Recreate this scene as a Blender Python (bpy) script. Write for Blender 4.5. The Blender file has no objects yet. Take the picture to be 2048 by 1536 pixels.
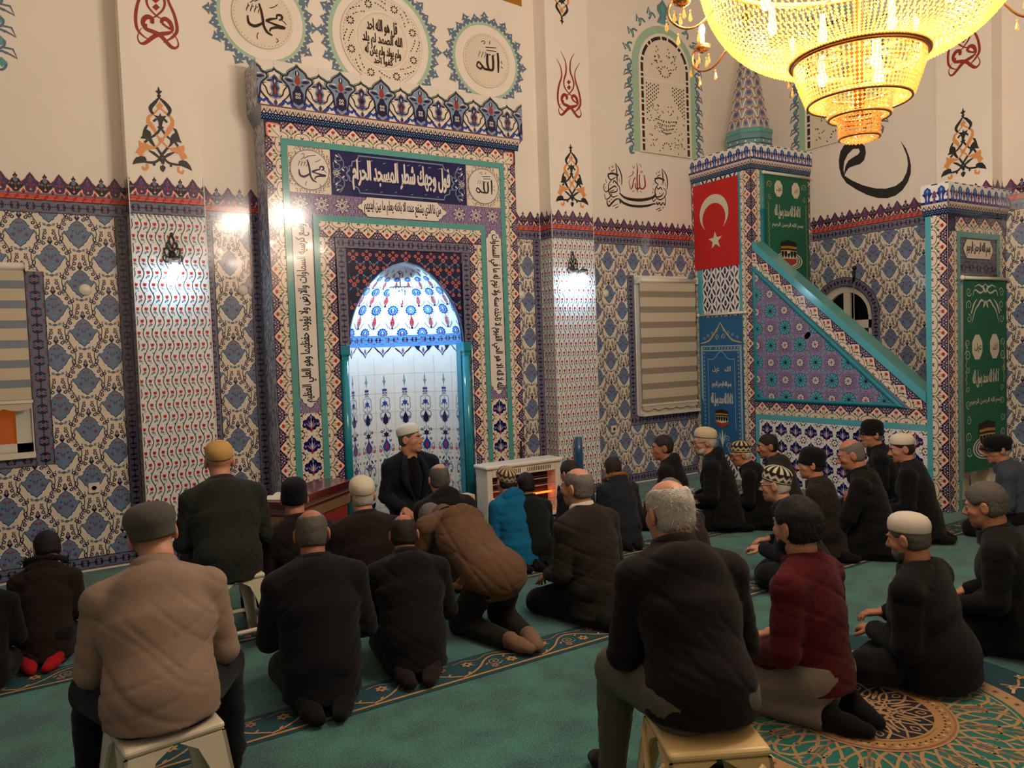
import bpy, math, random
import numpy as np
from mathutils import Vector, Matrix, geometry
PI = math.pi
rnd = random.Random(7)
SC = bpy.context.scene
COL = SC.collection
# ------------------------------------------------------------------ camera
YAW, PITCH, ROLL, FPX, EYE = math.radians(32.2), math.radians(2.62), math.radians(-2.02), 1540.0, 1.72
fw = Vector((math.sin(YAW)*math.cos(PITCH), math.cos(YAW)*math.cos(PITCH), -math.sin(PITCH)))
r0 = Vector((math.cos(YAW), -math.sin(YAW), 0)); u0 = r0.cross(fw)
rt = math.cos(ROLL)*r0 + math.sin(ROLL)*u0; up = -math.sin(ROLL)*r0 + math.cos(ROLL)*u0
cd = bpy.data.cameras.new('camera'); cam = bpy.data.objects.new('camera', cd); COL.objects.link(cam)
m4 = Matrix((rt, up, -fw)).transposed().to_4x4(); m4.translation = Vector((0, 0, EYE)); cam.matrix_world = m4
cd.sensor_fit = 'HORIZONTAL'; cd.sensor_width = 36.0; cd.lens = 36.0*FPX/2048.0; cd.clip_start = 0.02
SC.camera = cam
# ------------------------------------------------------------------ world, exposure, large lights
w = bpy.data.worlds.new('night_sky'); SC.world = w; w.use_nodes = True
w.node_tree.nodes['Background'].inputs[0].default_value = (0.012, 0.011, 0.012, 1)
w.node_tree.nodes['Background'].inputs[1].default_value = 1.0
SC.view_settings.view_transform = 'Standard'; SC.view_settings.look = 'None'
SC.view_settings.gamma = 1.0; SC.view_settings.use_curve_mapping = False
SC.view_settings.exposure = EXPOSURE = -0.6
WARM, COOL = (1.0, 0.87, 0.73), (0.44, 0.74, 1.0)
def light(name, kind, loc, energy, color, size=0.1, rot=None, size_y=None):
    l = bpy.data.lights.new(name, kind); l.energy = energy; l.color = color
    if kind == 'AREA':
        l.size = size
        if size_y: l.shape = 'RECTANGLE'; l.size_y = size_y
    else: l.shadow_soft_size = size
    o = bpy.data.objects.new(name, l); COL.objects.link(o); o.location = loc
    if rot: o.rotation_euler = rot
    return o
# ------------------------------------------------------------------ materials
def lin(c):
    c = c/255.0
    return c/12.92 if c <= 0.04045 else ((c+0.055)/1.055)**2.4
MATS = {}
def mat(key, rgb, rough=0.5, metal=0.0, var=0.0, vscale=8.0, bump=0.0, bscale=60.0, emit=None, estr=0.0, sheen=0.0, spec=0.5, coat=0.0, weave=None, trans=0.0):
    if key in MATS: return MATS[key]
    m = bpy.data.materials.new(key); m.use_nodes = True
    nt = m.node_tree; N = nt.nodes; L = nt.links; b = N['Principled BSDF']
    c = tuple(lin(x) for x in rgb)+(1,)
    b.inputs['Base Color'].default_value = c; b.inputs['Roughness'].default_value = rough; b.inputs['Metallic'].default_value = metal
    b.inputs['Specular IOR Level'].default_value = spec
    if coat: b.inputs['Coat Weight'].default_value = coat; b.inputs['Coat Roughness'].default_value = 0.05
    if sheen: b.inputs['Sheen Weight'].default_value = sheen; b.inputs['Sheen Roughness'].default_value = 0.5
    if trans: b.inputs['Transmission Weight'].default_value = trans
    tc = N.new('ShaderNodeTexCoord')
    n = N.new('ShaderNodeTexNoise'); n.inputs['Scale'].default_value = vscale; n.inputs['Detail'].default_value = 5.0
    L.new(tc.outputs['Object'], n.inputs['Vector'])
    mx = N.new('ShaderNodeMix'); mx.data_type = 'RGBA'
    mx.inputs['A'].default_value = tuple(x*(1-var) for x in c[:3])+(1,); mx.inputs['B'].default_value = tuple(min(1, x*(1+var)) for x in c[:3])+(1,)
    L.new(n.outputs['Fac'], mx.inputs['Factor']); L.new(mx.outputs['Result'], b.inputs['Base Color'])
    if bump:
        bp = N.new('ShaderNodeBump'); bp.inputs['Strength'].default_value = bump; bp.inputs['Distance'].default_value = 0.01
        if weave:
            t = N.new('ShaderNodeTexWave'); t.inputs['Scale'].default_value = weave; t.inputs['Distortion'].default_value = 1.5; t.bands_direction = 'DIAGONAL'
            L.new(tc.outputs['Object'], t.inputs['Vector']); L.new(t.outputs['Fac'], bp.inputs['Height'])
        else:
            t = N.new('ShaderNodeTexNoise'); t.inputs['Scale'].default_value = bscale; t.inputs['Detail'].default_value = 3.0
            L.new(tc.outputs['Object'], t.inputs['Vector']); L.new(t.outputs['Fac'], bp.inputs['Height'])
        L.new(bp.outputs['Normal'], b.inputs['Normal'])
    if emit is not None:
        b.inputs['Emission Color'].default_value = tuple(lin(x) for x in emit)+(1,); b.inputs['Emission Strength'].default_value = estr
    MATS[key] = m
    return m
# glazed tile colours share one glaze
for k, rgb in dict(t_white=(226,216,206), t_cream=(230,214,194), t_grey=(120,126,142), t_pale=(128,146,170), t_medal=(108,126,152), t_navy=(26,24,66), t_ink=(34,30,44),
                   t_purple=(70,54,92), t_red=(184,34,34), t_rust=(150,58,44), t_teal=(84,156,152), t_cyan=(84,170,186), t_blue=(36,66,150), t_sky=(92,142,200), t_green=(86,120,84),
                   t_brown=(82,44,38), t_lilac=(150,134,170), t_mauve=(104,76,124), t_leaf=(104,140,150), t_salmon=(226,128,104), t_bord=(112,114,134), t_pink=(206,120,120),
                   t_nwhite=(232,230,226), t_turq=(30,130,150), t_marble=(120,124,140), t_grout=(170,160,150), t_deep=(18,20,84)).items():
    mat(k, rgb, rough=0.15, var=0.06, vscale=14, spec=0.5, coat=0.15)
mat('plaster', (238,227,214), rough=0.75, var=0.03, vscale=2.5, bump=0.04, bscale=90)
mat('paint_black', (34,28,26), rough=0.5, var=0.1); mat('paint_red', (150,40,28), rough=0.5, var=0.1); mat('paint_orange', (222,148,84), rough=0.5, var=0.05)
mat('paint_mint', (166,198,170), rough=0.6, var=0.05); mat('paint_steel', (96,118,140), rough=0.6, var=0.08); mat('paint_aqua', (96,160,158), rough=0.6, var=0.08)
mat('stone', (232,218,198), rough=0.6, var=0.05, vscale=20, bump=0.15, bscale=120); mat('dark_gap', (58,40,30), rough=0.9)
mat('white_plastic', (226,218,200), rough=0.35, var=0.03); mat('cream_plastic', (214,190,140), rough=0.4, var=0.04)
mat('gold', (196,140,60), rough=0.25, metal=0.9, var=0.1); mat('steel', (150,150,150), rough=0.3, metal=0.9); mat('black_metal', (26,24,24), rough=0.35, metal=0.5)
# ------------------------------------------------------------------ objects and properties
def tag(o, label=None, cat=None, group=None, kind=None):
    for k, v in (('label', label), ('category', cat), ('group', group), ('kind', kind)):
        if v: o[k] = v
    return o
def empty(name, loc=(0, 0, 0), rz=0.0):
    o = bpy.data.objects.new(name, None); COL.objects.link(o); o.location = loc; o.rotation_euler = (0, 0, rz); o.empty_display_size = 0.05
    return o
def copy_tree(o, parent=None):
    c = o.copy(); COL.objects.link(c); c.parent = parent
    for ch in [x for x in COL.objects if x.parent == o]: copy_tree(ch, c)
    return c
class MB:
    """collects faces and links them as one mesh object"""
    def __init__(s): s.v = []; s.f = []; s.m = []; s.mats = []; s.n = 0; s.sm = []
    def mi(s, m):
        if isinstance(m, str): m = MATS[m]
        if m not in s.mats: s.mats.append(m)
        return s.mats.index(m)
    def add(s, verts, faces, m, smooth=False):
        verts = np.asarray(verts, float).reshape(-1, 3); k = s.mi(m)
        s.v.append(verts); s.f += [tuple(i+s.n for i in f) for f in faces]; s.m += [k]*len(faces); s.sm += [smooth]*len(faces); s.n += len(verts)
        return s
    def box(s, a, b, m, mw=None):
        x0, y0, z0 = a; x1, y1, z1 = b
        v = np.array([(x0,y0,z0),(x1,y0,z0),(x1,y1,z0),(x0,y1,z0),(x0,y0,z1),(x1,y0,z1),(x1,y1,z1),(x0,y1,z1)], float)
        if mw is not None: v = xf(v, mw)
        return s.add(v, [(0,3,2,1),(4,5,6,7),(0,1,5,4),(1,2,6,5),(2,3,7,6),(3,0,4,7)], m)
    def prism(s, pts, d0, d1, m, frame):
        """2-D outline pushed from depth d0 to d1; frame maps (u,v,d) rows to 3-D"""
        n = len(pts); p = np.asarray(pts, float)
        a = frame(np.c_[p, np.full(n, d0)]); b = frame(np.c_[p, np.full(n, d1)])
        fs = [tuple(range(n-1, -1, -1)), tuple(range(n, 2*n))]+[(i, (i+1) % n, n+(i+1) % n, n+i) for i in range(n)]
        return s.add(np.vstack([a, b]), fs, m)
    def tube(s, pts, r, m, seg=8, cap=True, closed=False):
        pts = [Vector(p) for p in pts]; n = len(pts); rs = r if hasattr(r, '__len__') else [r]*n
        vs = []; prev = None
        for i, p in enumerate(pts):
            if closed: t = (pts[(i+1) % n]-pts[i-1])
            else: t = pts[min(i+1, n-1)]-pts[max(i-1, 0)]
            t.normalize()
            if prev is None: a = t.orthogonal().normalized()
            else:
                a = prev-t*prev.dot(t)
                a = a.normalized() if a.length > 1e-6 else t.orthogonal().normalized()
            prev = a; b = t.cross(a)
            for k in range(seg):
                an = 2*PI*k/seg; vs.append(p+(a*math.cos(an)+b*math.sin(an))*rs[i])
        fs = []
        for i in range(n if closed else n-1):
            j = (i+1) % n
            for k in range(seg):
                q = (k+1) % seg; fs.append((i*seg+k, i*seg+q, j*seg+q, j*seg+k))
        if cap and not closed: fs += [tuple(range(seg-1, -1, -1)), tuple((n-1)*seg+k for k in range(seg))]
        return s.add([tuple(v) for v in vs], fs, m, True)
    def lathe(s, prof, m, seg=32, c=(0, 0, 0), sx=1.0, sy=1.0, mats=None, smooth=True):
        prof = np.asarray(prof, float); n = len(prof)
        an = np.arange(seg)*2*PI/seg
        vs = np.stack([np.outer(prof[:, 0], np.cos(an))*sx+c[0], np.outer(prof[:, 0], np.sin(an))*sy+c[1], np.repeat(prof[:, 1:2], seg, 1)+c[2]], -1).reshape(-1, 3)
        base = s.n; s.v.append(vs); s.n += len(vs)
        for i in range(n-1):
            for k in range(seg):
                q = (k+1) % seg
                s.f.append((base+i*seg+k, base+i*seg+q, base+(i+1)*seg+q, base+(i+1)*seg+k)); s.sm.append(smooth)
                s.m.append(s.mi(mats(i, k) if mats else m))
        for e, i in ((0, 0), (1, n-1)):
            if prof[i, 0] > 1e-4:
                r = [base+i*seg+k for k in range(seg)]
                s.f.append(tuple(r if e else r[::-1])); s.m.append(s.mi(mats(max(0, min(i, n-2)), 0) if mats else m)); s.sm.append(False)
        return s
    def ball(s, c, r, m, seg=12, rings=8):
        rx, ry, rz = r if hasattr(r, '__len__') else (r, r, r)
        prof = [(math.sin(PI*i/rings), -math.cos(PI*i/rings)*rz) for i in range(rings+1)]
        return s.lathe(prof, m, seg, c, rx, ry)
    def xform(s, M, start=0):
        s.v = [xf(v, M) if i >= start else v for i, v in enumerate(s.v)]; return s
    def build(s, name, parent=None, loc=None):
        me = bpy.data.meshes.new(name)
        V = np.vstack(s.v) if s.v else np.zeros((0, 3))
        me.from_pydata(V.tolist(), [], s.f)
        for m in s.mats: me.materials.append(m)
        if s.f:
            me.polygons.foreach_set('material_index', s.m); me.polygons.foreach_set('use_smooth', s.sm)
        me.update()
        o = bpy.data.objects.new(name, me); COL.objects.link(o)
        if parent: o.parent = parent
        if loc is not None: o.location = loc
        return o
def xf(v, M):
    M = np.array(M); return v@M[:3, :3].T+M[:3, 3]
def bevel(o, wd=0.006, seg=2):
    b = o.modifiers.new('bevel', 'BEVEL'); b.width = wd; b.segments = seg; b.limit_method = 'ANGLE'; b.angle_limit = 0.7
    return o
def rot(axis, a): return np.array(Matrix.Rotation(a, 4, axis))
def tr(x, y, z): return np.array(Matrix.Translation((x, y, z)))
# ------------------------------------------------------------------ flat ornament: shapes in (u,v) laid on a surface as thin glaze layers
def A(*p): return np.array(p, float).reshape(-1, 2)
def circ(cx, cy, r, n=12, ry=None):
    a = np.arange(n)*2*PI/n; return np.c_[cx+r*np.cos(a), cy+(ry or r)*np.sin(a)]
def rect(x0, y0, x1, y1): return A(x0, y0, x1, y0, x1, y1, x0, y1)
def spline(p, n=6, closed=False):
    p = np.asarray(p, float); k = len(p)
    if k < 3 and not closed: return p
    P = (np.vstack([p[-1:], p, p[:2]]) if closed else np.vstack([2*p[0]-p[1], p, 2*p[-1]-p[-2]]))
    out = []
    t = np.arange(n)/n
    for i in range(1, len(P)-2):
        a, b, c, d = P[i-1], P[i], P[i+1], P[i+2]
        for x in t: out.append(0.5*((2*b)+(c-a)*x+(2*a-5*b+4*c-d)*x*x+(3*b-a-3*c+d)*x**3))
    if not closed: out.append(P[-2])
    return np.array(out)
def ribbon(p, w, smooth=4, closed=False):
    """pen stroke of width w (one value or one per point) -> list of quads"""
    p = np.asarray(p, float); k = len(p)
    ws = np.asarray(w if hasattr(w, '__len__') else [w]*k, float)
    if smooth and k > 2:
        q = spline(p, smooth, closed); x = np.linspace(0, k-1 if not closed else k, len(q)+(1 if closed else 0))[:len(q)]
        ws = np.interp(x, np.arange(k+(1 if closed else 0)), np.r_[ws, ws[:1]] if closed else ws); p = q
    t = np.roll(p, -1, 0)-np.roll(p, 1, 0)
    if not closed: t[0] = p[1]-p[0]; t[-1] = p[-1]-p[-2]
    t /= np.maximum(np.linalg.norm(t, axis=1, keepdims=True), 1e-9); nrm = np.c_[-t[:, 1], t[:, 0]]
    a = p+nrm*ws[:, None]/2; b = p-nrm*ws[:, None]/2
    n = len(p)
    return [np.array([a[i], b[i], b[(i+1) % n], a[(i+1) % n]]) for i in range(n if closed else n-1)]
def ribbon1(p, w, smooth=4):
    """same stroke as one outline polygon"""
    q = ribbon(p, w, smooth); return np.vstack([[x[0] for x in q], [q[-1][3]], [q[-1][2]], [x[1] for x in q[::-1]]])
def lens(p, q, w, n=4):
    p, q = np.array(p, float), np.array(q, float); d = q-p; nn = np.array([-d[1], d[0]])/max(np.hypot(*d), 1e-9)
    t = np.linspace(0, 1, n+1); s = np.sin(PI*t)[:, None]*w/2
    a = p+d*t[:, None]; return np.vstack([a+nn*s, (a-nn*s)[n-1:0:-1]])
def mirr(p): return (np.asarray(p)*[-1, 1])[::-1]
def sym(half):
    """right-hand outline from bottom to top -> closed symmetric outline"""
    h = np.asarray(half, float); return np.vstack([h, (h*[-1, 1])[::-1]])
def clip_rect(p, r):
    x0, y0, x1, y1 = r
    for ax, val, sg in ((0, x0, 1), (0, x1, -1), (1, y0, 1), (1, y1, -1)):
        if len(p) == 0: return p
        d = (p[:, ax]-val)*sg; out = []
        for i in range(len(p)):
            j = i-1
            if (d[i] >= 0) != (d[j] >= 0):
                t = d[j]/(d[j]-d[i]); out.append(p[j]+(p[i]-p[j])*t)
            if d[i] >= 0: out.append(p[i])
        p = np.array(out)
    return p
class Pan:
    """ornament panel: frame maps rows (u,v,d) to 3-D, d is height off the surface"""
    STEP = 0.0009
    def __init__(s, frame, d0=0.0008): s.frame = frame; s.items = []; s.d0 = d0; s.k = 0
    def add(s, p, m, layer=0, clip=None):
        if isinstance(p, list):
            for q in p: s.add(q, m, layer, clip)
            return s
        s.k += 1
        if clip is not None:
            x0, y0, x1, y1 = clip; lo = p.min(0); hi = p.max(0)
            if hi[0] <= x0 or lo[0] >= x1 or hi[1] <= y0 or lo[1] >= y1: return s
            if lo[0] < x0 or hi[0] > x1 or lo[1] < y0 or hi[1] > y1:
                p = clip_rect(p, clip)
                if len(p) < 3: return s
        s.items.append((p, m, layer+(s.k*7 % 23)*.036)); return s
    def motif(s, mo, t=(0, 0), M=None, clip=None, base=0):
        for p, m, l in mo:
            q = p if M is None else p@np.asarray(M).T
            s.add(q+np.asarray(t, float), m, l+base, clip)
        return s
    def into(s, mb):
        by = {}; seen = set()
        for p, m, l in s.items:
            c = p.mean(0); key = (round(c[0]*2000), round(c[1]*2000), round(p[0][0]*2000), round(p[0][1]*2000), m, int(l), len(p))
            if key in seen: continue
            seen.add(key); by.setdefault(m, []).append((p, l))
        for m, ps in by.items():
            vs = []; fs = []; n = 0
            for p, l in ps:
                k = len(p)
                ar = 0.5*np.sum(p[:, 0]*np.roll(p[:, 1], -1)-np.roll(p[:, 0], -1)*p[:, 1])
                if ar < 0: p = p[::-1]
                vs.append(np.c_[p, np.full(k, s.d0+l*s.STEP)]); fs.append(tuple(range(n, n+k))); n += k
            mb.add(s.frame(np.vstack(vs)), fs, m)
        s.items = []
        return mb
def flat(O, U, V):
    """surface frame: origin, unit u, unit v (normal = u x v points at the viewer)"""
    O, U, V = (np.array(x, float) for x in (O, U, V)); N = np.cross(U, V)
    return lambda q: O+np.outer(q[:, 0], U)+np.outer(q[:, 1], V)+np.outer(q[:, 2], N)
def back(y): return flat((0, y, 0), (1, 0, 0), (0, 0, 1))        # wall that faces -Y : u = X, v = Z
def side(x): return flat((x, 0, 0), (0, -1, 0), (0, 0, 1))       # wall that faces -X : u = -Y, v = Z
def floorf(z=0.0): return flat((0, 0, z), (1, 0, 0), (0, 1, 0))
R90 = np.array([[0, -1], [1, 0]], float)
# ------------------------------------------------------------------ Arabic lettering as outlines
FORMS = {}
def _ar():
    def mk(ch, iso, fin=None, ini=None, med=None): FORMS[ch] = (iso, fin, ini, med)
    for ch, c in (('ا', 0xFE8D), ('ة', 0xFE93), ('د', 0xFEA9), ('ذ', 0xFEAB), ('ر', 0xFEAD), ('ز', 0xFEAF), ('و', 0xFEED), ('ى', 0xFEEF), ('ؤ', 0xFE85)): mk(ch, c, c+1)
    for ch, c in (('ب', 0xFE8F), ('ت', 0xFE95), ('ث', 0xFE99), ('ج', 0xFE9D), ('ح', 0xFEA1), ('خ', 0xFEA5), ('ي', 0xFEF1), ('ئ', 0xFE89)): mk(ch, c, c+1, c+2, c+3)
    for i, ch in enumerate('سشصضطظعغفقكلمنه'): mk(ch, *range(0xFEB1+4*i, 0xFEB5+4*i))
_ar()
def shape_ar(t):
    out = []; prev = False; i = 0
    while i < len(t):
        c = t[i]
        if c not in FORMS: out.append(c); prev = False; i += 1; continue
        if c == 'ل' and i+1 < len(t) and t[i+1] == 'ا':
            out.append(chr(0xFEFC if prev else 0xFEFB)); prev = False; i += 2; continue
        f = FORMS[c]; nx = i+1 < len(t) and t[i+1] in FORMS and f[2] is not None
        out.append(chr(f[(3 if nx else 1) if prev else (2 if nx else 0)] or f[0])); prev = nx; i += 1
    return ''.join(reversed(out))
_TX = {}
def text_polys(t):
    """outlines of a line of text, normalised so that the line is 1 high and starts at u=0"""
    if t in _TX: return _TX[t]
    c = bpy.data.curves.new('lettering', 'FONT'); c.body = shape_ar(t) if any(x in FORMS for x in t) else t; c.resolution_u = 2
    o = bpy.data.objects.new('lettering', c); COL.objects.link(o)
    dg = bpy.context.evaluated_depsgraph_get(); cv = o.evaluated_get(dg).to_curve(dg, apply_modifiers=False)
    loops = []
    for sp in cv.splines:
        pts = sp.bezier_points; q = []
        for i in range(len(pts)):
            a, b = pts[i], pts[(i+1) % len(pts)]
            L = (a.co-b.co).length
            k = 3 if L > 0.02 else 1
            for x in geometry.interpolate_bezier(a.co, a.handle_right, b.handle_left, b.co, k+1)[:-1]: q.append((x[0], x[1]))
        q = np.array(q)
        if len(q) >= 3: loops.append(q)
    o.evaluated_get(dg).to_curve_clear(); bpy.data.objects.remove(o); bpy.data.curves.remove(c)
    area = lambda q: 0.5*np.sum(q[:, 0]*np.roll(q[:, 1], -1)-np.roll(q[:, 0], -1)*q[:, 1])
    ar = [area(q) for q in loops]
    sgn = -1 if sum(1 for a in ar if a < 0) >= sum(1 for a in ar if a > 0) else 1
    outers = [q for q, a in zip(loops, ar) if a*sgn > 0]; holes = [q for q, a in zip(loops, ar) if a*sgn <= 0]
    def inside(p, q):
        x, y = p; r = False
        for i in range(len(q)):
            (x1, y1), (x2, y2) = q[i], q[i-1]
            if (y1 > y) != (y2 > y) and x < (x2-x1)*(y-y1)/(y2-y1)+x1: r = not r
        return r
    polys = []
    for q in outers:
        hs = [h for h in holes if inside(h[0], q)]
        if not hs: polys.append(q); continue
        allp = np.vstack([q]+hs)
        for tri in geometry.tessellate_polygon([[Vector((x, y, 0)) for x, y in z] for z in [q]+hs]): polys.append(allp[list(tri)])
    mn = np.vstack(loops).min(0); mxx = np.vstack(loops).max(0)
    _TX[t] = ([(p-mn) for p in polys], [(p-mn) for p in outers], mxx-mn)
    return _TX[t]
def text_fit(t, x0, y0, x1, y1, bold=0.0, ang=None):
    """lettering stretched into a box; bold adds a pen outline; returns outlines"""
    polys, outers, size = text_polys(t)
    s = np.array([x1-x0, y1-y0])/size
    out = [p*s+[x0, y0] for p in polys]
    if bold:
        for q in outers: out += ribbon(q*s+[x0, y0], bold, 0, True)
    return out
def text_vert(t, x0, y0, x1, y1, down, bold=0.0):
    """lettering turned into a tall box; down=True reads from the top to the bottom"""
    h, wd = y1-y0, x1-x0
    ps = text_fit(t, 0, 0, h, wd, bold)
    if down: return [np.c_[x0+wd-p[:, 1], y0+p[:, 0]] for p in ps]      # start of the line (right end) at the top, letter tops outward left
    return [np.c_[x0+p[:, 1], y0+h-p[:, 0]] for p in ps]
# ------------------------------------------------------------------ tile ornament
def medallion():
    """half-drop shield medallion with flowering vines, cell 0.2 x 0.4"""
    h = A(0,-.125, .02,-.104, .036,-.096, .042,-.078, .058,-.068, .068,-.046, .082,-.022, .101,.002, .094,.014, .074,.014, .060,.028, .066,.042, .052,.05, .046,.066, .028,.082, 0,.102)
    o = sym(h); mo = []
    mo.append((o*1.13+[0, .001], 't_nwhite', 1)); mo.append((o*1.04, 't_ink', 2)); mo.append((o*.985, 't_medal', 3))
    mo.append((rect(-.0012, -.11, .0012, .09), 't_pale', 5))
    for sx in (-1, 1):
        mo += [(circ(sx*.044, -.030, .013, 8), 't_mauve', 4), (circ(sx*.044, -.030, .006, 6), 't_rust', 5), (circ(sx*.034, .016, .006, 6), 't_navy', 4)]
        mo += [(q, 't_pale', 4) for q in ribbon(A(sx*.012,-.05, sx*.03,-.004, sx*.05,.012, sx*.062,.002, sx*.052,-.008), .003, 3)]
        mo += [(lens((0, .058), (sx*.03, .066), .012), 't_rust', 4), (lens((0, -.02), (sx*.018, .02), .012), 't_mauve', 4), (lens((0, -.09), (sx*.02, -.06), .01), 't_pale', 4)]
    mo += [(sym(A(0,.098, .012,.112, .02,.128, .011,.136, .012,.15, 0,.168)), 't_ink', 3), (sym(A(0,.122, .008,.130, .006,.148, 0,.16)), 't_lilac', 4)]
    mo += [(A(0,-.158, .02,-.146, 0,-.134, -.02,-.146), 't_ink', 3), (A(0,-.154, .013,-.146, 0,-.138, -.013,-.146), 't_medal', 4)]
    vv = np.linspace(-.2, .2, 17)
    for sx in (-1, 1):
        if sx < 0: mo += [(q, 't_ink', 2) for q in ribbon(np.c_[-.1-.034*np.cos(2*PI*vv/.4), vv], .0055, 0)]
        for i, (x, y) in enumerate(((.030,.192), (.038,.152), (.045,.109), (.072,.122), (.083,.157), (.0925,.068), (.112,.034), (.133,.046), (.119,-.055), (.104, -.102))):
            if i == 9 and sx < 0: continue
            mo += [(circ(sx*x, y, .0136, 9), 't_navy' if i % 3 else 't_purple', 5), (circ(sx*x, y, .0062, 6), 't_white', 6)]
            mo.append((lens((sx*(x+.004), y+.012), (sx*(x+.009), y+.034), .009, 3), 't_mauve' if i % 2 else 't_green', 4))
        mo += [(lens((sx*.022, -.15), (sx*.044, -.128), .02), 't_leaf', 3), (lens((sx*.116, -.03), (sx*.100, .012), .014), 't_leaf', 3), (lens((sx*.022, .205), (sx*.026, .226), .012, 3), 't_rust', 4)]
        mo += [(q, 't_green', 2) for q in ribbon(A(sx*.104,.10, sx*.07,.10, sx*.036,.175), .003, 3)]
    return mo
M_MED = medallion()
def fill_medallion(P, r, u0=0.0, v0=0.0, bg='t_cream', holes=()):
    """holes: rects that stay free"""
    x0, y0, x1, y1 = r
    P.add(rect(*r), bg, 0)
    i0 = math.floor((x0-u0)/.2)-1; i1 = math.ceil((x1-u0)/.2)+1
    for i in range(i0, i1+1):
        off = .2 if i % 2 else 0.0
        for j in range(math.floor((y0-v0)/.4)-1, math.ceil((y1-v0)/.4)+2):
            P.motif(M_MED, (u0+i*.2, v0+j*.4+off), clip=r)
def fill_waves(P, r, u0):
    """wavy stems with red tulips, cell 0.0667 x 0.2"""
    x0, y0, x1, y1 = r
    P.add(rect(*r), 't_nwhite', 0); vv = np.linspace(0, .2, 11)
    mo = [(q, 't_ink', 2) for q in ribbon(np.c_[.0165*np.sin(2*PI*vv/.2), vv], .0062, 0)]
    fl = A(-.009,-.010, .006,-.013, .012,.002, .009,.013, .002,.008, -.006,.014, -.012,.004)
    for y, sx in ((.05, -1), (.15, 1)):
        a = fl*[sx, 1]
        mo += [(a*1.12+[sx*.018+.0, y+.006], 't_red', 3)]
        mo += [(lens((sx*.012, y-.035), (sx*.030, y-.018), .016, 3), 't_pale', 1), (lens((-sx*.004, y+.028), (-sx*.02, y+.045), .013, 3), 't_leaf', 1), (circ(sx*.030, y-.03, .0055, 6), 't_medal', 2), (lens((sx*.022, y-.012), (sx*.004, y-.028), .006, 3), 't_ink', 2)]
    mo += [(circ(.033, .012, .005, 6), 't_navy', 2), (circ(.033, .105, .005, 6), 't_medal', 2)]
    for i in range(math.floor((x0-u0)/.0667)-1, math.ceil((x1-u0)/.0667)+2):
        for j in range(math.floor(y0/.2)-1, math.ceil(y1/.2)+1):
            P.motif(mo, (u0+i*.06667, j*.2), clip=r)
def border_mo():
    """navy palmette, cell 0.1 long x 0.1 across, centred"""
    mo = [(circ(0, 0, .009, 8), 't_pink', 4), (circ(0, 0, .0048, 6), 't_navy', 5)]
    mo.append((A(-.05,0, -.043,-.006, -.036,0, -.043,.006), 't_navy', 2)); mo.append((A(.05,0, .043,-.006, .036,0, .043,.006), 't_navy', 2))
    for sx in (-1, 1):
        for sy in (-1, 1):
            mo.append((A(0,0, .010,.006, .014,.018, .008,.030, .016,.026, .024,.030, .022,.020, .032,.016, .026,.010, .036,.004, .034,0)*[sx, sy], 't_navy', 2))
            mo.append((circ(sx*.0145, sy*.011, .004, 6), 't_bord', 3)); mo.append((circ(sx*.045, sy*.040, .005, 6), 't_rust', 2)); mo.append((circ(sx*.03, sy*.043, .0032, 5), 't_navy', 2))
        mo.append((lens((0, 0), (0, sx*.03), .012, 3), 't_navy', 2)); mo.append((lens((0, sx*.008), (0, sx*.022), .006, 3), 't_pale', 3))
    return mo
M_BORD = border_mo()
def fill_border(P, r, vert=False, pitch=.1, bg='t_bord', line=True):
    x0, y0, x1, y1 = r; P.add(rect(*r), bg, 0)
    wd = (x1-x0) if vert else (y1-y0); k = wd/.1; L = (y1-y0) if vert else (x1-x0)
    n = max(1, round(L/(pitch*k))); st = L/n
    for i in range(n):
        c = st*(i+.5); S = np.array([[st/.1, 0], [0, k]])
        if vert: P.motif(M_BORD, (x0+wd/2, y0+c), R90@S, r)
        else: P.motif(M_BORD, (x0+c, y0+wd/2), S, r)
    if line:
        for a in ((x0, y0, x0+.004, y1), (x1-.004, y0, x1, y1)) if vert else ((x0, y0, x1, y0+.004), (x0, y1-.004, x1, y1)): P.add(rect(*a), 't_ink', 6)
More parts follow.
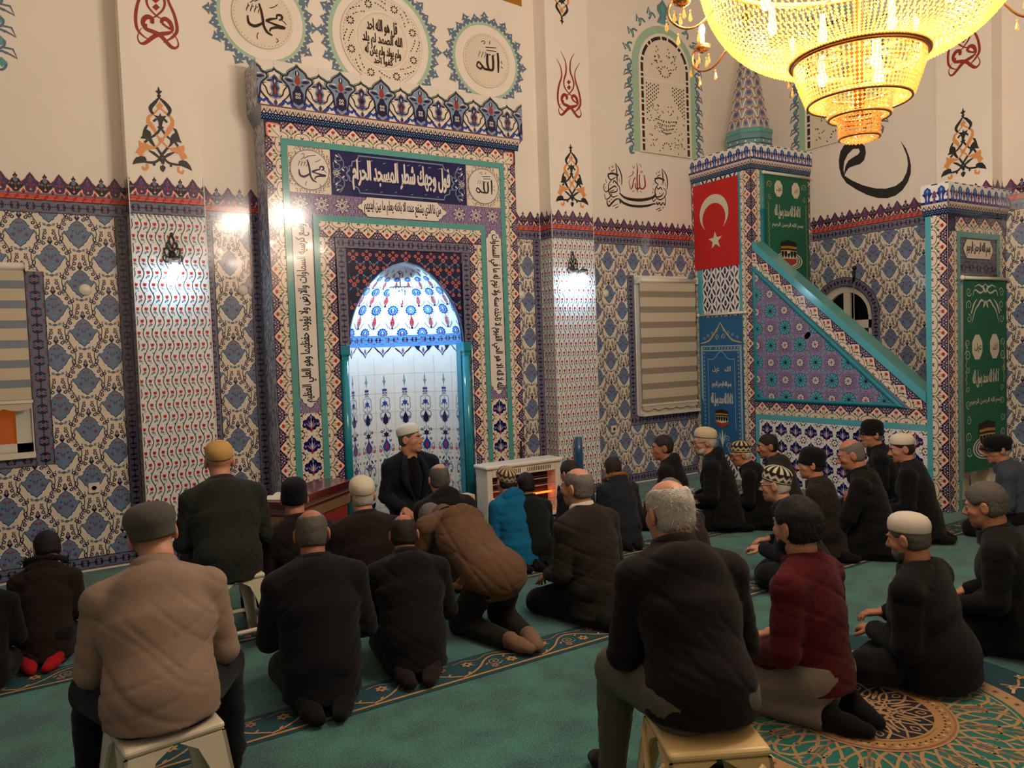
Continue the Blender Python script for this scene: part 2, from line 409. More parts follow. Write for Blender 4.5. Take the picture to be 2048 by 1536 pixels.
def crest_mo():
    """cresting: alternating palmettes over a red meander; cell 0.2 wide, 0.235 tall, v=0 at the bottom of the meander"""
    mo = []
    big = sym(A(0,.055, .022,.058, .034,.075, .036,.10, .058,.118, .066,.135, .052,.142, .034,.160, .020,.186, 0,.215))
    sml = sym(A(0,.055, .018,.06, .026,.075, .046,.096, .056,.112, .036,.116, .034,.14, .022,.158, .008,.166, .016,.182, .006,.192, 0,.21))
    for c, sh, f1, f2 in ((0, big, 't_mauve', 't_red'), (.1, sml, 't_medal', 't_rust')):
        mo += [(sh*[1.14, 1.02]+[c, -.003], 't_salmon', 1), (sh+[c, 0], 't_purple' if c == 0 else 't_ink', 2)]
        mo += [(circ(c, .15, .016, 8, .02), f1, 3), (circ(c-.022, .118, .010, 7), f1, 3), (circ(c+.022, .118, .010, 7), f1, 3), (circ(c, .115, .008, 6, .014), f2, 4), (lens((c, .065), (c, .1), .016, 3), f2, 3)]
        mo += [(lens((c-.012, .078), (c+.012, .078), .006, 3), 't_white', 5), (lens((c, .07), (c, .088), .006, 3), 't_white', 5), (circ(c, .175, .005, 6), 't_salmon', 4)]
    for c in (.05, .15): mo += [(sym(A(0,.052, .016,.06, 0,.085))+[c, 0], 't_red', 2), (circ(c, .052, .007, 6), 't_navy', 3)]
    mo += [(rect(-.1, .040, .1, .056), 't_bord', 0), (rect(-.1, 0, .1, .042), 't_red', 1)]
    for k in range(3):
        x = -.1+.0667*k
        mo += [(q, 't_salmon', 3) for q in ribbon(A(x,.008, x+.05,.008, x+.055,.020, x+.02,.020, x+.02,.032, x+.0667,.034), .006, 0)]
    return mo
M_CREST = crest_mo()
def fill_crest(P, x0, x1, v, u0=0.0):
    for i in range(math.floor((x0-u0)/.2)-1, math.ceil((x1-u0)/.2)+2):
        P.motif(M_CREST, (u0+i*.2, v), clip=(x0, v, x1, v+.24))
def tulip_mo():
    """border with red tulips in cream triangles; cell 0.2 long x 0.14 across, v=0 inside"""
    mo = [(A(-.1,0, .1,0, .1,.05, .012,.128, 0,.134, -.012,.128, -.1,.05), 't_cream', 2), (A(-.1,.05, .1,.05, .014,.130, 0,.139, -.014,.130), 't_salmon', 1)]
    mo += [(sym(A(0,.084, .014,.088, .019,.102, .013,.112, .006,.106, 0,.121)), 't_red', 4)]
    for sx in (-1, 1):
        mo += [(A(.026,.058, .04,.052, .05,.06, .045,.074, .034,.076)*[sx, 1], 't_rust', 4), (circ(sx*.039, .064, .005, 6), 't_ink', 5)]
        mo += [(q, 't_brown', 3) for q in ribbon(A(sx*.1,.052, sx*.062,.046, sx*.034,.026, sx*.03,0), .0055, 3)]
        mo += [(q, 't_brown', 3) for q in ribbon(A(0,.036, sx*.03,.052, sx*.066,.084), .004, 2)]
        mo += [(q, 't_green', 3) for q in ribbon(A(0,.02, sx*.012,.05, sx*.004,.088), .004, 2)]
        mo += [(lens((sx*.004, .03), (sx*.03, .064), .010, 3), 't_green', 3), (lens((sx*.1, .0), (sx*.084, .022), .012, 3), 't_brown', 4), (lens((0, .0), (sx*.012, .018), .01, 3), 't_ink', 4)]
        for k, (x, y, r) in enumerate(((.085,.075,.007), (.095,.098,.008), (.072,.104,.008), (.055,.122,.006), (.086,.126,.007), (.036,.131,.005), (.068,.132,.004))):
            mo += [(circ(sx*x, y, r, 7), 't_pink' if k % 2 else 't_white', 3), (circ(sx*x, y, r*.5, 5), 't_navy' if k % 2 else 't_rust', 4)]
        mo += [(q, 't_lilac', 2) for q in ribbon(A(sx*.1,.062, sx*.082,.09, sx*.098,.112, sx*.075,.122, sx*.05,.112, sx*.04,.137), .0035, 3)]
    return mo
M_TUL = tulip_mo()
def fill_tulip(P, O, du, L, wd, clip=None, base=0, flip=1):
    """run of tulip border from O along du (unit 2-D), v axis = du turned left (flip 1) or right (flip -1)"""
    du = np.array(du, float); dv = np.array([-du[1], du[0]])*flip; n = max(1, round(L/.2)); st = L/n; O = np.array(O, float)
    P.add(np.array([O, O+du*L, O+du*L+dv*wd, O+dv*wd]), 't_navy', base, clip)
    c4 = np.array([O, O+du*L, O+du*L+dv*wd, O+dv*wd]); box = tuple(np.r_[c4.min(0), c4.max(0)]) if abs(du[0]*du[1]) < 1e-6 else clip
    M = np.stack([du*st/.2, dv*wd/.14], 1)
    for i in range(n): P.motif(M_TUL, O+du*st*(i+.5), M, box, base)
def arab_fill(P, r, bg='t_lilac', ink='t_purple', n=None, seed=1, base=0):
    """small scrolling arabesque ground"""
    x0, y0, x1, y1 = r; g = random.Random(seed); P.add(rect(*r), bg, base)
    st = .042
    nx = max(1, round((x1-x0)/st)); ny = max(1, round((y1-y0)/st))
    for i in range(nx):
        for j in range(ny):
            c = np.array([x0+(i+.5)*(x1-x0)/nx, y0+(j+.5)*(y1-y0)/ny]); s = 1 if (i+j) % 2 else -1
            P.add([q+c for q in ribbon(A(-.02*s,-.012, -.006*s,.014, .012*s,.010, .008*s,-.004, -.002*s,.002), [.002, .005, .005, .004, .002], 2)], ink, base+1, r)
            P.add(lens((0, 0), (.016*s, -.018), .009, 3)+c, ink, base+1, r); P.add(circ(c[0]-.012*s, c[1]+.017, .004, 5), 't_rust', base+1, r)
def star8(c, r, m1='t_white', m2='t_purple'):
    mo = []
    for k in range(8):
        a = k*PI/4; d = np.array([math.cos(a), math.sin(a)])
        mo.append((lens(np.array(c)+d*r*.12, np.array(c)+d*r, r*.34, 4), m1, 2)); mo.append((lens(np.array(c)+d*r*.3, np.array(c)+d*r*.8, r*.14, 3), m2, 3))
    mo.append((circ(c[0], c[1], r*.2, 8), m2, 4))
    return mo
def lotus_mo():
    """navy quatrefoil with a tulip spray, cell 0.2"""
    o = sym(A(0,-.088, .016,-.066, .04,-.06, .05,-.040, .072,-.042, .084,-.018, .074,.004, .080,.018, .064,.032, .044,.034, .030,.058, .012,.066, 0,.09))
    mo = [(o*1.08, 't_nwhite', 1), (o, 't_deep', 2)]
    for a in (-.9, -.45, 0, .45, .9): mo.append((lens((0, -.05), (math.sin(a)*.062, -.05+math.cos(a)*.085), .013, 3), 't_lilac' if a else 't_white', 3))
    mo += [(lens((0, -.082), (0, -.04), .02, 3), 't_red', 4), (lens((0, .03), (0, .07), .016, 3), 't_pale', 3)]
    for sx in (-1, 1):
        mo.append((circ(sx*.06, -.012, .011, 7), 't_lilac', 3))
        for sy in (-1, 1):
            mo += [(circ(sx*.1, sy*.1, .01, 6), 't_red', 1), (lens((sx*.1, sy*.06), (sx*.07, sy*.085), .014, 3), 't_ink', 1), (lens((sx*.06, sy*.1), (sx*.075, sy*.075), .012, 3), 't_ink', 1), (circ(sx*.078, sy*.062, .007, 6), 't_rust', 2), (circ(sx*.088, sy*.04, .005, 5), 't_green', 2), (lens((sx*.04, sy*.092), (sx*.056, sy*.07), .01, 3), 't_green', 1)]
    return mo
M_LOT = lotus_mo()
def crown_mo():
    """tall cresting of the niche, period 0.4 (a tall and a short palmette), 0.4 high"""
    mo = []
    tall = [(0,.0), (.05,.04), (.066,.1), (.072,.15), (.085,.19), (.12,.225), (.135,.25), (.12,.275), (.085,.285), (.075,.31), (.045,.335), (.012,.36), (0,.378)]
    short = [(0,.0), (.06,.05), (.10,.085), (.13,.13), (.135,.175), (.118,.205), (.12,.225), (.095,.235), (.085,.262), (.05,.29), (.014,.305), (0,.325)]
    def band(c, pts, w, m, l):
        h = np.array(pts)
        for sx in (-1, 1): mo.extend((q, m, l) for q in ribbon(h*[sx, 1]+[c, 0], w, 2))
    for c in (.2,): mo.append((sym(A(*short))*[.94, .97]+[c, 0], 't_cream', 3))
    for c in (.2,):
        mo += [(sym(A(0,.06, .05,.075, .062,.1, .03,.12, .045,.16, .03,.20, .07,.215, .06,.235, .03,.25, 0,.28))+[c, 0], 't_pale', 4)]
        mo += [(sym(A(0,.07, .03,.09, .018,.12, .035,.16, .014,.19, .03,.22, .024,.25, 0,.27))+[c, 0], 't_purple', 5), (circ(c, .235, .016, 8, .022), 't_navy', 6), (lens((c, .1), (c, .17), .022), 't_rust', 6), (lens((c, .20), (c, .235), .012), 't_white', 7), (A(c,.12, c+.022,.15, c,.18, c-.022,.15), 't_navy', 6)]
        for sx in (-1, 1):
            mo += [(q+[c, 0], 't_ink', 6) for q in ribbon(A(sx*.028,.085, sx*.062,.10, sx*.078,.15, sx*.105,.185, sx*.072,.196), [.010, .012, .012, .010, .003], 3)]
            mo += [(A(.055,.10, .085,.092, .108,.12, .112,.165, .09,.15, .075,.115)*[sx, 1]+[c, 0], 't_white', 5), (lens((c+sx*.02, .225), (c+sx*.075, .21), .016), 't_navy', 6)]
        band(c, short[1:], .012, 't_navy', 7); band(c, np.array(short[3:])*[1.12, 1.045], .008, 't_green', 2)
    mo.append((sym(A(*tall)), 't_cream', 8)); mo.append((sym(A(*tall))*[.9, .98], 't_pale', 9)); mo.append((sym(A(0,.03, .05,.06, .05,.14, .03,.17, .02,.2, 0,.205)), 't_navy', 10))
    mo += [(sym(A(0,.205, .026,.23, .02,.27, .012,.29, 0,.30)), 't_rust', 10), (circ(0, .31, .02, 9, .028), 't_navy', 10), (lens((0, .29), (0, .335), .012), 't_white', 11)]
    for k in range(4):
        a = k*PI/2+PI/4; mo.append((circ(math.cos(a)*.017, .115+math.sin(a)*.02, .012, 8), 't_white', 11)); mo.append((circ(math.cos(a)*.017, .115+math.sin(a)*.02, .006, 6), 't_navy', 12))
    for sx in (-1, 1):
        mo += [(lens((sx*.03, .235), (sx*.115, .25), .03), 't_navy', 10), (lens((sx*.04, .262), (sx*.09, .27), .012), 't_white', 11), (lens((sx*.025, .2), (sx*.06, .215), .02), 't_purple', 10)]
    band(0, tall[1:], .014, 't_navy', 11); band(0, np.array(tall[4:])*[1.12, 1.04], .008, 't_green', 7)
    bl = A(-.2,0, .2,0, .2,.06, .15,.085, .09,.05, .06,.075, 0,.05, -.06,.075, -.09,.05, -.15,.085, -.2,.06)
    mo.append((bl, 't_blue', 2))
    for sx in (-1, 1): mo += [(A(.06,.0, .075,.03, .1,.022, .115,.04, .13,.018, .15,.0)*[sx, 1], 't_white', 13), (lens((sx*.2, 0), (sx*.2, .06), .03), 't_purple', 12)]
    mo += [(rect(-.2, -.004, .2, .004), 't_rust', 13)]
    return mo
M_CROWN = crown_mo()
def cornice_fill(P, r):
    """small stepped triangles over a blue chain"""
    x0, y0, x1, y1 = r; h = y1-y0; P.add(rect(*r), 't_cream', 0); P.add(rect(x0, y0, x1, y0+h*.52), 't_navy', 1)
    n = max(1, round((x1-x0)/.05)); st = (x1-x0)/n
    for i in range(n):
        c = x0+st*(i+.5)
        P.add(A(c-st*.5,y0+h*.5, c+st*.5,y0+h*.5, c,y0+h*.86), 't_purple', 2, r); P.add(A(c-st*.25,y0+h*.5, c+st*.25,y0+h*.5, c,y0+h*.7), 't_white', 3); P.add(rect(c-st*.5-.002, y0+h*.6, c-st*.5+.002, y0+h*.9), 't_rust', 3, r)
        P.add(ribbon(A(c-st*.5,y0+h*.12, c,y0+h*.42, c+st*.5,y0+h*.12), .006, 0), 't_sky', 3, r); P.add(circ(c, y0+h*.14, .006, 6), 't_cyan', 3); P.add(circ(c-st*.5, y0+h*.38, .005, 6), 't_white', 3, r)
    P.add(rect(x0, y0, x1, y0+.005), 't_ink', 4)
def crown2_fill(P, r, seed=0):
    """lower cresting of the pulpit: upright blue palms on white, cell 0.14"""
    x0, y0, x1, y1 = r; h = y1-y0; P.add(rect(*r), 't_nwhite', 0); P.add(rect(x0, y0, x1, y0+h*.13), 't_navy', 1)
    n = max(1, round((x1-x0)/.13)); st = (x1-x0)/n
    for i in range(n):
        c = np.array([x0+st*(i+.5), y0])
        pal = sym(A(0,0, .03,0, .02,.05, .034,.085, .052,.10, .034,.118, .03,.145, 0,.172))*[st/.13, h/.2]
        P.add(pal+c, 't_blue', 2, r); P.add(circ(c[0], c[1]+h*.66, .012, 7, .016), 't_cyan', 3); P.add(lens(c+[0, h*.1], c+[0, h*.5], .012), 't_white', 3); P.add(circ(c[0], c[1]+h*.55, .005, 5), 't_red', 4)
        for sx in (-1, 1): P.add(lens(c+[sx*.012, h*.42], c+[sx*.046, h*.52], .016, 3), 't_navy', 3, r)
        d = c+[st/2, 0]
        P.add(sym(A(0,0, .02,0, .008,.05, .024,.062, .016,.09, .02,.10, 0,.13))*[st/.13, h/.2]+d, 't_mauve', 2, r); P.add(circ(d[0], d[1]+h*.42, .007, 6), 't_rust', 3, r)
        P.add(rect(d[0]-.03, y1-.014, d[0]+.03, y1-.004), 't_ink', 2, r)
# ------------------------------------------------------------------ the hall
X0, X1, YB, YQ, ZC = -2.16, 8.50, -3.1, 7.24, 7.2      # left wall, right wall, rear wall, mihrab wall, ceiling
def S(o, kind='structure'): o['kind'] = kind; return o
# floor with carpet ornament
m = bpy.data.materials.new('carpet_pile'); m.use_nodes = True; nt = m.node_tree; b = nt.nodes['Principled BSDF']; b.inputs['Roughness'].default_value = 0.95; b.inputs['Sheen Weight'].default_value = 0.25
tc = nt.nodes.new('ShaderNodeTexCoord'); n1 = nt.nodes.new('ShaderNodeTexNoise'); n1.inputs['Scale'].default_value = 4.5; n1.inputs['Detail'].default_value = 4
n2 = nt.nodes.new('ShaderNodeTexNoise'); n2.inputs['Scale'].default_value = 150.0; n2.inputs['Detail'].default_value = 1
cr = nt.nodes.new('ShaderNodeValToRGB'); e = cr.color_ramp.elements
e[0].position = .36; e[0].color = (lin(16), lin(68), lin(72), 1); e[1].position = .64; e[1].color = (lin(36), lin(106), lin(98), 1)
mx = nt.nodes.new('ShaderNodeMix'); mx.data_type = 'RGBA'; mx.inputs['B'].default_value = (lin(140), lin(190), lin(165), 1)
rp = nt.nodes.new('ShaderNodeValToRGB'); rp.color_ramp.elements[0].position = .50; rp.color_ramp.elements[1].position = .78; rp.color_ramp.elements[1].color = (.5, .5, .5, 1)
bp = nt.nodes.new('ShaderNodeBump'); bp.inputs['Strength'].default_value = .5; bp.inputs['Distance'].default_value = .004
for a in (n1, n2): nt.links.new(tc.outputs['Object'], a.inputs['Vector'])
nt.links.new(n1.outputs['Fac'], cr.inputs['Fac']); nt.links.new(n2.outputs['Fac'], rp.inputs['Fac']); nt.links.new(rp.outputs['Color'], mx.inputs['Factor'])
nt.links.new(cr.outputs['Color'], mx.inputs['A']); nt.links.new(mx.outputs['Result'], b.inputs['Base Color']); nt.links.new(n2.outputs['Fac'], bp.inputs['Height']); nt.links.new(bp.outputs['Normal'], b.inputs['Normal'])
MATS['carpet_pile'] = m
for k, rgb in dict(c_gold=(176,134,84), c_tan=(176,140,100), c_teal=(36,112,104), c_dark=(30,30,44), c_deep=(22,66,76), c_rose=(150,104,84), c_blue=(30,52,84), c_cream=(196,170,134)).items(): mat(k, rgb, rough=0.95, var=0.18, vscale=160, bump=.4, bscale=400)
mb = MB(); mb.box((X0, YB, -0.1), (X1, YQ+.9, 0), 'carpet_pile')
P = Pan(floorf(), d0=0.0012)
MC, MR = np.array([3.17, 2.08]), 1.5
def row_band(y, xa, xb):
    """prayer-row border: gold edging, vine and flowers between y and y+0.25"""
    P.add(rect(xa, y, xb, y+.25), 'c_deep', 0)
    P.add(rect(xa, y+.008, xb, y+.024), 'c_gold', 1); P.add(rect(xa, y-.022, xb, y-.006), 'c_deep', 1); P.add(rect(xa, y+.243, xb, y+.25), 'c_deep', 1)
    n = int((xb-xa)/.5)+1; c0 = xa
    for i in range(n):
        x = c0+i*.5
        vine = A(0,.03, .07,.055, .14,.10, .20,.16, .27,.19, .36,.15, .42,.09, .5,.04)+[x, y]
        P.add(ribbon(vine, .012, 4), 'c_gold', 2, (xa, y, xb, y+.25)); P.add(ribbon(A(.02,.20, .09,.215, .17,.19, .25,.225, .36,.2, .5,.21)+[x, y], .008, 3), 'c_rose', 2, (xa, y, xb, y+.25))
        for fx, fy, s in ((.09,.16,1.0), (.33,.085,1.0), (.21,.06,.7), (.44,.17,.8)):
            for k in range(6):
                a = k*PI/3+.3; P.add(lens((x+fx, y+fy), (x+fx+.036*s*math.cos(a), y+fy+.036*s*math.sin(a)), .022*s, 3), 'c_gold' if s == 1 else 'c_rose', 3, (xa, y, xb, y+.25))
            P.add(circ(x+fx, y+fy, .010*s, 6), 'c_blue', 4, (xa, y, xb, y+.25))
        sp = np.array([(x+.24+.03*t/8*math.cos(t), y+.115+.03*t/8*math.sin(t)) for t in np.linspace(0, 12, 16)]); P.add(ribbon(sp, .006, 0), 'c_tan', 2, (xa, y, xb, y+.25))
        for k in range(7): P.add(lens((x+.04+k*.066, y+.05+.1*((k*5) % 7)/7), (x+.065+k*.066, y+.075+.1*((k*5) % 7)/7), .013, 3), 'c_teal' if k % 2 else 'c_tan', 2, (xa, y, xb, y+.25))
for y in (3.5, 4.80, 6.06): row_band(y, X0+.02, 7.36)
for y in (-.4, .9, 2.2): row_band(y, X0+.02, 1.15)
for y in (-.4, .9): row_band(y, 5.3, X1-.05)
P.into(mb)
# round medallion under the chandelier
P = Pan(lambda q: np.c_[MC[0]+q[:, 0], MC[1]+q[:, 1], q[:, 2]], d0=0.0030)
P.add(circ(0, 0, .98, 72), 'c_deep', 0); P.add(circ(0, 0, .74, 64), 'c_tan', 1); P.add(circ(0, 0, .652, 64), 'c_teal', 3); P.add(circ(0, 0, .635, 64), 'c_tan', 4); P.add(circ(0, 0, .625, 64), 'c_teal', 5)
NS = 16
for k in range(NS):
    a = 2*PI*k/NS; M = np.array([[math.cos(a), -math.sin(a)], [math.sin(a), math.cos(a)]])
    def put(p, m, l):
        for q in (p if isinstance(p, list) else [p]): P.add(q@M.T, m, l)
    for sy in (-1, 1):
        put(ribbon(A(.36,0, .42,.045*sy, .50,.07*sy, .58,.05*sy, .62,0), .016, 3), 'c_tan', 6); put(ribbon(A(.36,.06*sy, .44,.02*sy, .52,0, .56,.04*sy, .615,.11*sy), .013, 3), 'c_tan', 6)
        put(ribbon(A(.42,.075*sy, .47,.055*sy, .52,.075*sy, .50,.10*sy), .011, 3), 'c_tan', 6); put(lens((.56, .085*sy), (.61, .06*sy), .02), 'c_gold', 6); put(ribbon(A(.37,.065*sy, .45,.10*sy, .6,.112*sy), .009, 3), 'c_rose', 6)
        put(lens((.40, .03*sy), (.44, .052*sy), .016, 3), 'c_gold', 6)
    put(circ(.50, 0, .016, 8), 'c_gold', 6); put(circ(.50, 0, .009, 6), 'c_teal', 7); put(lens((.545, 0), (.60, 0), .018, 3), 'c_tan', 6)
    for j in range(4):
        aa = (j-1.5)*PI*2/NS/4; put(circ(.695*math.cos(aa), .695*math.sin(aa), .016, 7), ('c_rose', 'c_gold')[j % 2], 2); put(circ(.695*math.cos(aa), .695*math.sin(aa), .007, 6), 'c_blue', 3)
        put(circ(.325*math.cos(aa), .325*math.sin(aa), .009, 6), ('c_rose', 'c_cream')[j % 2], 11); put(circ(.31*math.cos(aa+.05), .31*math.sin(aa+.05), .006, 5), 'c_dark', 11); put(circ(.342*math.cos(aa+.05), .342*math.sin(aa+.05), .006, 5), 'c_gold', 11)
    # outer sprays
    put(ribbon(A(.76,0, .82,.05, .88,.03, .93,.09), .014, 3), 'c_cream', 2); put(ribbon(A(.78,.1, .84,.06, .9,.12), .012, 3), 'c_gold', 2)
    for x, y, s in ((.84, -.05, 1), (.9, .02, .8), (.8, .05, .7), (.93, .14, .8)):
        for q in range(5): put(lens((x, y), (x+.036*s*math.cos(q*1.256), y+.036*s*math.sin(q*1.256)), .022*s, 3), 'c_cream' if q % 2 else 'c_gold', 3)
        put(circ(x, y, .01*s, 6), 'c_rose', 4)
    put(lens((.97, .0), (1.1, .0), .012, 3), 'c_deep', 0); put(lens((.98, .1), (1.06, .11), .010, 3), 'c_deep', 0)
P.add(circ(0, 0, .365, 48), 'c_tan', 8); P.add(circ(0, 0, .355, 48), 'c_rose', 9); P.add(circ(0, 0, .345, 48), 'c_gold', 10)
P.add(circ(0, 0, .282, 48), 'c_gold', 12); P.add(circ(0, 0, .268, 48), 'c_dark', 13)
for k in range(8):
    a = 2*PI*k/8; M = np.array([[math.cos(a), -math.sin(a)], [math.sin(a), math.cos(a)]])
    for sy in (-1, 1):
        put(ribbon(A(.02,0, .07,.022*sy, .11,.012*sy, .15,.04*sy, .2,.05*sy, .268,.02*sy), .012, 3), 'c_tan', 14); put(ribbon(A(.05,0, .09,.036*sy, .13,.0, .19,.026*sy, .23,.07*sy, .25,.098*sy), .010, 3), 'c_tan', 14); put(ribbon(A(.11,.045*sy, .16,.06*sy, .2,.085*sy), .009, 3), 'c_tan', 14)
    put(ribbon(A(.2,0, .225,.016, .245,0, .225,-.016, .2,0), .007, 2), 'c_tan', 14); put(ribbon(A(.14,-.02, .155,0, .14,.02), .009, 2), 'c_tan', 14)
    put(circ(.09, 0, .01, 6), 'c_tan', 14); put(lens((.0, .0), (.045, .0), .014, 3), 'c_blue', 15)
P.add(circ(0, 0, .03, 10), 'c_tan', 14)
P.into(mb)
S(mb.build('floor'))
# ------------------------------------------------------------------ walls
ZL, ZM = 2.936, 3.04           # black line under the blue border; bottom of the meander
def tiled_wall(name, frame, u0, u1, mbuild, med_u=0.0, waves=False, trim_l=False, trim_r=False, wall_top=ZC, holes=None, pl='plaster', crest=0.0, foot=True):
    P = Pan(frame)
    l0 = u0+(.1 if trim_l else 0); l1 = u1-(.1 if trim_r else 0)
    y0 = .12 if foot else 0.0
    if waves: fill_waves(P, (u0, y0, u1, ZL), u0)
    else: fill_medallion(P, (l0, y0, l1, ZL), med_u, .13, holes=holes or ())
    if foot: fill_border(P, (u0, .02, u1, .12))
    if trim_l: fill_border(P, (u0, .12, l0, ZL), True)
    if trim_r: fill_border(P, (l1, .12, u1, ZL), True)
    fill_border(P, (u0, ZL, u1, ZM)); fill_crest(P, u0, u1, ZM, crest)
    P.into(mbuild)
# mihrab wall: left of the niche, right of the niche and the plaster above
mb = MB()
WIN_L = (-0.86, 0.02, 1.035, 2.47)           # window at the far left: u0, u1, sill, head
mb.box((X0, YQ, 0), (WIN_L[0], YQ+.3, ZC), 'plaster'); mb.box((WIN_L[1], YQ, 0), (1.9, YQ+.3, ZC), 'plaster')
mb.box((WIN_L[0], YQ, 0), (WIN_L[1], YQ+.3, WIN_L[2]), 'plaster'); mb.box((WIN_L[0], YQ, WIN_L[3]), (WIN_L[1], YQ+.3, ZC), 'plaster')
mb.box((1.9, YQ, 2.75), (4.45, YQ+.3, ZC), 'plaster')
mb.box((4.45, YQ, 0), (X1+.3, YQ+.3, ZC), 'plaster')
P = Pan(back(YQ))
for r in ((X0, .12, WIN_L[0]-.12, ZL), (WIN_L[0]-.12, WIN_L[3]+.0, WIN_L[1]+.14, ZL), (WIN_L[0]-.12, .12, WIN_L[1]+.14, WIN_L[2]-.12), (WIN_L[1]+.14, .12, .69, ZL)): fill_medallion(P, r, .218, .188)
fill_border(P, (WIN_L[1]+.01, WIN_L[2]-.12, WIN_L[1]+.14, WIN_L[3]), True); fill_border(P, (WIN_L[0]-.12, WIN_L[2]-.12, WIN_L[0], WIN_L[3]), True); fill_border(P, (WIN_L[0], WIN_L[2]-.12, WIN_L[1]+.01, WIN_L[2]-.01))
fill_border(P, (.69, .12, .785, ZL), True); fill_border(P, (X0, .02, .785, .12)); fill_border(P, (X0, ZL, .785, ZM)); fill_crest(P, X0, .785, ZM, .11)
# strip between pilaster and niche
fill_medallion(P, (1.47, .12, 1.78, ZL), 1.60, .188); fill_border(P, (1.375, .12, 1.47, ZL), True); fill_border(P, (1.78, .12, 1.88, ZL), True); fill_border(P, (1.375, .02, 1.88, .12)); fill_border(P, (1.375, ZL, 1.88, ZM)); fill_crest(P, 1.375, 1.88, ZM, .02)
# right of the niche
fill_medallion(P, (4.47, .12, 4.90, ZL), 4.62, .05); fill_border(P, (4.90, .12, 5.0, ZL), True); fill_border(P, (4.47, .02, 5.0, .12)); fill_border(P, (4.47, ZL, 5.0, ZM)); fill_crest(P, 4.47, 5.0, ZM, .08)
fill_medallion(P, (5.6, .12, 6.27, ZL), 5.78, .15); fill_medallion(P, (6.27, 2.57, X1, ZL), 5.78, .15); fill_medallion(P, (6.27, .12, X1, .72), 5.78, .15); fill_medallion(P, (7.3, .72, 7.42, 2.57), 5.78, .15)
fill_border(P, (6.27, .72, 7.42, .84)); fill_border(P, (6.27, .84, 6.38, 2.57), True)
fill_border(P, (5.6, .02, X1, .12)); fill_border(P, (5.6, ZL, X1, ZM)); fill_crest(P, 5.6, X1, ZM, .05)
P.into(mb)
S(mb.build('wall_back'))
def pilaster(name, frame_front, frame_l, frame_r, box, fr, tiles=True):
    mb = MB(); mb.box(box[0], box[1], 'plaster')
    if tiles:
        P = Pan(frame_front); tiled_wall('', frame_front, fr[0], fr[1], mb, waves=True, crest=fr[0]+.1)
        for f, a, c in ((frame_l[0], frame_l[1], frame_l[2]), (frame_r[0], frame_r[1], frame_r[2])): tiled_wall('', f, a, c, mb, waves=True)
        for u in (fr[0], fr[1]-.008):
            P = Pan(frame_front, d0=.006); P.add(rect(u, .02, u+.008, 3.27), 't_white', 0); P.into(mb)
    return S(mb.build(name))
PY = 7.02
lf = lambda x: flat((x, 0, 0), (0, -1, 0), (0, 0, 1)); rf = lambda x: flat((x, 0, 0), (0, 1, 0), (0, 0, 1))
for i, xa in enumerate((.785, 5.01)):
    pilaster('trim_%d' % (i+1), back(PY), (lf(xa), -YQ, -PY), (rf(xa+.59), PY, YQ), ((xa, PY, 0), (xa+.59, YQ-.001, ZC)), (xa, xa+.59))
# right wall with arched window opening
WR = (5.45, 6.17, 2.34)      # y range and apex of the arched window in the right wall
mb = MB(); AY, AR = .5*(WR[0]+WR[1]), .5*(WR[1]-WR[0]); AZ = WR[2]-AR
arc = [(AY+AR*math.cos(t), AZ+AR*math.sin(t)) for t in np.linspace(0, PI, 25)]
fr = lambda q: np.c_[X1+q[:, 2], q[:, 0], q[:, 1]]
mb.box((X1, YB, 0), (X1+.3, WR[0], ZC), 'plaster'); mb.box((X1, WR[1], 0), (X1+.3, YQ, ZC), 'plaster'); mb.box((X1, WR[0], 0), (X1+.3, WR[1], .95), 'plaster')
for i in range(24):
    (ya, za), (yb, zb) = arc[i], arc[i+1]
    mb.prism([(ya, za), (ya, ZC), (yb, ZC), (yb, zb)], 0, .3, 'plaster', fr)
P = Pan(side(X1))
fill_medallion(P, (-WR[0]+.001, .12, -3.95, ZL), -4.62, .30); fill_medallion(P, (-YQ, .12, -WR[1]-.001, ZL), -4.62, .30)
fill_medallion(P, (-WR[1]-.001, WR[2], -WR[0]+.001, ZL), -4.62, .30); fill_medallion(P, (-WR[1], .12, -WR[0], .95), -4.62, .30)
fill_medallion(P, (-3.95, .12, -YB, ZL), -4.62, .30)
fill_border(P, (-YQ, .02, -YB, .12)); fill_border(P, (-YQ, ZL, -YB, ZM)); fill_crest(P, -YQ, -YB, ZM, .08)
# spandrels above the arch, border following it
n = 24
for i in range(n):
    (ya, za), (yb, zb) = arc[i], arc[i+1]
    P.add(A(-ya,za, -ya,WR[2], -yb,WR[2], -yb,zb), 't_cream', 0)
for i in range(2, 22, 3):
    t = PI*i/24
    for dr, m in ((.15, 't_navy'), (.19, 't_purple')): pass
P.items = P.items
RB = .11
for i in range(n):
    t0, t1 = PI*i/n, PI*(i+1)/n; c = lambda t, r: (-(AY+(AR+r)*math.cos(t)), AZ+(AR+r)*math.sin(t))
    P.add(A(*c(t0, .002), *c(t1, .002), *c(t1, RB), *c(t0, RB)), 't_bord', 7)
    for r in (.004, RB-.004): P.add(A(*c(t0, r-.003), *c(t1, r-.003), *c(t1, r+.003), *c(t0, r+.003)), 't_ink', 8)
L = PI*(AR+RB/2); k = round(L/.1)
for i in range(k):
    t = PI*(i+.5)/k; d = np.array([math.sin(t), math.cos(t)]); M = np.stack([d, [-d[1], d[0]]], 1)
    P.motif(M_BORD, (-(AY+(AR+RB/2)*math.cos(t)), AZ+(AR+RB/2)*math.sin(t)), M, None, 8)
for ya, yb in ((-WR[1]-RB, -WR[1]), (-WR[0], -WR[0]+RB)):
    P.add(rect(ya, .95, yb, AZ), 't_bord', 7); n3 = 11
    for i in range(n3): P.motif(M_BORD, (.5*(ya+yb), .95+(i+.5)*(AZ-.95)/n3), R90, None, 8)
P.into(mb)
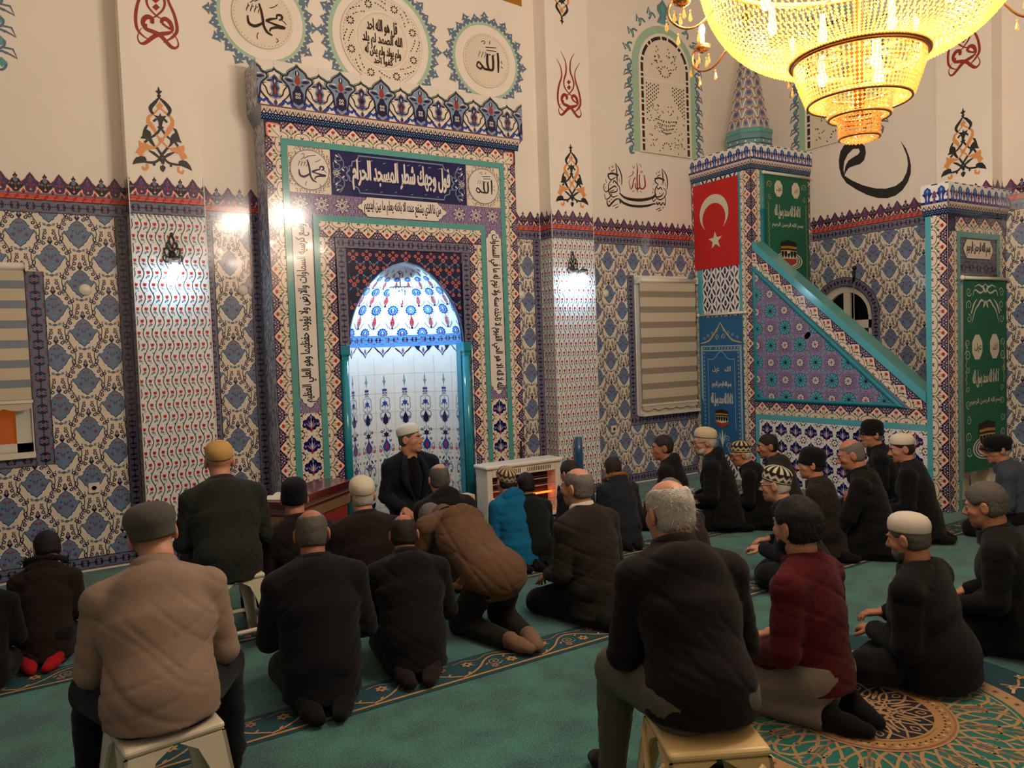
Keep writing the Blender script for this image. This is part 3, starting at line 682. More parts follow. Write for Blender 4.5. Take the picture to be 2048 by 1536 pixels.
S(mb.build('wall_right'))
# pilaster on the right wall
mb = MB(); mb.box((8.30, 4.0, 0), (X1-.001, 4.56, ZC), 'plaster')
for f, a, c in ((side(8.30), -4.56, -4.0), (back(4.0), 8.30, X1), (flat((0, 4.56, 0), (-1, 0, 0), (0, 0, 1)), -X1, -8.30)):
    P = Pan(f); fill_border(P, (a, ZL, c, ZM)); fill_crest(P, a, c, ZM, a+.1); fill_waves(P, (a, 2.2, c, ZL), a); P.into(mb)
S(mb.build('trim_3'))
mb = MB(); mb.box((X0-.3, YB, 0), (X0, YQ+.3, ZC), 'plaster'); P = Pan(flat((X0, 0, 0), (0, 1, 0), (0, 0, 1))); fill_border(P, (YB, ZL, YQ, ZM)); P.add(rect(YB, 0, YQ, ZL), 't_pale', 0); P.into(mb); S(mb.build('wall_left'))
mb = MB(); mb.box((X0-.3, YB-.3, 0), (X1+.3, YB, ZC), 'plaster'); S(mb.build('wall_front'))
mb = MB(); mb.box((X0-.3, YB-.3, ZC), (X1+.3, YQ+.3, ZC+.2), 'plaster'); S(mb.build('ceiling'))
# windows
mat('pvc', (214,206,192), rough=.35, var=.02); mat('night_glass', (14,14,18), rough=.05, spec=.6)
mat('street_glow', (120,60,20), rough=.8, emit=(255,120,40), estr=.25, var=.6, vscale=9)
def frame_bars(rects, y0, y1, mname, fr):
    mb = MB()
    for a, b_, c, d in rects: mb.prism([(a, b_), (c, b_), (c, d), (a, d)], y0, y1, mname, fr)
    return mb
fb = lambda q: np.c_[q[:, 0], YQ+q[:, 2], q[:, 1]]
u0, u1, z0, z1 = WIN_L
o = S(frame_bars(((u0, z0, u1, z0+.07), (u0, z1-.07, u1, z1), (u0, z0, u0+.08, z1), (u1-.11, z0, u1, z1), ((u0+u1)/2-.05, z0, (u0+u1)/2+.05, z1)), .02, .09, 'pvc', fb).build('window_1'))
S(frame_bars(((u0-.02, z0-.045, u1+.012, z0+.0),), -.05, .12, 'white_plastic', fb).build('window_sill', o)); S(frame_bars(((u0, z0, u1, z1),), .05, .06, 'street_glow', fb).build('window_pane', o))
fr2 = lambda q: np.c_[X1+q[:, 2], q[:, 0], q[:, 1]]
mb = MB()
for i in range(24):
    t0, t1 = PI*i/24, PI*(i+1)/24; c = lambda t, r: (AY+r*math.cos(t), AZ+r*math.sin(t))
    mb.prism([c(t0, AR-.075), c(t0, AR), c(t1, AR), c(t1, AR-.075)], .04, .12, 'pvc', fr2)
for r in ((AY-.045, .95, AY+.045, AZ+AR-.04), (WR[0], .95, WR[0]+.075, AZ), (WR[1]-.075, .95, WR[1], AZ), (WR[0], AZ-.16, WR[1], AZ-.06), (WR[0], .95, WR[1], 1.02)):
    mb.prism([(r[0], r[1]), (r[2], r[1]), (r[2], r[3]), (r[0], r[3])], .05, .115, 'pvc', fr2)
o = S(mb.build('window_2'))
mb = MB(); mb.prism([(WR[0]+.001, .951)]+[(WR[1]-.001, .951)]+[(AY-(AR-.001)*math.cos(t), AZ+(AR-.001)*math.sin(t)) for t in np.linspace(0, PI, 25)], .08, .09, 'night_glass', fr2); S(mb.build('window_pane', o))
BISM = [('k',[0.0056,0.0182,0.021,0.007],[(6.142,3.911),(6.159,3.825),(6.16,3.744),(6.165,3.662)]),('k',[0.0042,0.0154,0.0182,0.0154,0.0098],[(6.143,3.908),(6.195,3.852),(6.227,3.785),(6.236,3.715),(6.226,3.656)]),('k',[0.021,0.0238,0.0238],[(6.017,3.766),(6.093,3.784),(6.184,3.769)]),('k',[0.0238,0.0182,0.014,0.0112],[(6.02,3.757),(6.034,3.727),(6.067,3.706),(6.137,3.742)]),('k',[0.0098,0.014,0.0168,0.0168,0.0154,0.007],[(6.075,3.704),(6.031,3.651),(6.025,3.593),(6.038,3.536),(6.09,3.504),(6.167,3.528)]),('k',[0.0112,0.0154,0.0168,0.0112,0.0098],[(6.096,3.668),(6.113,3.699),(6.15,3.673),(6.194,3.629),(6.207,3.572)]),('k',[0.014,0.0182,0.0168,0.0126,0.0112],[(6.148,3.62),(6.118,3.635),(6.056,3.601),(5.986,3.555),(5.957,3.576)]),('k',[0.0098,0.0112,0.0084,0.0056],[(5.957,3.57),(5.947,3.609),(5.96,3.645),(5.975,3.652)]),('k',[0.0098,0.0154,0.0154,0.0112],[(6.027,3.546),(6.085,3.557),(6.146,3.573),(6.163,3.609)]),('k',[0.0112,0.0154,0.0098,0.0084],[(6.076,3.538),(6.021,3.482),(5.976,3.473),(5.959,3.529)]),('k',[0.0168,0.028,0.035,0.0378,0.035,0.028,0.0154],[(6.191,3.559),(6.267,3.512),(6.368,3.496),(6.502,3.496),(6.623,3.514),(6.729,3.546),(6.788,3.593)]),('k',[0.007,0.0168,0.021,0.0238,0.0182,0.0098],[(5.994,3.468),(5.996,3.422),(6.021,3.389),(6.072,3.433),(6.135,3.479),(6.197,3.489)]),('k',[0.028,0.0308,0.0308,0.0308,0.028,0.021,0.014],[(6.189,3.483),(6.264,3.441),(6.38,3.419),(6.515,3.42),(6.644,3.437),(6.726,3.461),(6.784,3.471)]),('k',[0.021,0.0182],[(6.192,3.483),(6.206,3.431)]),('k',[0.0154,0.021,0.0154,0.0182,0.014,0.0154,0.0098],[(6.793,3.496),(6.808,3.461),(6.842,3.488),(6.866,3.459),(6.9,3.492),(6.933,3.463),(6.948,3.544)]),('k',[0.0098,0.0112],[(6.948,3.544),(6.928,3.579)]),('k',[0.0056,0.0182,0.0196,0.0084],[(6.899,3.915),(6.912,3.834),(6.914,3.761),(6.908,3.712)]),('k',[0.0042,0.0154,0.0182,0.0154,0.0084],[(6.903,3.912),(6.955,3.862),(6.986,3.792),(6.988,3.718),(6.973,3.656)]),('k',[0.0196,0.0224,0.0224],[(6.77,3.776),(6.845,3.795),(6.935,3.775)]),('k',[0.021,0.0168,0.0126],[(6.774,3.767),(6.785,3.738),(6.825,3.717)]),('k',[0.0098,0.014,0.0168,0.0168,0.014],[(6.834,3.718),(6.782,3.659),(6.772,3.604),(6.795,3.545),(6.86,3.522)]),('k',[0.014,0.0126,0.0112,0.0084],[(6.86,3.522),(6.936,3.568),(6.96,3.637),(6.915,3.676)]),('k',[0.0112,0.014,0.0154,0.0126],[(6.799,3.679),(6.832,3.657),(6.865,3.678),(6.898,3.65)]),('k',[0.014,0.0168,0.0154,0.0098],[(6.779,3.562),(6.828,3.559),(6.887,3.582),(6.913,3.621)]),('k',[0.0154,0.0154,0.0126],[(6.779,3.568),(6.729,3.528),(6.744,3.493)]),('k',[0.0126,0.0126],[(6.744,3.496),(6.782,3.526)]),('r',[0.007,0.0182,0.021,0.021,0.0168,0.0056],[(6.483,3.947),(6.491,3.856),(6.48,3.772),(6.481,3.688),(6.483,3.629),(6.481,3.581)]),('r',[0.0126,0.021,0.021,0.0168],[(6.597,3.812),(6.607,3.747),(6.608,3.675),(6.571,3.636)]),('r',[0.0168,0.0196,0.0182,0.0154],[(6.571,3.636),(6.531,3.645),(6.518,3.727),(6.525,3.811)]),('r',[0.0168,0.0182,0.0182,0.014],[(6.524,3.656),(6.491,3.63),(6.459,3.639),(6.446,3.697)]),('r',[0.0126,0.0154,0.0168,0.0126,0.0084],[(6.452,3.769),(6.423,3.731),(6.405,3.658),(6.38,3.621),(6.358,3.655)]),('r',[0.0084,0.007,0.0056],[(6.358,3.655),(6.352,3.713),(6.377,3.751)]),('r',[0.0084,0.0084],[(6.346,3.76),(6.418,3.802)]),('r',[0.0098,0.0112,0.0084],[(6.412,3.843),(6.427,3.82),(6.403,3.812)]),('k',[0.007,0.007,0.0084],[(6.526,3.936),(6.549,3.915),(6.548,3.897)]),('r',[0.0056,0.007,0.0056],[(6.406,3.901),(6.429,3.874),(6.446,3.911)]),('k',[0.007,0.007],[(6.395,3.589),(6.435,3.607)]),('k',[0.0098,0.0084],[(6.53,3.609),(6.545,3.592)]),('r',[0.007,0.007,0.007,0.007],[(6.531,3.854),(6.546,3.831),(6.563,3.857),(6.574,3.834)]),('k',[0.0098,0.0098],[(6.064,3.805),(6.125,3.831)]),('k',[0.0098,0.0098],[(6.812,3.81),(6.871,3.839)]),('r',[0.0098,0.0098],[(6.043,3.855),(6.049,3.821)]),('r',[0.0084,0.0084],[(6.798,3.86),(6.809,3.834)]),('r',[0.0056,0.0084,0.0056],[(6.074,3.875),(6.092,3.854),(6.108,3.884)]),('r',[0.0056,0.0084,0.0056],[(6.827,3.887),(6.847,3.858),(6.861,3.893)]),('r',[0.007,0.0084,0.0056],[(5.985,3.711),(5.991,3.671),(6.006,3.672)]),('r',[0.007,0.0084],[(6.19,3.729),(6.204,3.689)]),('r',[0.007,0.0084],[(6.946,3.739),(6.958,3.704)]),('r',[0.0084,0.0084],[(6.054,3.641),(6.069,3.648)]),('k',[0.0098,0.0098],[(6.047,3.562),(6.109,3.59)]),('r',[0.007,0.007],[(5.97,3.617),(5.984,3.595)]),('r',[0.0238,0.0238],[(6.024,3.45),(6.038,3.44)]),('r',[0.021,0.021],[(6.055,3.476),(6.066,3.468)]),('k',[0.0084,0.0084],[(6.074,3.387),(6.164,3.428)]),('k',[0.0098,0.0098],[(6.115,3.369),(6.17,3.396)]),('k',[0.0098,0.0098],[(6.781,3.395),(6.856,3.425)]),('k',[0.0112,0.0112],[(6.822,3.38),(6.872,3.404)]),('r',[0.0238,0.0238],[(6.894,3.433),(6.906,3.425)]),('r',[0.021,0.021],[(6.728,3.612),(6.739,3.604)]),('r',[0.0084,0.0084],[(6.838,3.606),(6.863,3.602)]),('r',[0.0056,0.007],[(6.735,3.716),(6.76,3.712)]),('r',[0.0056,0.007],[(6.875,3.727),(6.883,3.71)]),('r',[0.007,0.007],[(6.733,3.661),(6.749,3.638)])]
TRI = [('k',None,[(0.004,0.688),(0.011,0.668),(0.013,0.656),(0.032,0.651),(0.019,0.635),(0.01,0.625),(0.021,0.615),(0.013,0.6),(0.002,0.589),(-0.007,0.597),(-0.013,0.609),(-0.003,0.623),(-0.01,0.631),(-0.024,0.646),(-0.006,0.653),(-0.004,0.669)]),('k',[0.0112,0.0272,0.032,0.024,0.0192],[(0.002,0.594),(-0.03,0.551),(-0.064,0.507),(-0.062,0.474),(-0.047,0.454)]),('k',[0.0112,0.0272,0.032,0.024,0.0192],[(0.005,0.594),(0.043,0.561),(0.077,0.518),(0.08,0.488),(0.062,0.455)]),('o',None,[(0.007,0.564),(0.018,0.549),(0.031,0.533),(0.025,0.515),(0.004,0.503),(-0.016,0.51),(-0.022,0.526),(-0.004,0.546)]),('o',[0.0112,0.0176,0.024,0.032,0.04,0.032,0.016],[(0.0,0.508),(-0.046,0.458),(-0.081,0.428),(-0.088,0.389),(-0.075,0.369),(-0.049,0.329),(-0.031,0.288)]),('o',[0.0112,0.0176,0.024,0.032,0.04,0.032,0.016],[(0.008,0.509),(0.055,0.472),(0.093,0.433),(0.095,0.39),(0.072,0.344),(0.05,0.307),(0.028,0.274)]),('o',[0.016,0.0144,0.0144,0.0128,0.0128],[(-0.031,0.288),(-0.009,0.257),(0.018,0.225),(0.06,0.186),(0.08,0.18)]),('o',[0.016,0.0144,0.0144,0.0128,0.0128],[(0.028,0.274),(0.002,0.241),(-0.02,0.204),(-0.045,0.184),(-0.069,0.181)]),('o',None,[(-0.021,0.255),(0.004,0.271),(0.028,0.261),(0.024,0.243),(0.001,0.223),(-0.02,0.234)]),('k',None,[(0.006,0.47),(0.015,0.445),(0.054,0.454),(0.036,0.426),(0.023,0.398),(0.014,0.363),(0.03,0.356),(0.02,0.342),(0.003,0.336),(-0.014,0.34),(-0.024,0.351),(-0.01,0.36),(-0.011,0.394),(-0.024,0.423),(-0.047,0.45),(-0.007,0.442)]),('k',[0.0176,0.0176],[(-0.05,0.394),(-0.025,0.418)]),('k',[0.0176,0.0176],[(0.032,0.425),(0.056,0.398)]),('k',[0.0176,0.0208,0.0176,0.016,0.0176],[(0.007,0.34),(0.03,0.309),(0.064,0.269),(0.088,0.259),(0.103,0.235)]),('k',[0.0176,0.0208,0.0176,0.016],[(-0.001,0.339),(-0.022,0.307),(-0.056,0.273),(-0.085,0.257)]),('k',None,[(-0.103,0.361),(-0.091,0.357),(-0.105,0.323),(-0.078,0.309),(-0.07,0.284),(-0.074,0.262),(-0.059,0.225),(-0.043,0.192),(-0.06,0.189),(-0.083,0.214),(-0.101,0.242),(-0.156,0.244),(-0.139,0.267),(-0.134,0.302),(-0.12,0.338)]),('k',None,[(0.098,0.36),(0.126,0.35),(0.14,0.308),(0.15,0.266),(0.163,0.241),(0.125,0.247),(0.104,0.243),(0.077,0.206),(0.048,0.189),(0.071,0.231),(0.071,0.266),(0.082,0.293),(0.099,0.312),(0.114,0.319)]),('k',[0.0192,0.0192],[(-0.126,0.213),(-0.102,0.237)]),('k',[0.0192,0.0192],[(0.108,0.244),(0.131,0.207)]),('o',None,[(-0.169,0.228),(-0.15,0.211),(-0.123,0.209),(-0.096,0.2),(-0.053,0.183),(-0.045,0.171),(-0.086,0.162),(-0.118,0.15),(-0.135,0.131),(-0.146,0.1),(-0.168,0.1),(-0.175,0.118),(-0.2,0.123),(-0.182,0.156),(-0.168,0.17)]),('o',None,[(0.177,0.223),(0.182,0.191),(0.176,0.164),(0.194,0.144),(0.201,0.118),(0.187,0.119),(0.17,0.097),(0.15,0.108),(0.14,0.142),(0.099,0.156),(0.06,0.182),(0.077,0.192),(0.126,0.202),(0.152,0.214)]),('k',[0.0096,0.024,0.0192,0.016,0.0112],[(-0.098,0.152),(-0.063,0.134),(-0.025,0.104),(-0.002,0.076),(0.017,0.06)]),('k',[0.0096,0.024,0.0192,0.016,0.0112],[(0.099,0.156),(0.057,0.134),(0.024,0.109),(-0.006,0.075),(-0.018,0.083)]),('k',[0.0192,0.0208,0.016,0.0144],[(-0.037,0.185),(-0.007,0.136),(0.015,0.104),(0.009,0.051)]),('k',[0.0192,0.0208,0.016,0.0144],[(0.048,0.189),(0.018,0.147),(-0.008,0.11),(0.003,0.05)]),('k',[0.016,0.0208,0.0208,0.0176,0.0144],[(-0.131,0.055),(-0.091,0.054),(-0.051,0.062),(-0.017,0.092),(0.005,0.128)]),('k',[0.016,0.0192,0.0192,0.0176,0.0144],[(0.144,0.055),(0.102,0.056),(0.054,0.064),(0.027,0.087),(0.008,0.12)]),('k',None,[(-0.225,0.024),(-0.217,0.055),(-0.196,0.086),(-0.16,0.099),(-0.129,0.098),(-0.117,0.077),(-0.119,0.051),(-0.155,0.044),(-0.194,0.036)]),('k',None,[(0.233,0.015),(0.218,0.058),(0.191,0.091),(0.154,0.098),(0.129,0.084),(0.126,0.058),(0.159,0.044),(0.2,0.03)]),('k',None,[(-0.017,0.031),(0.0,0.04),(0.005,0.051),(0.012,0.038),(0.026,0.027),(0.02,0.004),(0.003,-0.019),(-0.014,-0.003),(-0.02,0.014)]),('k',None,[(-0.074,0.047),(-0.051,0.054),(-0.051,0.035),(-0.065,0.028),(-0.072,0.034)]),('k',None,[(0.06,0.052),(0.078,0.051),(0.075,0.033),(0.064,0.028),(0.056,0.038)]),('o',[0.0176,0.024,0.0208,0.0128],[(-0.116,0.039),(-0.116,0.009),(-0.138,-0.006),(-0.152,0.018)]),('o',[0.0176,0.024,0.0208,0.0128],[(0.124,0.036),(0.124,0.003),(0.153,-0.01),(0.162,0.018)])]
TUL = [('c',[0.0049,0.0132,0.0198,0.0231,0.0264,0.0231,0.0132,0.0049],[(-0.149,0.606),(-0.096,0.525),(-0.085,0.422),(-0.123,0.326),(-0.146,0.218),(-0.141,0.114),(-0.096,0.06),(-0.04,0.035)]),('c',[0.0049,0.0132,0.0215,0.0198,0.0165,0.0132,0.0049],[(-0.089,0.698),(-0.028,0.596),(-0.023,0.477),(-0.055,0.382),(-0.048,0.308),(0.015,0.242),(0.063,0.226)]),('c',[0.0049,0.0132,0.0215,0.0198,0.0165,0.0132,0.0049],[(0.1,0.701),(0.05,0.624),(0.035,0.501),(0.079,0.387),(0.066,0.309),(0.006,0.24),(-0.023,0.221)]),('c',[0.0049,0.0115,0.0198,0.0231,0.0264,0.0198,0.0049],[(0.174,0.615),(0.102,0.497),(0.108,0.391),(0.151,0.276),(0.166,0.156),(0.125,0.09),(0.055,0.035)]),('c',None,[(0.012,0.4),(0.042,0.377),(0.01,0.346),(-0.018,0.368)]),('c',None,[(0.014,0.344),(0.041,0.319),(0.011,0.285),(-0.018,0.311)]),('u',[0.03,0.035,0.0375,0.035,0.03,0.025],[(-0.025,0.176),(-0.025,0.214),(-0.06,0.223),(-0.089,0.192),(-0.093,0.154),(-0.063,0.15)]),('u',[0.01,0.03,0.033,0.035,0.032,0.03,0.03,0.02,0.012,0.008,0.005],[(-0.102,0.148),(-0.074,0.123),(-0.039,0.113),(0.004,0.102),(0.042,0.081),(0.08,0.041),(0.114,0.009),(0.145,0.005),(0.169,0.033),(0.162,0.079),(0.129,0.13)]),('u',None,[(-0.023,0.172),(-0.02,0.196),(-0.029,0.222),(-0.028,0.166)]),('u',[0.025,0.03,0.035,0.0375,0.03,0.02],[(0.048,0.19),(0.054,0.22),(0.081,0.232),(0.111,0.212),(0.127,0.172),(0.129,0.14)]),('u',[0.022,0.02],[(0.052,0.191),(0.078,0.172)]),('u',[0.015,0.02],[(0.078,0.172),(0.117,0.156)]),('u',[0.012,0.03,0.035,0.033,0.03,0.025,0.015,0.01,0.007,0.005],[(0.129,0.14),(0.093,0.119),(0.021,0.096),(-0.025,0.064),(-0.061,0.029),(-0.097,0.0),(-0.127,0.004),(-0.14,0.043),(-0.127,0.087),(-0.106,0.124)])]
WAW = [(None,[(-5.725,4.057),(-5.657,4.056),(-5.568,4.027),(-5.507,3.956),(-5.496,3.874),(-5.519,3.799),(-5.572,3.763),(-5.661,3.759),(-5.725,3.748),(-5.762,3.707),(-5.781,3.67),(-5.682,3.593),(-5.541,3.508),(-5.385,3.441),(-5.25,3.412),(-5.135,3.421),(-5.053,3.466),(-5.004,3.548),(-4.987,3.635),(-4.999,3.729),(-5.033,3.82),(-5.072,3.914),(-5.009,3.815),(-4.97,3.707),(-4.953,3.612),(-4.957,3.522),(-4.99,3.438),(-5.054,3.359),(-5.136,3.313),(-5.235,3.3),(-5.353,3.324),(-5.49,3.386),(-5.63,3.477),(-5.755,3.575),(-5.818,3.669),(-5.85,3.775),(-5.854,3.874),(-5.832,3.968),(-5.784,4.03)]),(None,[(-5.781,3.691),(-5.793,3.746),(-5.778,3.841),(-5.731,3.912),(-5.658,3.96),(-5.587,3.946),(-5.57,3.91),(-5.597,3.881),(-5.66,3.863),(-5.724,3.837),(-5.761,3.788),(-5.777,3.726)])]
# ------------------------------------------------------------------ prayer niche
mm = bpy.data.materials.new('marble_slab'); mm.use_nodes = True; nt = mm.node_tree; b = nt.nodes['Principled BSDF']; b.inputs['Roughness'].default_value = .25
tc = nt.nodes.new('ShaderNodeTexCoord'); mp = nt.nodes.new('ShaderNodeMapping'); mp.inputs['Scale'].default_value = (14, 26, 9); n1 = nt.nodes.new('ShaderNodeTexNoise'); n1.inputs['Scale'].default_value = 1.6; n1.inputs['Detail'].default_value = 6; n1.inputs['Distortion'].default_value = 1.6
cr = nt.nodes.new('ShaderNodeValToRGB'); e = cr.color_ramp.elements; e[0].position = .42; e[0].color = (lin(84), lin(92), lin(122), 1); e[1].position = .58; e[1].color = (lin(216), lin(216), lin(218), 1)
nt.links.new(tc.outputs['Object'], mp.inputs['Vector']); nt.links.new(mp.outputs['Vector'], n1.inputs['Vector']); nt.links.new(n1.outputs['Fac'], cr.inputs['Fac']); nt.links.new(cr.outputs['Color'], b.inputs['Base Color'])
MATS['marble'] = mm
MX, FY, ML, MR_ = 3.17, 6.90, 1.875, 4.475
HW, SPR, APX = .60, 1.81, 2.60
def hw(z):
    if z <= SPR: return HW
    t = min(1, (z-SPR)/(APX-SPR)); return HW*max(0, 1-t**1.9)**.62
mih = tag(empty('mihrab', (MX, FY, 0)), 'tall tiled prayer niche with blue cresting and a lit vaulted recess', 'prayer niche')
def mpart(mb, name): 
    o = mb.build(name); o.parent = mih; o.matrix_parent_inverse = Matrix.Translation((-MX, -FY, 0)); return o
bf = back(FY)
zs = list(np.linspace(SPR, APX, 25))
# carcass: sides of slab, face with arched opening
mb = MB()
for a, c in ((ML, 2.47), (3.868, MR_)): mb.box((a, FY, 0), (c, YQ-.002, 3.80), 'marble')
mb.box((2.47, FY, APX+.001), (3.868, YQ-.002, 3.80), 'marble')
for za, zb in zip(zs[:-1], zs[1:]):
    for sg, edge in ((-1, 2.47), (1, 3.868)):
        pts = [(edge, za), (MX+sg*hw(za), za), (MX+sg*hw(zb), zb), (edge, zb)]
        if sg > 0: pts = pts[::-1]
        mb.prism(pts[::-1], 0, .03, 't_navy', lambda q: np.c_[q[:, 0], FY+q[:, 2], q[:, 1]])
mpart(mb, 'carcass')
# outer border with tulips and teal bands
mb = MB(); P = Pan(bf)
fill_tulip(P, (2.012, 0), (0, 1), 3.8, .137, flip=1); fill_tulip(P, (4.332, 0), (0, 1), 3.8, .143, flip=-1)
P2 = Pan(bf, d0=.009)
P2.add(rect(ML, 3.655, MR_, 3.80), 't_navy', 0); fill_tulip(P2, (2.012, 3.655), (1, 0), 2.32, .143, flip=1)
for cx, sx in ((2.012, -1), (4.332, 1)):
    P2.add(A(0,0, .11,0, .125,.02, .125,.11, .11,.125, .02,.125, 0,.11)*[sx, 1]+[cx, 3.655], 't_salmon', 1); P2.add(A(0,0, .105,.005, .115,.1, .1,.115, .005,.105)*[sx, 1]+[cx, 3.655], 't_cream', 2)
    P2.add(circ(cx+sx*.092, 3.747, .018, 8), 't_red', 3); P2.add(circ(cx+sx*.05, 3.75, .012, 7), 't_rust', 3); P2.add(circ(cx+sx*.092, 3.70, .012, 7), 't_rust', 3); P2.add(ribbon(A(cx+sx*.01,3.665, cx+sx*.05,3.70, cx+sx*.085,3.74), .006, 2), 't_green', 3)
P.into(mb); P2.into(mb); mpart(mb, 'tulip_border')
def teal_strip(mb, r, P=None):
    p = Pan(bf, d0=.010); p.add(rect(*r), 't_teal', 0)
    vert = (r[3]-r[1]) > (r[2]-r[0])
    k = 1 if vert else 0
    a = math.ceil(r[k]/.2)*.2
    while a < r[k+2]:
        p.add(rect(r[0], a-.001, r[2], a+.001) if vert else rect(a-.001, r[1], a+.001, r[3]), 't_grout', 1); a += .2
    p.into(mb)
mb = MB()
for r in ((2.012, 0, 2.069, 3.60), (4.277, 0, 4.332, 3.60), (2.012, 3.60, 4.332, 3.655), (2.269, 0, 2.324, 2.942), (4.026, 0, 4.080, 2.942), (2.269, 2.942, 4.080, 2.998)): teal_strip(mb, r)
mpart(mb, 'teal_band')
# inscription field
mb = MB(); P = Pan(bf)
for x0, x1 in ((2.069, 2.461), (3.881, 4.277)):
    arab_fill(P, (x0, 3.19, x1, 3.60), 't_cream', 't_brown', seed=3); c = np.array([(x0+x1)/2, 3.398])
    for sx in (-1, 1):
        for sy in (-1, 1): P.add(A(0,0, .07,.0, .05,.03, .055,.055, .03,.05, 0,.07)*[-sx, -sy]+c+[sx*.19, sy*.2], 't_cream', 3)
    P.add(circ(*c, .182, 40), 't_grey', 4); P.add(circ(*c, .176, 40), 't_grout', 5); P.add(circ(*c, .172, 40), 't_white', 6)
P.add(rect(2.461, 3.19, 3.881, 3.60), 't_deep', 0)
# dark panel outline, lobed ends
X_, Y_ = 2.612, 3.228; X2_, Y2_ = 3.742, 3.572
def panel_outline(g):
    h = [(.12, Y_+g), (.12, Y_+g+.015), (.105, Y_+.045), (.06, Y_+.06), (.052, Y_+.10), (.026, Y_+.105), (.03, Y_+.14), (g, (Y_+Y2_)/2), (.03, Y2_-.14), (.026, Y2_-.105), (.052, Y2_-.10), (.06, Y2_-.06), (.105, Y2_-.045), (.12, Y2_-g-.015), (.12, Y2_-g)]
    l = [(X_+a, y) for a, y in h]; r = [(X2_-a, y) for a, y in h[::-1]]
    return np.array(l+r)
P.add(ribbon(panel_outline(0.0), .011, 0, True), 't_pale', 3)
for x0, sx in ((2.467, 1), (3.875, -1)):
    for yy, sy in ((3.30, 1), (3.49, -1)):
        c = np.array([x0+sx*.07, yy])
        for s in (A(-.055,.08, -.02,.085, .02,.06, .05,.02, .04,-.03, 0,-.06), A(-.05,.0, -.045,.05, -.01,.06, .015,.035, 0,.01, -.012,.022), A(0,-.08, .03,-.05, .02,-.02, -.02,-.02, -.03,-.045), A(.07,.09, .09,.06, .07,.03, .05,.045)): P.add(ribbon(s*[sx, sy]+c, .008, 3), 't_pale', 2, (2.461, 3.19, 3.881, 3.6))
        for q in (A(-.04,-.02, -.01,.01), A(.03,.05, .055,.075), A(-.03,-.07, .0,-.05)): P.add(lens(q[0]*[sx, sy]+c, q[1]*[sx, sy]+c, .018, 3), 't_white', 2)
    P.motif(star8((x0+sx*.05, 3.395), .04), base=0)
P.add(text_fit('فول وجهك شطر المسجد الحرام', 2.67, 3.255, 3.69, 3.535, .010), 't_white', 5)
for x, y in ((2.74,3.52), (2.86,3.535), (2.99,3.525), (3.12,3.54), (3.24,3.53), (3.36,3.54), (3.47,3.53), (3.58,3.53)): P.add(lens((x-.02, y-.008), (x+.022, y+.008), .009, 3), 't_pale', 5)
for x, y in ((2.80,3.262), (2.95,3.25), (3.10,3.262), (3.27,3.252), (3.42,3.262), (3.55,3.25)): P.add(lens((x-.014, y-.006), (x+.014, y+.006), .008, 3), 't_pale', 5)
# lower band with rosettes and cartouche
arab_fill(P, (2.069, 3.0, 4.277, 3.19), 't_lilac', 't_purple', seed=5)
for x in (2.165, 2.36, 2.555, 3.785, 3.98, 4.175):
    P.add(A(x-.085,3.095, x,3.01, x+.085,3.095, x,3.18), 't_mauve', 2); P.motif(star8((x, 3.095), .072, 't_white', 't_purple'), base=2)
ct = A(2.70,3.10, 2.725,3.125, 2.745,3.13, 2.76,3.16, 2.785,3.17, 2.80,3.195, 3.54,3.195, 3.56,3.17, 3.585,3.16, 3.60,3.13, 3.62,3.125, 3.645,3.10, 3.62,3.075, 3.60,3.07, 3.585,3.04, 3.56,3.03, 3.54,3.008, 2.80,3.008, 2.785,3.03, 2.76,3.04, 2.745,3.07, 2.725,3.075)
P.add(ct, 't_white', 6); P.add(ribbon(ct, .005, 0, True), 't_ink', 7); P.add(text_fit('من ذا الذي يشفع عنده الا باذنه يعلم ما بين ايديهم', 2.77, 3.03, 3.575, 3.172, .0035), 't_ink', 7)
# side strips with tall cartouches and palmette tiles
for x0, x1, down, txt in ((2.069, 2.269, True, 'وسع كرسيه السماوات والارض ولا يؤوده حفظهما وهو العلي العظيم'), (4.080, 4.277, False, 'الله لا اله الا هو الحي القيوم لا تاخذه سنة ولا نوم له ما في السماوات')):
    xc = (x0+x1)/2; wd = (x1-x0)*.46
    arab_fill(P, (x0, 1.2, x1, 3.0), 't_lilac', 't_purple', seed=8)
    h = A(0,1.245, .03,1.262, .035,1.285, .065,1.295, .07,1.325, 1,1.345)
    right = [(min(a, .093), y) for a, y in h]+[(.093, 2.865), (.07, 2.885), (.065, 2.915), (.035, 2.925), (.03, 2.948), (0, 2.965)]
    o = np.vstack([np.array(right), (np.array(right)*[-1, 1])[::-1]])+[xc, 0]
    P.add(o, 't_white', 3); P.add(ribbon(o, .005, 0, True), 't_ink', 4)
    P.add(text_vert(txt, xc-.066, 1.30, xc+.066, 2.91, down, .0045), 't_ink', 5)
    P.add(rect(x0, 0, x1, 1.2), 't_cream', 0)
    for k in range(6): P.motif(M_LOT, (xc, 1.11-.2*k), clip=(x0, 0, x1, 1.215))
P.into(mb); mpart(mb, 'inscription_field')
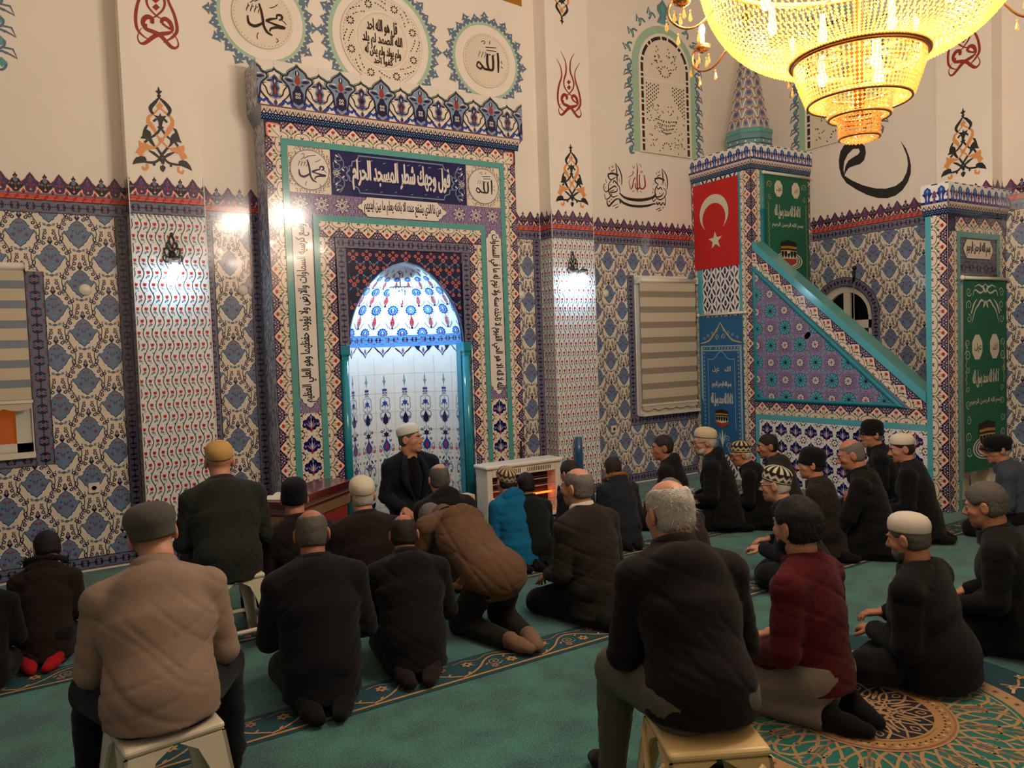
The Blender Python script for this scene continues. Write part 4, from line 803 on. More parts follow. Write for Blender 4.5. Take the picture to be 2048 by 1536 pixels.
# name roundels
def name_muhammad(P, c, s, m, layer, extra=True):
    """the name written in one ligature; c centre, s radius"""
    L = [((.05,.09,.10,.08,.05), A(.62,.02, .74,.10, .72,.22, .56,.20, .54,.08)), ((.05,.10,.11,.09), A(.56,.08, .30,.0, .12,-.10, .20,-.06)), ((.05,.09,.10,.05), A(.10,-.10, .50,-.18, .84,-.24, .60,-.30)), ((.05,.10,.08,.06), A(.80,-.26, .50,-.28, .30,-.36, .24,-.48)), ((.07,.10,.10,.10,.10,.06), A(-.12,.52, -.04,.20, .0,-.10, .02,-.30, .14,-.52, .34,-.62)), ((.06,.10,.12,.11,.06), A(.04,-.14, -.12,-.28, -.34,-.38, -.54,-.30, -.58,-.02))]
    for w_, p in L: P.add(ribbon(p*s+c, np.array(w_)*s, 4), m, layer)
    if extra:
        for p, w_ in ((A(-.46,.48, -.28,.66, -.30,.82, -.42,.76), .03), (A(-.30,.56, .0,.72, .36,.78), .035), (A(.28,.42, .46,.50, .60,.62), .03), (A(-.2,-.6, -.26,-.74, -.24,-.86), .03), (A(.48,-.7, .56,-.78, .48,-.86), .03), (A(.74,.04, .84,-.02, .9,-.1), .03)): P.add(ribbon(p*s+c, w_*s, 3), m, layer)
        for k in range(10): P.add(lens(np.array([-.62+.05*k, .12+.1*(k % 3)])*s+c, np.array([-.58+.05*k, .32+.08*((k*2) % 3)])*s+c, .035*s, 3), m, layer)
def name_allah(P, c, s, m, layer, extra=True):
    for w_, p in (((.10,.11,.10,.06), A(.56,.42, .58,.10, .57,-.20, .56,-.44)), ((.10,.12,.11,.10), A(.30,.26, .32,-.06, .28,-.34, .10,-.38)), ((.10,.12,.10,.09), A(.10,-.38, .02,-.10, .04,.28, .03,.20)), ((.09,.11,.10,.08,.06), A(.10,-.38, -.14,-.36, -.24,-.26, -.42,-.12, -.52,-.30)), ((.06,.09,.08), A(-.52,-.30, -.34,-.40, -.22,-.28))): P.add(ribbon(p*s+c, np.array(w_)*s, 4), m, layer)
    if extra:
        for p, w_ in ((A(-.05,.56, .5,.62), .04), (A(.0,.44, .5,.47), .035), (A(.02,.30, .06,.24, .11,.30, .16,.24, .2,.31), .03), (A(.30,.31, .34,.24, .39,.32), .03), (A(-.25,.74, -.14,.82, -.05,.74, -.15,.68), .03), (A(.16,.72, .19,.86), .035), (A(.72,.1, .76,-.02), .03), (A(.7,-.14, .8,-.2), .03)): P.add(ribbon(p*s+c, w_*s, 2), m, layer)
        for k in range(9): P.add(lens(np.array([-.42+.05*k, .06+.1*(k % 3)])*s+c, np.array([-.38+.05*k, .24+.08*((k*2) % 3)])*s+c, .03*s, 3), 't_mauve', layer)
for nm, c, fn in (('name_roundel', (2.265, 3.398), name_muhammad), ('name_roundel', (4.079, 3.398), name_allah)):
    mb = MB(); P = Pan(bf, d0=.007); fn(P, np.array(c), .172, 't_navy' if fn is name_muhammad else 't_ink', 0); P.into(mb); mpart(mb, nm)
# inner border, blue border, spandrel
mb = MB(); P = Pan(bf)
fill_tulip(P, (2.324, 0), (0, 1), 2.942, .146, flip=-1); fill_tulip(P, (4.026, 0), (0, 1), 2.942, .142, flip=1); P.into(mb)
P = Pan(bf, d0=.0085); P.add(rect(2.324, 2.80, 4.026, 2.942), 't_navy', 0)
for k in range(9): P.motif(M_TUL, (2.324+.0946*(2*k+1), 2.942), np.array([[.945, 0], [0, -1.0]]), (2.324, 2.80, 4.026, 2.942))
P.into(mb); mpart(mb, 'inner_tulip_border')
mb = MB(); P = Pan(bf, d0=.012)
fill_border(P, (2.47, SPR, 2.572, 2.705), True); fill_border(P, (3.785, SPR, 3.884, 2.705), True); fill_border(P, (2.47, 2.705, 3.884, 2.805)); P.into(mb); mpart(mb, 'palmette_border')
mb = MB(); P = Pan(bf)
def in_arch(x, z): return z < APX and abs(x-MX) < hw(z)+.012
fl = []
for i in range(9):
    for j in range(7):
        c = np.array([2.64+.1345*i+(.067 if j % 2 else 0), 1.87+.125*j])
        for k, (dx, dz, r) in enumerate(((0, 0, .017), (.035, .035, .012), (-.035, .035, .012), (0, .065, .010))):
            q = c+[dx, dz]
            if not (2.585 < q[0] < 3.77 and q[1] < 2.69) or in_arch(*q): continue
            for a in range(6): P.add(circ(q[0]+r*math.cos(a*PI/3), q[1]+r*math.sin(a*PI/3), r*.48, 6), 't_salmon' if k else 't_pink', 2)
            P.add(circ(*q, r*.45, 6), 't_red', 3)
        for sx in (-1, 1):
            a, e_ = c+[sx*.018, -.02], c+[sx*.055, -.055]
            if all(2.58 < q[0] < 3.775 and 1.82 < q[1] < 2.69 and not in_arch(*q) for q in (a, e_)): P.add(lens(a, e_, .012, 3), 't_sky', 1)
            a, e_ = c+[sx*.01, .02], c+[sx*.045, .10]
            if all(2.58 < q[0] < 3.775 and q[1] < 2.69 and not in_arch(*q) for q in (a, e_)): P.add(ribbon(np.array([a, (a+e_)/2+[sx*.008, 0], e_]), .004, 2), 't_leaf', 1)
P.add(A(2.572,2.6, 3.785,2.6, 3.785,2.705, 2.572,2.705), 't_navy', 0)
for za, zb in zip(zs[:-1], zs[1:]):
    for sg in (-1, 1): P.add(A(MX+sg*hw(za),za, MX+sg*(hw(za)+.012),za, MX+sg*(hw(zb)+.012),zb, MX+sg*hw(zb),zb), 't_sky', 4)
P.into(mb); mpart(mb, 'spandrel')
# recess: half cylinder with vault
NR, NC = .625, FY+.03
def cyl(q): 
    ph = q[:, 0]/NR; r = NR-q[:, 2]; return np.c_[MX-r*np.cos(ph), NC+r*np.sin(ph), q[:, 1]]
LU = PI*NR
prof = [(hw(z)/HW*NR, z) for z in np.linspace(SPR, APX, 60)]; pl = np.r_[0, np.cumsum([math.dist(prof[i], prof[i+1]) for i in range(59)])]
PR = np.array([p[0] for p in prof]); PZ = np.array([p[1] for p in prof])
def dome(q):
    ph = q[:, 0]/NR; s = np.clip(q[:, 1], 0, pl[-1]); r = np.maximum(np.interp(s, pl, PR)-q[:, 2], .0005); return np.c_[MX-r*np.cos(ph), NC+r*np.sin(ph), np.interp(s, pl, PZ)-q[:, 2]*.3]
mb = MB()
def grid(fr, u0, u1, v0, v1, nu, nv, m):
    U, V = np.meshgrid(np.linspace(u0, u1, nu+1), np.linspace(v0, v1, nv+1)); q = np.c_[U.ravel(), V.ravel(), np.zeros(U.size)]
    mb.add(fr(q), [(j*(nu+1)+i, j*(nu+1)+i+1, (j+1)*(nu+1)+i+1, (j+1)*(nu+1)+i) for j in range(nv) for i in range(nu)], m, True)
grid(cyl, 0, LU, 0, SPR, 32, 1, 't_nwhite')
P = Pan(cyl, d0=.002)
def usplit(x0, x1, y0, y1, m, l):
    n = max(1, round((x1-x0)/.025))
    for i in range(n): P.add(rect(x0+(x1-x0)*i/n, y0, x0+(x1-x0)*(i+1)/n, y1), m, l)
NV = 9; SW = LU/NV
for i in range(1, NV): P.add(rect(i*SW-.001, 0, i*SW+.001, 1.68), 't_grout', 0)
for z in np.arange(.1, 1.65, .2): usplit(0, LU, z-.001, z+.001, 't_grout', 0)
def vase():
    mo = []; a = lambda p, m, l=1: mo.append((p, m, l))
    a(lens((0, 1.36), (0, 1.50), .016, 4), 't_leaf'); 
    for sx in (-1, 1):
        a(lens((0, 1.40), (sx*.022, 1.44), .008, 3), 't_leaf'); a(circ(sx*.013, 1.335, .014, 8), 't_blue', 2); a(lens((0, 1.29), (sx*.03, 1.27), .012, 3), 't_leaf')
        a(circ(sx*.016, 1.305, .011, 7), 't_mauve', 2)
        for q in ribbon(A(sx*.012,1.26, sx*.05,1.245, sx*.052,1.20), .006, 3): a(q, 't_leaf')
        for q in ribbon(A(sx*.012,1.10, sx*.055,1.14, sx*.05,1.20), .006, 3): a(q, 't_leaf')
        for q in ribbon(A(sx*.008,1.0, sx*.05,1.03, sx*.055,1.08, sx*.03,1.10), .006, 3): a(q, 't_blue')
        for q in ribbon(A(0,.62, sx*.04,.70, sx*.075,.76, sx*.085,.70), .007, 3): a(q, 't_leaf')
        for q in ribbon(A(0,.44, sx*.03,.52, sx*.07,.53, sx*.078,.47), .007, 3): a(q, 't_blue')
        for q in ribbon(A(0,.20, sx*.05,.26, sx*.07,.34, sx*.04,.37), .007, 3): a(q, 't_leaf')
        for x, y, r, m in ((.036,1.04,.012,'t_blue'), (.05,.90,.014,'t_navy'), (.07,.70,.017,'t_red'), (.078,.60,.012,'t_navy'), (.045,.80,.014,'t_blue'), (.06,.46,.015,'t_navy'), (.03,.37,.012,'t_blue'), (.075,.34,.014,'t_mauve'), (.05,.25,.013,'t_navy'), (.03,1.17,.010,'t_blue')):
            a(circ(sx*x, y, r, 7), m, 2); a(circ(sx*x, y, r*.4, 5), 't_white', 3)
            a(lens((sx*x, y-.035), (sx*x*.5, y-.06), .010, 3), 't_leaf')
        a(lens((sx*.02, .62), (sx*.05, .57), .018, 3), 't_navy'); a(lens((sx*.015, .94), (sx*.035, .88), .012, 3), 't_leaf'); a(lens((0, .50), (sx*.045, .55), .016, 3), 't_mauve')
    star = lambda y, r, m: [a(lens((0, y), (r*math.cos(k*PI/3+.52), y+r*math.sin(k*PI/3+.52)), r*.6, 3), m, 2) for k in range(6)]
    star(1.195, .032, 't_blue'); star(.865, .034, 't_navy'); star(.55, .034, 't_mauve'); star(.34, .034, 't_blue')
    a(sym(A(0,.97, .024,.99, .03,1.03, .015,1.07, 0,1.10)), 't_navy', 2); a(sym(A(0,.68, .03,.70, .045,.74, .03,.77, .012,.80, 0,.84)), 't_blue', 2); a(sym(A(0,.70, .016,.73, 0,.78)), 't_red', 3); a(lens((0, .04), (0, .30), .02, 4), 't_navy'); a(rect(-.0025, .1, .0025, 1.36), 't_leaf', 1); a(sym(A(0,.06, .05,.12, .06,.17, 0,.15)), 't_navy', 2)
    return mo
VA = vase()
for i in range(NV): P.motif(VA, ((i+.5)*SW, 0))
# hanging fringe and blue border under the vault
usplit(0, LU, 1.78, SPR, 't_sky', 1)
fb0, fb1 = 1.755, SPR+.0
nb = 18; st = LU/nb
for i in range(nb):
    x = i*st
    P.add(A(x,1.78, x+st*.5,1.745, x+st,1.78), 't_nwhite', 1)
    c = (i+.5)*st if False else i*st
    for tip, sc in ((1.672, 1),):
        if i % 2 == 0:
            P.add(sym(A(0,1.672, .012,1.70, .035,1.725, .06,1.74, .1,1.785, 0,1.785))+[x+st, 0], 't_navy', 2); P.add(sym(A(0,1.692, .010,1.712, .03,1.735, .05,1.75, .085,1.785, 0,1.785))+[x+st, 0], 't_white', 3); P.add(lens((x+st, 1.705), (x+st, 1.775), .03), 't_sky', 4); P.add(lens((x+st, 1.725), (x+st, 1.76), .014), 't_red', 5)
P.into(mb)
mpart(mb, 'recess')
mb = MB()
grid(dome, 0, LU, 0, pl[-1], 40, 48, 't_nwhite')
P = Pan(dome, d0=.003)
nbm = round(LU/.1)
for i in range(nbm*5): P.add(rect(i*LU/nbm/5, 0, (i+1)*LU/nbm/5, .095), 't_sky', 0)
for i in range(nbm): P.motif(M_BORD, ((i+.5)*LU/nbm, .0475), np.diag([LU/nbm/.1, .95]), base=0)
def eye(c, k): 
    o = circ(0, 0, .062*k, 14); P.add(o+c, 't_navy', 2)
    for a in range(12): P.add(circ(.062*k*math.cos(a*PI/6), .062*k*math.sin(a*PI/6), .012*k, 5)+c, 't_blue', 3)
    P.add(circ(0, 0, .052*k, 12)+c, 't_sky', 4); P.add(circ(0, -.004, .034*k, 10)+c, 't_blue', 5); P.add(lens((0, -.03*k), (0, .03*k), .03*k)+c, 't_white', 6); P.add(circ(0, -.006*k, .011*k, 6)+c, 't_red', 7)
def flame(c, k):
    P.add(sym(A(0,-.075, .028,-.035, .034,.0, .018,.05, 0,.1))*k+c, 't_grout', 2); P.add(sym(A(0,-.062, .020,-.03, .026,.0, .013,.045, 0,.085))*k+c, 't_red', 3)
    for y in (-.03, -.01, .012): P.add(circ(0, y*k, .007*k, 6)+c, 't_sky', 4)
    P.add(lens((0, -.09*k), (0, -.055*k), .03*k, 3)+c, 't_navy', 4)
    for sx in (-1, 1):
        P.add([q+c for q in ribbon(A(sx*.02,-.085, sx*.06,-.05, sx*.085,-.01)*k, .010*k, 3)], 't_lilac', 2)
        for t in range(4): P.add(circ(sx*(.038+.014*t)*k, (.035+.03*t)*k, .0065*k, 5)+c, 't_green', 2)
rows = [(0.115, 1), (.235, 0), (.365, 1), (.475, 0), (.575, 1), (.665, 0), (.745, 1), (.815, 0), (.875, 0)]
NE = 9
for ri, (v, kind) in enumerate(rows):
    if v > pl[-1]-.05: continue
    r = np.interp(v, pl, PR)/NR; k = min(1.0, max(.25, r*1.25)) if v > .5 else 1.0
    sq = 1/max(r, .12)
    for i in range(NE+1):
        u = (i+(.5 if (ri//2) % 2 == 0 else 0))*LU/NE if kind else (i+(.5 if ((ri//2) % 2) else 0))*LU/NE
        n0 = len(P.items)
        (eye if kind else flame)(np.array([0.0, 0.0]), 1.0)
        for q in range(n0, len(P.items)):
            p, m, l = P.items[q]; p = p*[k*min(sq, 1.9 if r > .3 else 2.6)*.82, k*(.82 if kind else .86)]+[u, v]
            P.items[q] = (np.c_[np.clip(p[:, 0], 0.002, LU-.002), np.maximum(p[:, 1], .097)], m, l)
P.into(mb); mpart(mb, 'vault')
# corner columns with capitals
for x in (2.519, 3.818):
    mb = MB(); mb.tube([(x, FY+.028, 0), (x, FY+.028, 1.67)], .041, 't_turq', 20); mb.box((x-.046, FY+.06, 0), (x+.046, FY+.15, 1.80), 't_turq'); o = mpart(mb, 'column')
    mb = MB(); mb.lathe([(.042, 1.665), (.050, 1.672), (.050, 1.69), (.047, 1.695), (.0635, 1.72), (.0635, 1.806)], 't_turq', 4, (x, FY+.029, 0), mats=None, smooth=False)
    mb.v = [np.c_[(v[:, 0]-x)*math.cos(PI/4)-(v[:, 1]-FY-.029)*math.sin(PI/4)+x, (v[:, 0]-x)*math.sin(PI/4)+(v[:, 1]-FY-.029)*math.cos(PI/4)+FY+.029, v[:, 2]] for v in mb.v]
    mpart(mb, 'capital')
# cornice and cresting
mb = MB()
for (a, c) in (((ML, FY, 3.80), (1.82, 6.86, 3.91)),):
    v = [(ML, YQ-.003, 3.80), (ML, FY, 3.80), (MR_, FY, 3.80), (MR_, YQ-.003, 3.80), (1.82, YQ-.003, 3.91), (1.82, 6.86, 3.91), (4.555, 6.86, 3.91), (4.555, YQ-.003, 3.91)]
    mb.add(v, [(1, 2, 6, 5), (0, 1, 5, 4), (2, 3, 7, 6), (3, 2, 1, 0), (4, 5, 6, 7)], 't_grey')
cf = lambda q: np.c_[q[:, 0], FY-.0-(q[:, 1]-3.80)*.04/.11-q[:, 2]*.94, q[:, 1]-q[:, 2]*.34]
P = Pan(cf); cornice_fill(P, (1.85, 3.802, 4.52, 3.909)); P.into(mb)
sf = lambda q: np.c_[ML-(q[:, 1]-3.80)*.5-q[:, 2], q[:, 0], q[:, 1]]
mpart(mb, 'cornice')
mb = MB(); mb.box((1.82, 6.86, 3.911), (4.555, YQ-.003, 4.312), 'marble'); P = Pan(back(6.86)); P.add(rect(1.82, 3.911, 4.555, 4.312), 't_white', 0)
r = (1.82, 3.911, 4.555, 4.312)
for k in range(8): P.motif(M_CROWN, (1.775+.4*k, 3.914), clip=r)
for k in range(15): P.add(rect(1.974+.2*k-.001, 4.16, 1.974+.2*k+.001, 4.312), 't_grout', 1, r)
P.into(mb); mpart(mb, 'cresting')
# hanging lamp in the recess
mat('cool_glow', (230,245,255), rough=.3, emit=(190,235,255), estr=16); mat('cool_shade', (210,225,235), rough=.15, emit=(170,220,255), estr=2.0, trans=.3)
t = tag(empty('pendant_lamp', (3.18, 7.06, 2.52)), 'small crystal drum lamp hanging from the top of the prayer niche', 'lamp')
MB().tube([(0, 0, .0), (0, 0, -.155)], .006, 'steel').lathe([(.03, .0), (.035, -.015), (.012, -.03)], 'steel', 16).build('rod', t)
mb = MB()
for k in range(22):
    a = k*2*PI/22
    for j in range(8): mb.ball((.105*math.cos(a), .105*math.sin(a), -.17-j*.018), (.009, .009, .0085), 'cool_shade', 6, 4)
mb.build('crystal_strings', t); MB().lathe([(.112, -.150), (.112, -.162), (.10, -.162), (.10, -.150), (.112, -.150)], 'steel', 24).build('shade_ring', t)
MB().ball((0, 0, -.24), (.032, .032, .045), 'cool_glow').build('bulb', t)
light('niche_lamp_light', 'POINT', (3.18, 7.06, 2.20), 36, COOL, .05)
# ------------------------------------------------------------------ pulpit (minbar)
KX, KX1, KY, PYF = 7.40, 8.496, 6.27, 3.97
mbr = tag(empty('minbar', (7.95, 5.6, 0)), 'tall tiled pulpit with stair, portal and spire against the right wall', 'pulpit')
def kpart(mb, name):
    o = mb.build(name); o.parent = mbr; o.matrix_parent_inverse = Matrix.Translation((-7.95, -5.6, 0)); return o
sfm = side(KX)
def tri_wheel(P, poly):
    """star-wheel tiling inside a convex outline"""
    e = [(poly[i], poly[(i+1) % len(poly)]) for i in range(len(poly))]
    def cl(p):
        for a, b_ in e:
            n = np.array([-(b_-a)[1], (b_-a)[0]]); d = (p-a)@n; out = []
            if np.all(d >= 0): continue
            for i in range(len(p)):
                j = i-1
                if (d[i] >= 0) != (d[j] >= 0): out.append(p[j]+(p[i]-p[j])*(d[j]/(d[j]-d[i])))
                if d[i] >= 0: out.append(p[i])
            p = np.array(out)
            if len(p) < 3: return None
        return p
    def add(p, m, l):
        for q in (p if isinstance(p, list) else [p]):
            q = cl(q)
            if q is not None: P.add(q, m, l)
    add(np.array(poly), 't_lilac', 0)
    lo, hi = np.min(poly, 0), np.max(poly, 0)
    for i in range(-12, 12):
        for j in range(-10, 12):
            c = np.array([-6.013+.2*i, 1.651+.2*j])
            if not (lo[0]-.15 < c[0] < hi[0]+.15 and lo[1]-.15 < c[1] < hi[1]+.15): continue
            if (i+j) % 2 == 0:
                add(circ(*c, .083, 20), 't_navy', 1); add(circ(*c, .078, 20), 't_cyan', 2)
                for k in range(6): a = k*PI/6+PI/12; d = np.array([math.cos(a), math.sin(a)])*.083; add(ribbon(np.array([c-d, c+d]), .006, 0), 't_navy', 3)
                for k in range(4):
                    a = k*PI/2+PI/4
                    if k > 1 and (i, j) != (0, 0) and False: continue
                    a = a; d = np.array([math.cos(a), math.sin(a)]); m = c+d*.141; n_ = np.array([-d[1], d[0]])
                    add(np.array([m-d*.055, m-d*.03+n_*.03, m+d*.03+n_*.03, m+d*.055, m+d*.03-n_*.03, m-d*.03-n_*.03]), 't_mauve', 1); add(np.array([m-d*.046, m-d*.027+n_*.023, m+d*.027+n_*.023, m+d*.046, m+d*.027-n_*.023, m-d*.027-n_*.023]), 't_pale', 2); add(circ(*m, .007, 6), 't_green', 3)
            else:
                for k in range(8): a = k*PI/4; q = c+np.array([math.cos(a), math.sin(a)])*.070; add(circ(*q, .030, 10), 't_mauve', 4); add(circ(*q, .024, 8), 't_lilac', 5); add(circ(*q, .015, 6), 't_bord', 6)
                add(circ(*c, .050, 14), 't_purple', 7); add(circ(*c, .043, 14), 't_white', 8)
                for k in range(4): a = k*PI/4+.2; d = np.array([math.cos(a), math.sin(a)])*.043; add(ribbon(np.array([c-d, c+d]), .005, 0), 't_purple', 9)
                add(circ(*c, .008, 6), 't_red', 10)
# ---- tower behind the stair
mb = MB(); mb.box((KX, KY, 0), (KX1, YQ-.003, 3.76), 't_grey')
P = Pan(sfm)
fill_tulip(P, (-7.07-.09, 0), (0, 1), 3.76, .077, flip=1); fill_tulip(P, (-6.43, 0), (0, 1), 3.76, .16, flip=-1)
for a, c in ((-7.16, -7.073), (-6.475, -6.43)): P.add(rect(a, 0, c, 3.76), 't_cyan', 0)
P.add(rect(-7.073, 0, -6.475, 3.76), 't_nwhite', 0)
r = (-7.073, 0, -6.475, 3.76)
for i in range(5):
    for j in range(20):
        c = np.array([-7.073+.15*i, .2*j])
        for q in range(2):
            cc = c+[.075*q, .1*q]
            for sx in (-1, 1):
                P.add(lens(cc+[sx*.005, -.01], cc+[sx*.064, .085], .022), 't_purple', 1, r); P.add(lens(cc+[sx*.07, .11], cc+[sx*.012, .19], .022), 't_navy', 1, r)
            if (i+q) % 2: P.add(sym(A(0,.05, .018,.07, .02,.1, .01,.12, 0,.14))+cc, 't_navy', 2, r); P.add(circ(*(cc+[0, .095]), .008, 6), 't_lilac', 3, r)
            else: P.add(lens(cc+[0, .05], cc+[0, .14], .022), 't_rust', 2, r); P.add(lens(cc+[0, .07], cc+[0, .11], .010), 't_green', 3, r)
P.into(mb)
P = Pan(back(KY)); fill_tulip(P, (7.55, 0), (0, 1), 3.76, .15, flip=1); fill_tulip(P, (8.36, 0), (0, 1), 3.76, .135, flip=-1); P.add(rect(7.55, 3.3, 8.36, 3.76), 't_teal', 0); P.add(rect(7.55, 0, 8.36, 3.3), 't_turq', 0); P.into(mb)
kpart(mb, 'tower')
def cornice_crown(z0, z1, z2, x0, y0, x1, y1, name, faces):
    """slanted cornice z0-z1 and upright cresting z1-z2 around a block"""
    e = .035; mb = MB()
    v = [(x0, y1, z0), (x0, y0, z0), (x1, y0, z0), (x1, y1, z0), (x0-e, y1, z1), (x0-e, y0-e, z1), (x1, y0-e, z1), (x1, y1, z1)]
    mb.add(v, [(1, 2, 6, 5), (0, 1, 5, 4), (2, 3, 7, 6), (3, 2, 1, 0), (4, 5, 6, 7), (3, 0, 4, 7)], 't_grey')
    P = Pan(lambda q: np.c_[q[:, 0], y0-(q[:, 1]-z0)*e/(z1-z0)-q[:, 2], q[:, 1]]); cornice_fill(P, (x0-e*.5, z0, x1, z1)); P.into(mb)
    P = Pan(lambda q: np.c_[x0-(q[:, 1]-z0)*e/(z1-z0)-q[:, 2], -q[:, 0], q[:, 1]]); cornice_fill(P, (-y1, z0, -y0+e*.5, z1)); P.into(mb)
    kpart(mb, 'cornice')
    mb = MB(); mb.box((x0-e, y0-e, z1+.001), (x1, y1, z2), 't_nwhite')
    P = Pan(back(y0-e)); crown2_fill(P, (x0-e, z1, x1, z2)); P.into(mb); P = Pan(side(x0-e)); crown2_fill(P, (-y1, z1, -y0+e, z2)); P.into(mb)
    kpart(mb, 'cresting')
cornice_crown(3.762, 3.868, 4.055, KX, KY, KX1, YQ-.004, 'tower', 0)
# spire
SPX, SPY = 7.93, 6.74
mb = MB(); oct_ = lambda r, z: [(SPX+r*math.cos(PI/8+k*PI/4), SPY+r*math.sin(PI/8+k*PI/4), z) for k in range(8)]
ring = lambda r0, za, r1, zb, m: mb.add(oct_(r0, za)+oct_(r1, zb), [(k, (k+1) % 8, 8+(k+1) % 8, 8+k) for k in range(8)], m)
RA = .295
ring(.295, 4.056, .295, 4.29, 't_leaf'); ring(.295, 4.29, .307, 4.30, 't_teal'); ring(.307, 4.30, .307, 4.34, 't_teal'); ring(.307, 4.34, .272, 4.36, 't_teal'); ring(.272, 4.36, .02, 5.75, 't_grout'); mb.ball((SPX, SPY, 5.80), .05, 'gold'); mb.tube([(SPX, SPY, 5.75), (SPX, SPY, 6.0)], [.02, .004], 'gold')
for k in range(8):
    a0, a1 = PI/8+k*PI/4, PI/8+(k+1)*PI/4; mid = np.array([math.cos((a0+a1)/2), math.sin((a0+a1)/2)])
    if mid[1] > .5 and mid[0] > 0: continue
    t = np.array([-mid[1], mid[0]])
    def fr(q, mid=mid, t=t):
        f = np.clip((q[:, 1]-4.36)/1.39, 0, 1); ap = (.272+(.02-.272)*f)*math.cos(PI/8)
        return np.c_[SPX+mid[0]*(ap+q[:, 2])+t[0]*q[:, 0], SPY+mid[1]*(ap+q[:, 2])+t[1]*q[:, 0], q[:, 1]+q[:, 2]*.2]
    P = Pan(fr, d0=.0012)
    for j in range(11):
        z = 4.42+j*.13; f = (z-4.36)/1.39; hwid = (.272+(.02-.272)*f)*math.sin(PI/8)
        if hwid < .03: break
        n = max(1, round(hwid*2/.13)); st = hwid*2/n
        for i in range(n):
            c = np.array([-hwid+st*(i+.5), z])
            P.add(circ(0, 0, .040, 10)*[st/.15, 1]+c, 't_medal', 1); P.add(circ(0, 0, .022, 8)*[st/.15, 1]+c, 't_mauve', 2)
            for sx in (-1, 1):
                P.add([q*[st/.15, 1]+c for q in ribbon(A(sx*.074,-.06, sx*.055,0, sx*.03,.055, 0,.068), .010, 2)], 't_nwhite', 1); P.add(circ(sx*.062*st/.15, .05, .010, 6)+c, 't_rust', 2); P.add(lens((sx*.01*st/.15, .05), (sx*.04*st/.15, .075), .014, 3)+c, 't_red', 2)
    P.into(mb)
    def fr2(q, mid=mid, t=t): ap = .295*math.cos(PI/8); return np.c_[SPX+mid[0]*(ap+q[:, 2])+t[0]*q[:, 0], SPY+mid[1]*(ap+q[:, 2])+t[1]*q[:, 0], q[:, 1]]
    P = Pan(fr2); h = .295*math.sin(PI/8)
    for i in range(2):
        c = np.array([-h+(i+.5)*2*h/2, 4.19])
        for s in (-1, 1): P.add([q+c for q in ribbon(A(-.05*s,-.07, .0,.0, .05*s,.07), .012, 0)], 't_teal', 1); P.add([q+c for q in ribbon(A(-.055,-.03*s, .055,-.03*s), .009, 0)], 't_navy', 2)
        P.add(circ(*c, .012, 6), 't_white', 3)
    P.into(mb)
kpart(mb, 'spire')
# ---- stair flank
ln = lambda y: 1.05+.8425*(y-4.187)
mb = MB()
pts = [(-KY, 0), (-4.18, 0), (-4.18, ln(4.18)), (-KY, ln(KY))]
mb.prism(pts, 0, .20, 't_grey', lambda q: np.c_[KX+q[:, 2], -q[:, 0], q[:, 1]])
P = Pan(sfm)
fill_tulip(P, (-KY, .835), (1, 0), KY-4.18, .15, flip=1)
P.into(mb); P = Pan(sfm, d0=.007)
# sloping tulip run under the handrail
a = np.array([-6.27, 2.62]); b_ = np.array([-4.19, .86]); d = (b_-a)/np.linalg.norm(b_-a); L = np.linalg.norm(b_-a); nrm = np.array([-d[1], d[0]])
lim = [np.array(q) for q in ((-6.268, .985), (-4.182, .985), (-4.182, ln(4.182)), (-6.268, ln(6.268)))]
def clip_poly(p, poly):
    for i in range(len(poly)):
        a_, c_ = poly[i], poly[(i+1) % len(poly)]; n = np.array([-(c_-a_)[1], (c_-a_)[0]]); dd = (p-a_)@n; out = []
        if np.all(dd >= 0): continue
        for k in range(len(p)):
            j = k-1
            if (dd[k] >= 0) != (dd[j] >= 0): out.append(p[j]+(p[k]-p[j])*(dd[j]/(dd[j]-dd[k])))
            if dd[k] >= 0: out.append(p[k])
        p = np.array(out)
        if len(p) < 3: return None
    return p
P0 = Pan(sfm); n = 14; st = (L+.3)/n; M = np.stack([d*st/.2, nrm*.142/.14], 1); a0 = a-d*.15
P0.add(np.array([a0, a0+d*(L+.3), a0+d*(L+.3)+nrm*.15, a0+nrm*.15]), 't_navy', 0)
for i in range(n): P0.motif(M_TUL, a0+d*st*(i+.5), M)
for p, m, l in P0.items:
    q = clip_poly(p, lim)
    if q is not None: P.add(q, m, l)
P.into(mb); P = Pan(sfm)
# lower panel
P.add(rect(-KY, .771, -4.18, .835), 't_cyan', 2); P.add(rect(-KY, 0, -6.212, .771), 't_cyan', 2); P.add(rect(-6.212, 0, -4.18, .771), 't_nwhite', 0)
for i in range(11):
    for k in range(4): P.motif(M_LOT, (-6.10+.2*i, .67-.2*k), clip=(-6.212, 0, -4.182, .771))
P.into(mb)
kpart(mb, 'stair_flank')
# wheel panel with raised moulding
tri = [np.array(q) for q in ((-6.24, 1.012), (-4.46, 1.012), (-6.24, 2.56))]
mb = MB(); P = Pan(sfm, d0=.012); tri_wheel(P, tri); P.into(mb); kpart(mb, 'wheel_panel')
mb = MB()
mo = [(-6.24, 1.012), (-4.46, 1.012), (-6.24, 2.56)]; ou = [(-6.267, .988), (-4.385, .988), (-6.267, 2.618)]; inn = [(-6.213, 1.040), (-4.541, 1.040), (-6.213, 2.494)]
for i in range(3):
    j = (i+1) % 3
    prof = [(0, .004), (.12, .022), (.4, .034), (.6, .034), (.88, .022), (1, .004)]
    for (t0, h0), (t1, h1) in zip(prof[:-1], prof[1:]):
        q = lambda k, t: np.array(ou[k])*(1-t)+np.array(inn[k])*t
        v = np.array([np.r_[q(i, t0), h0], np.r_[q(j, t0), h0], np.r_[q(j, t1), h1], np.r_[q(i, t1), h1]]); mb.add(sfm(v), [(0, 1, 2, 3)], 't_turq')
kpart(mb, 'triangle_moulding')
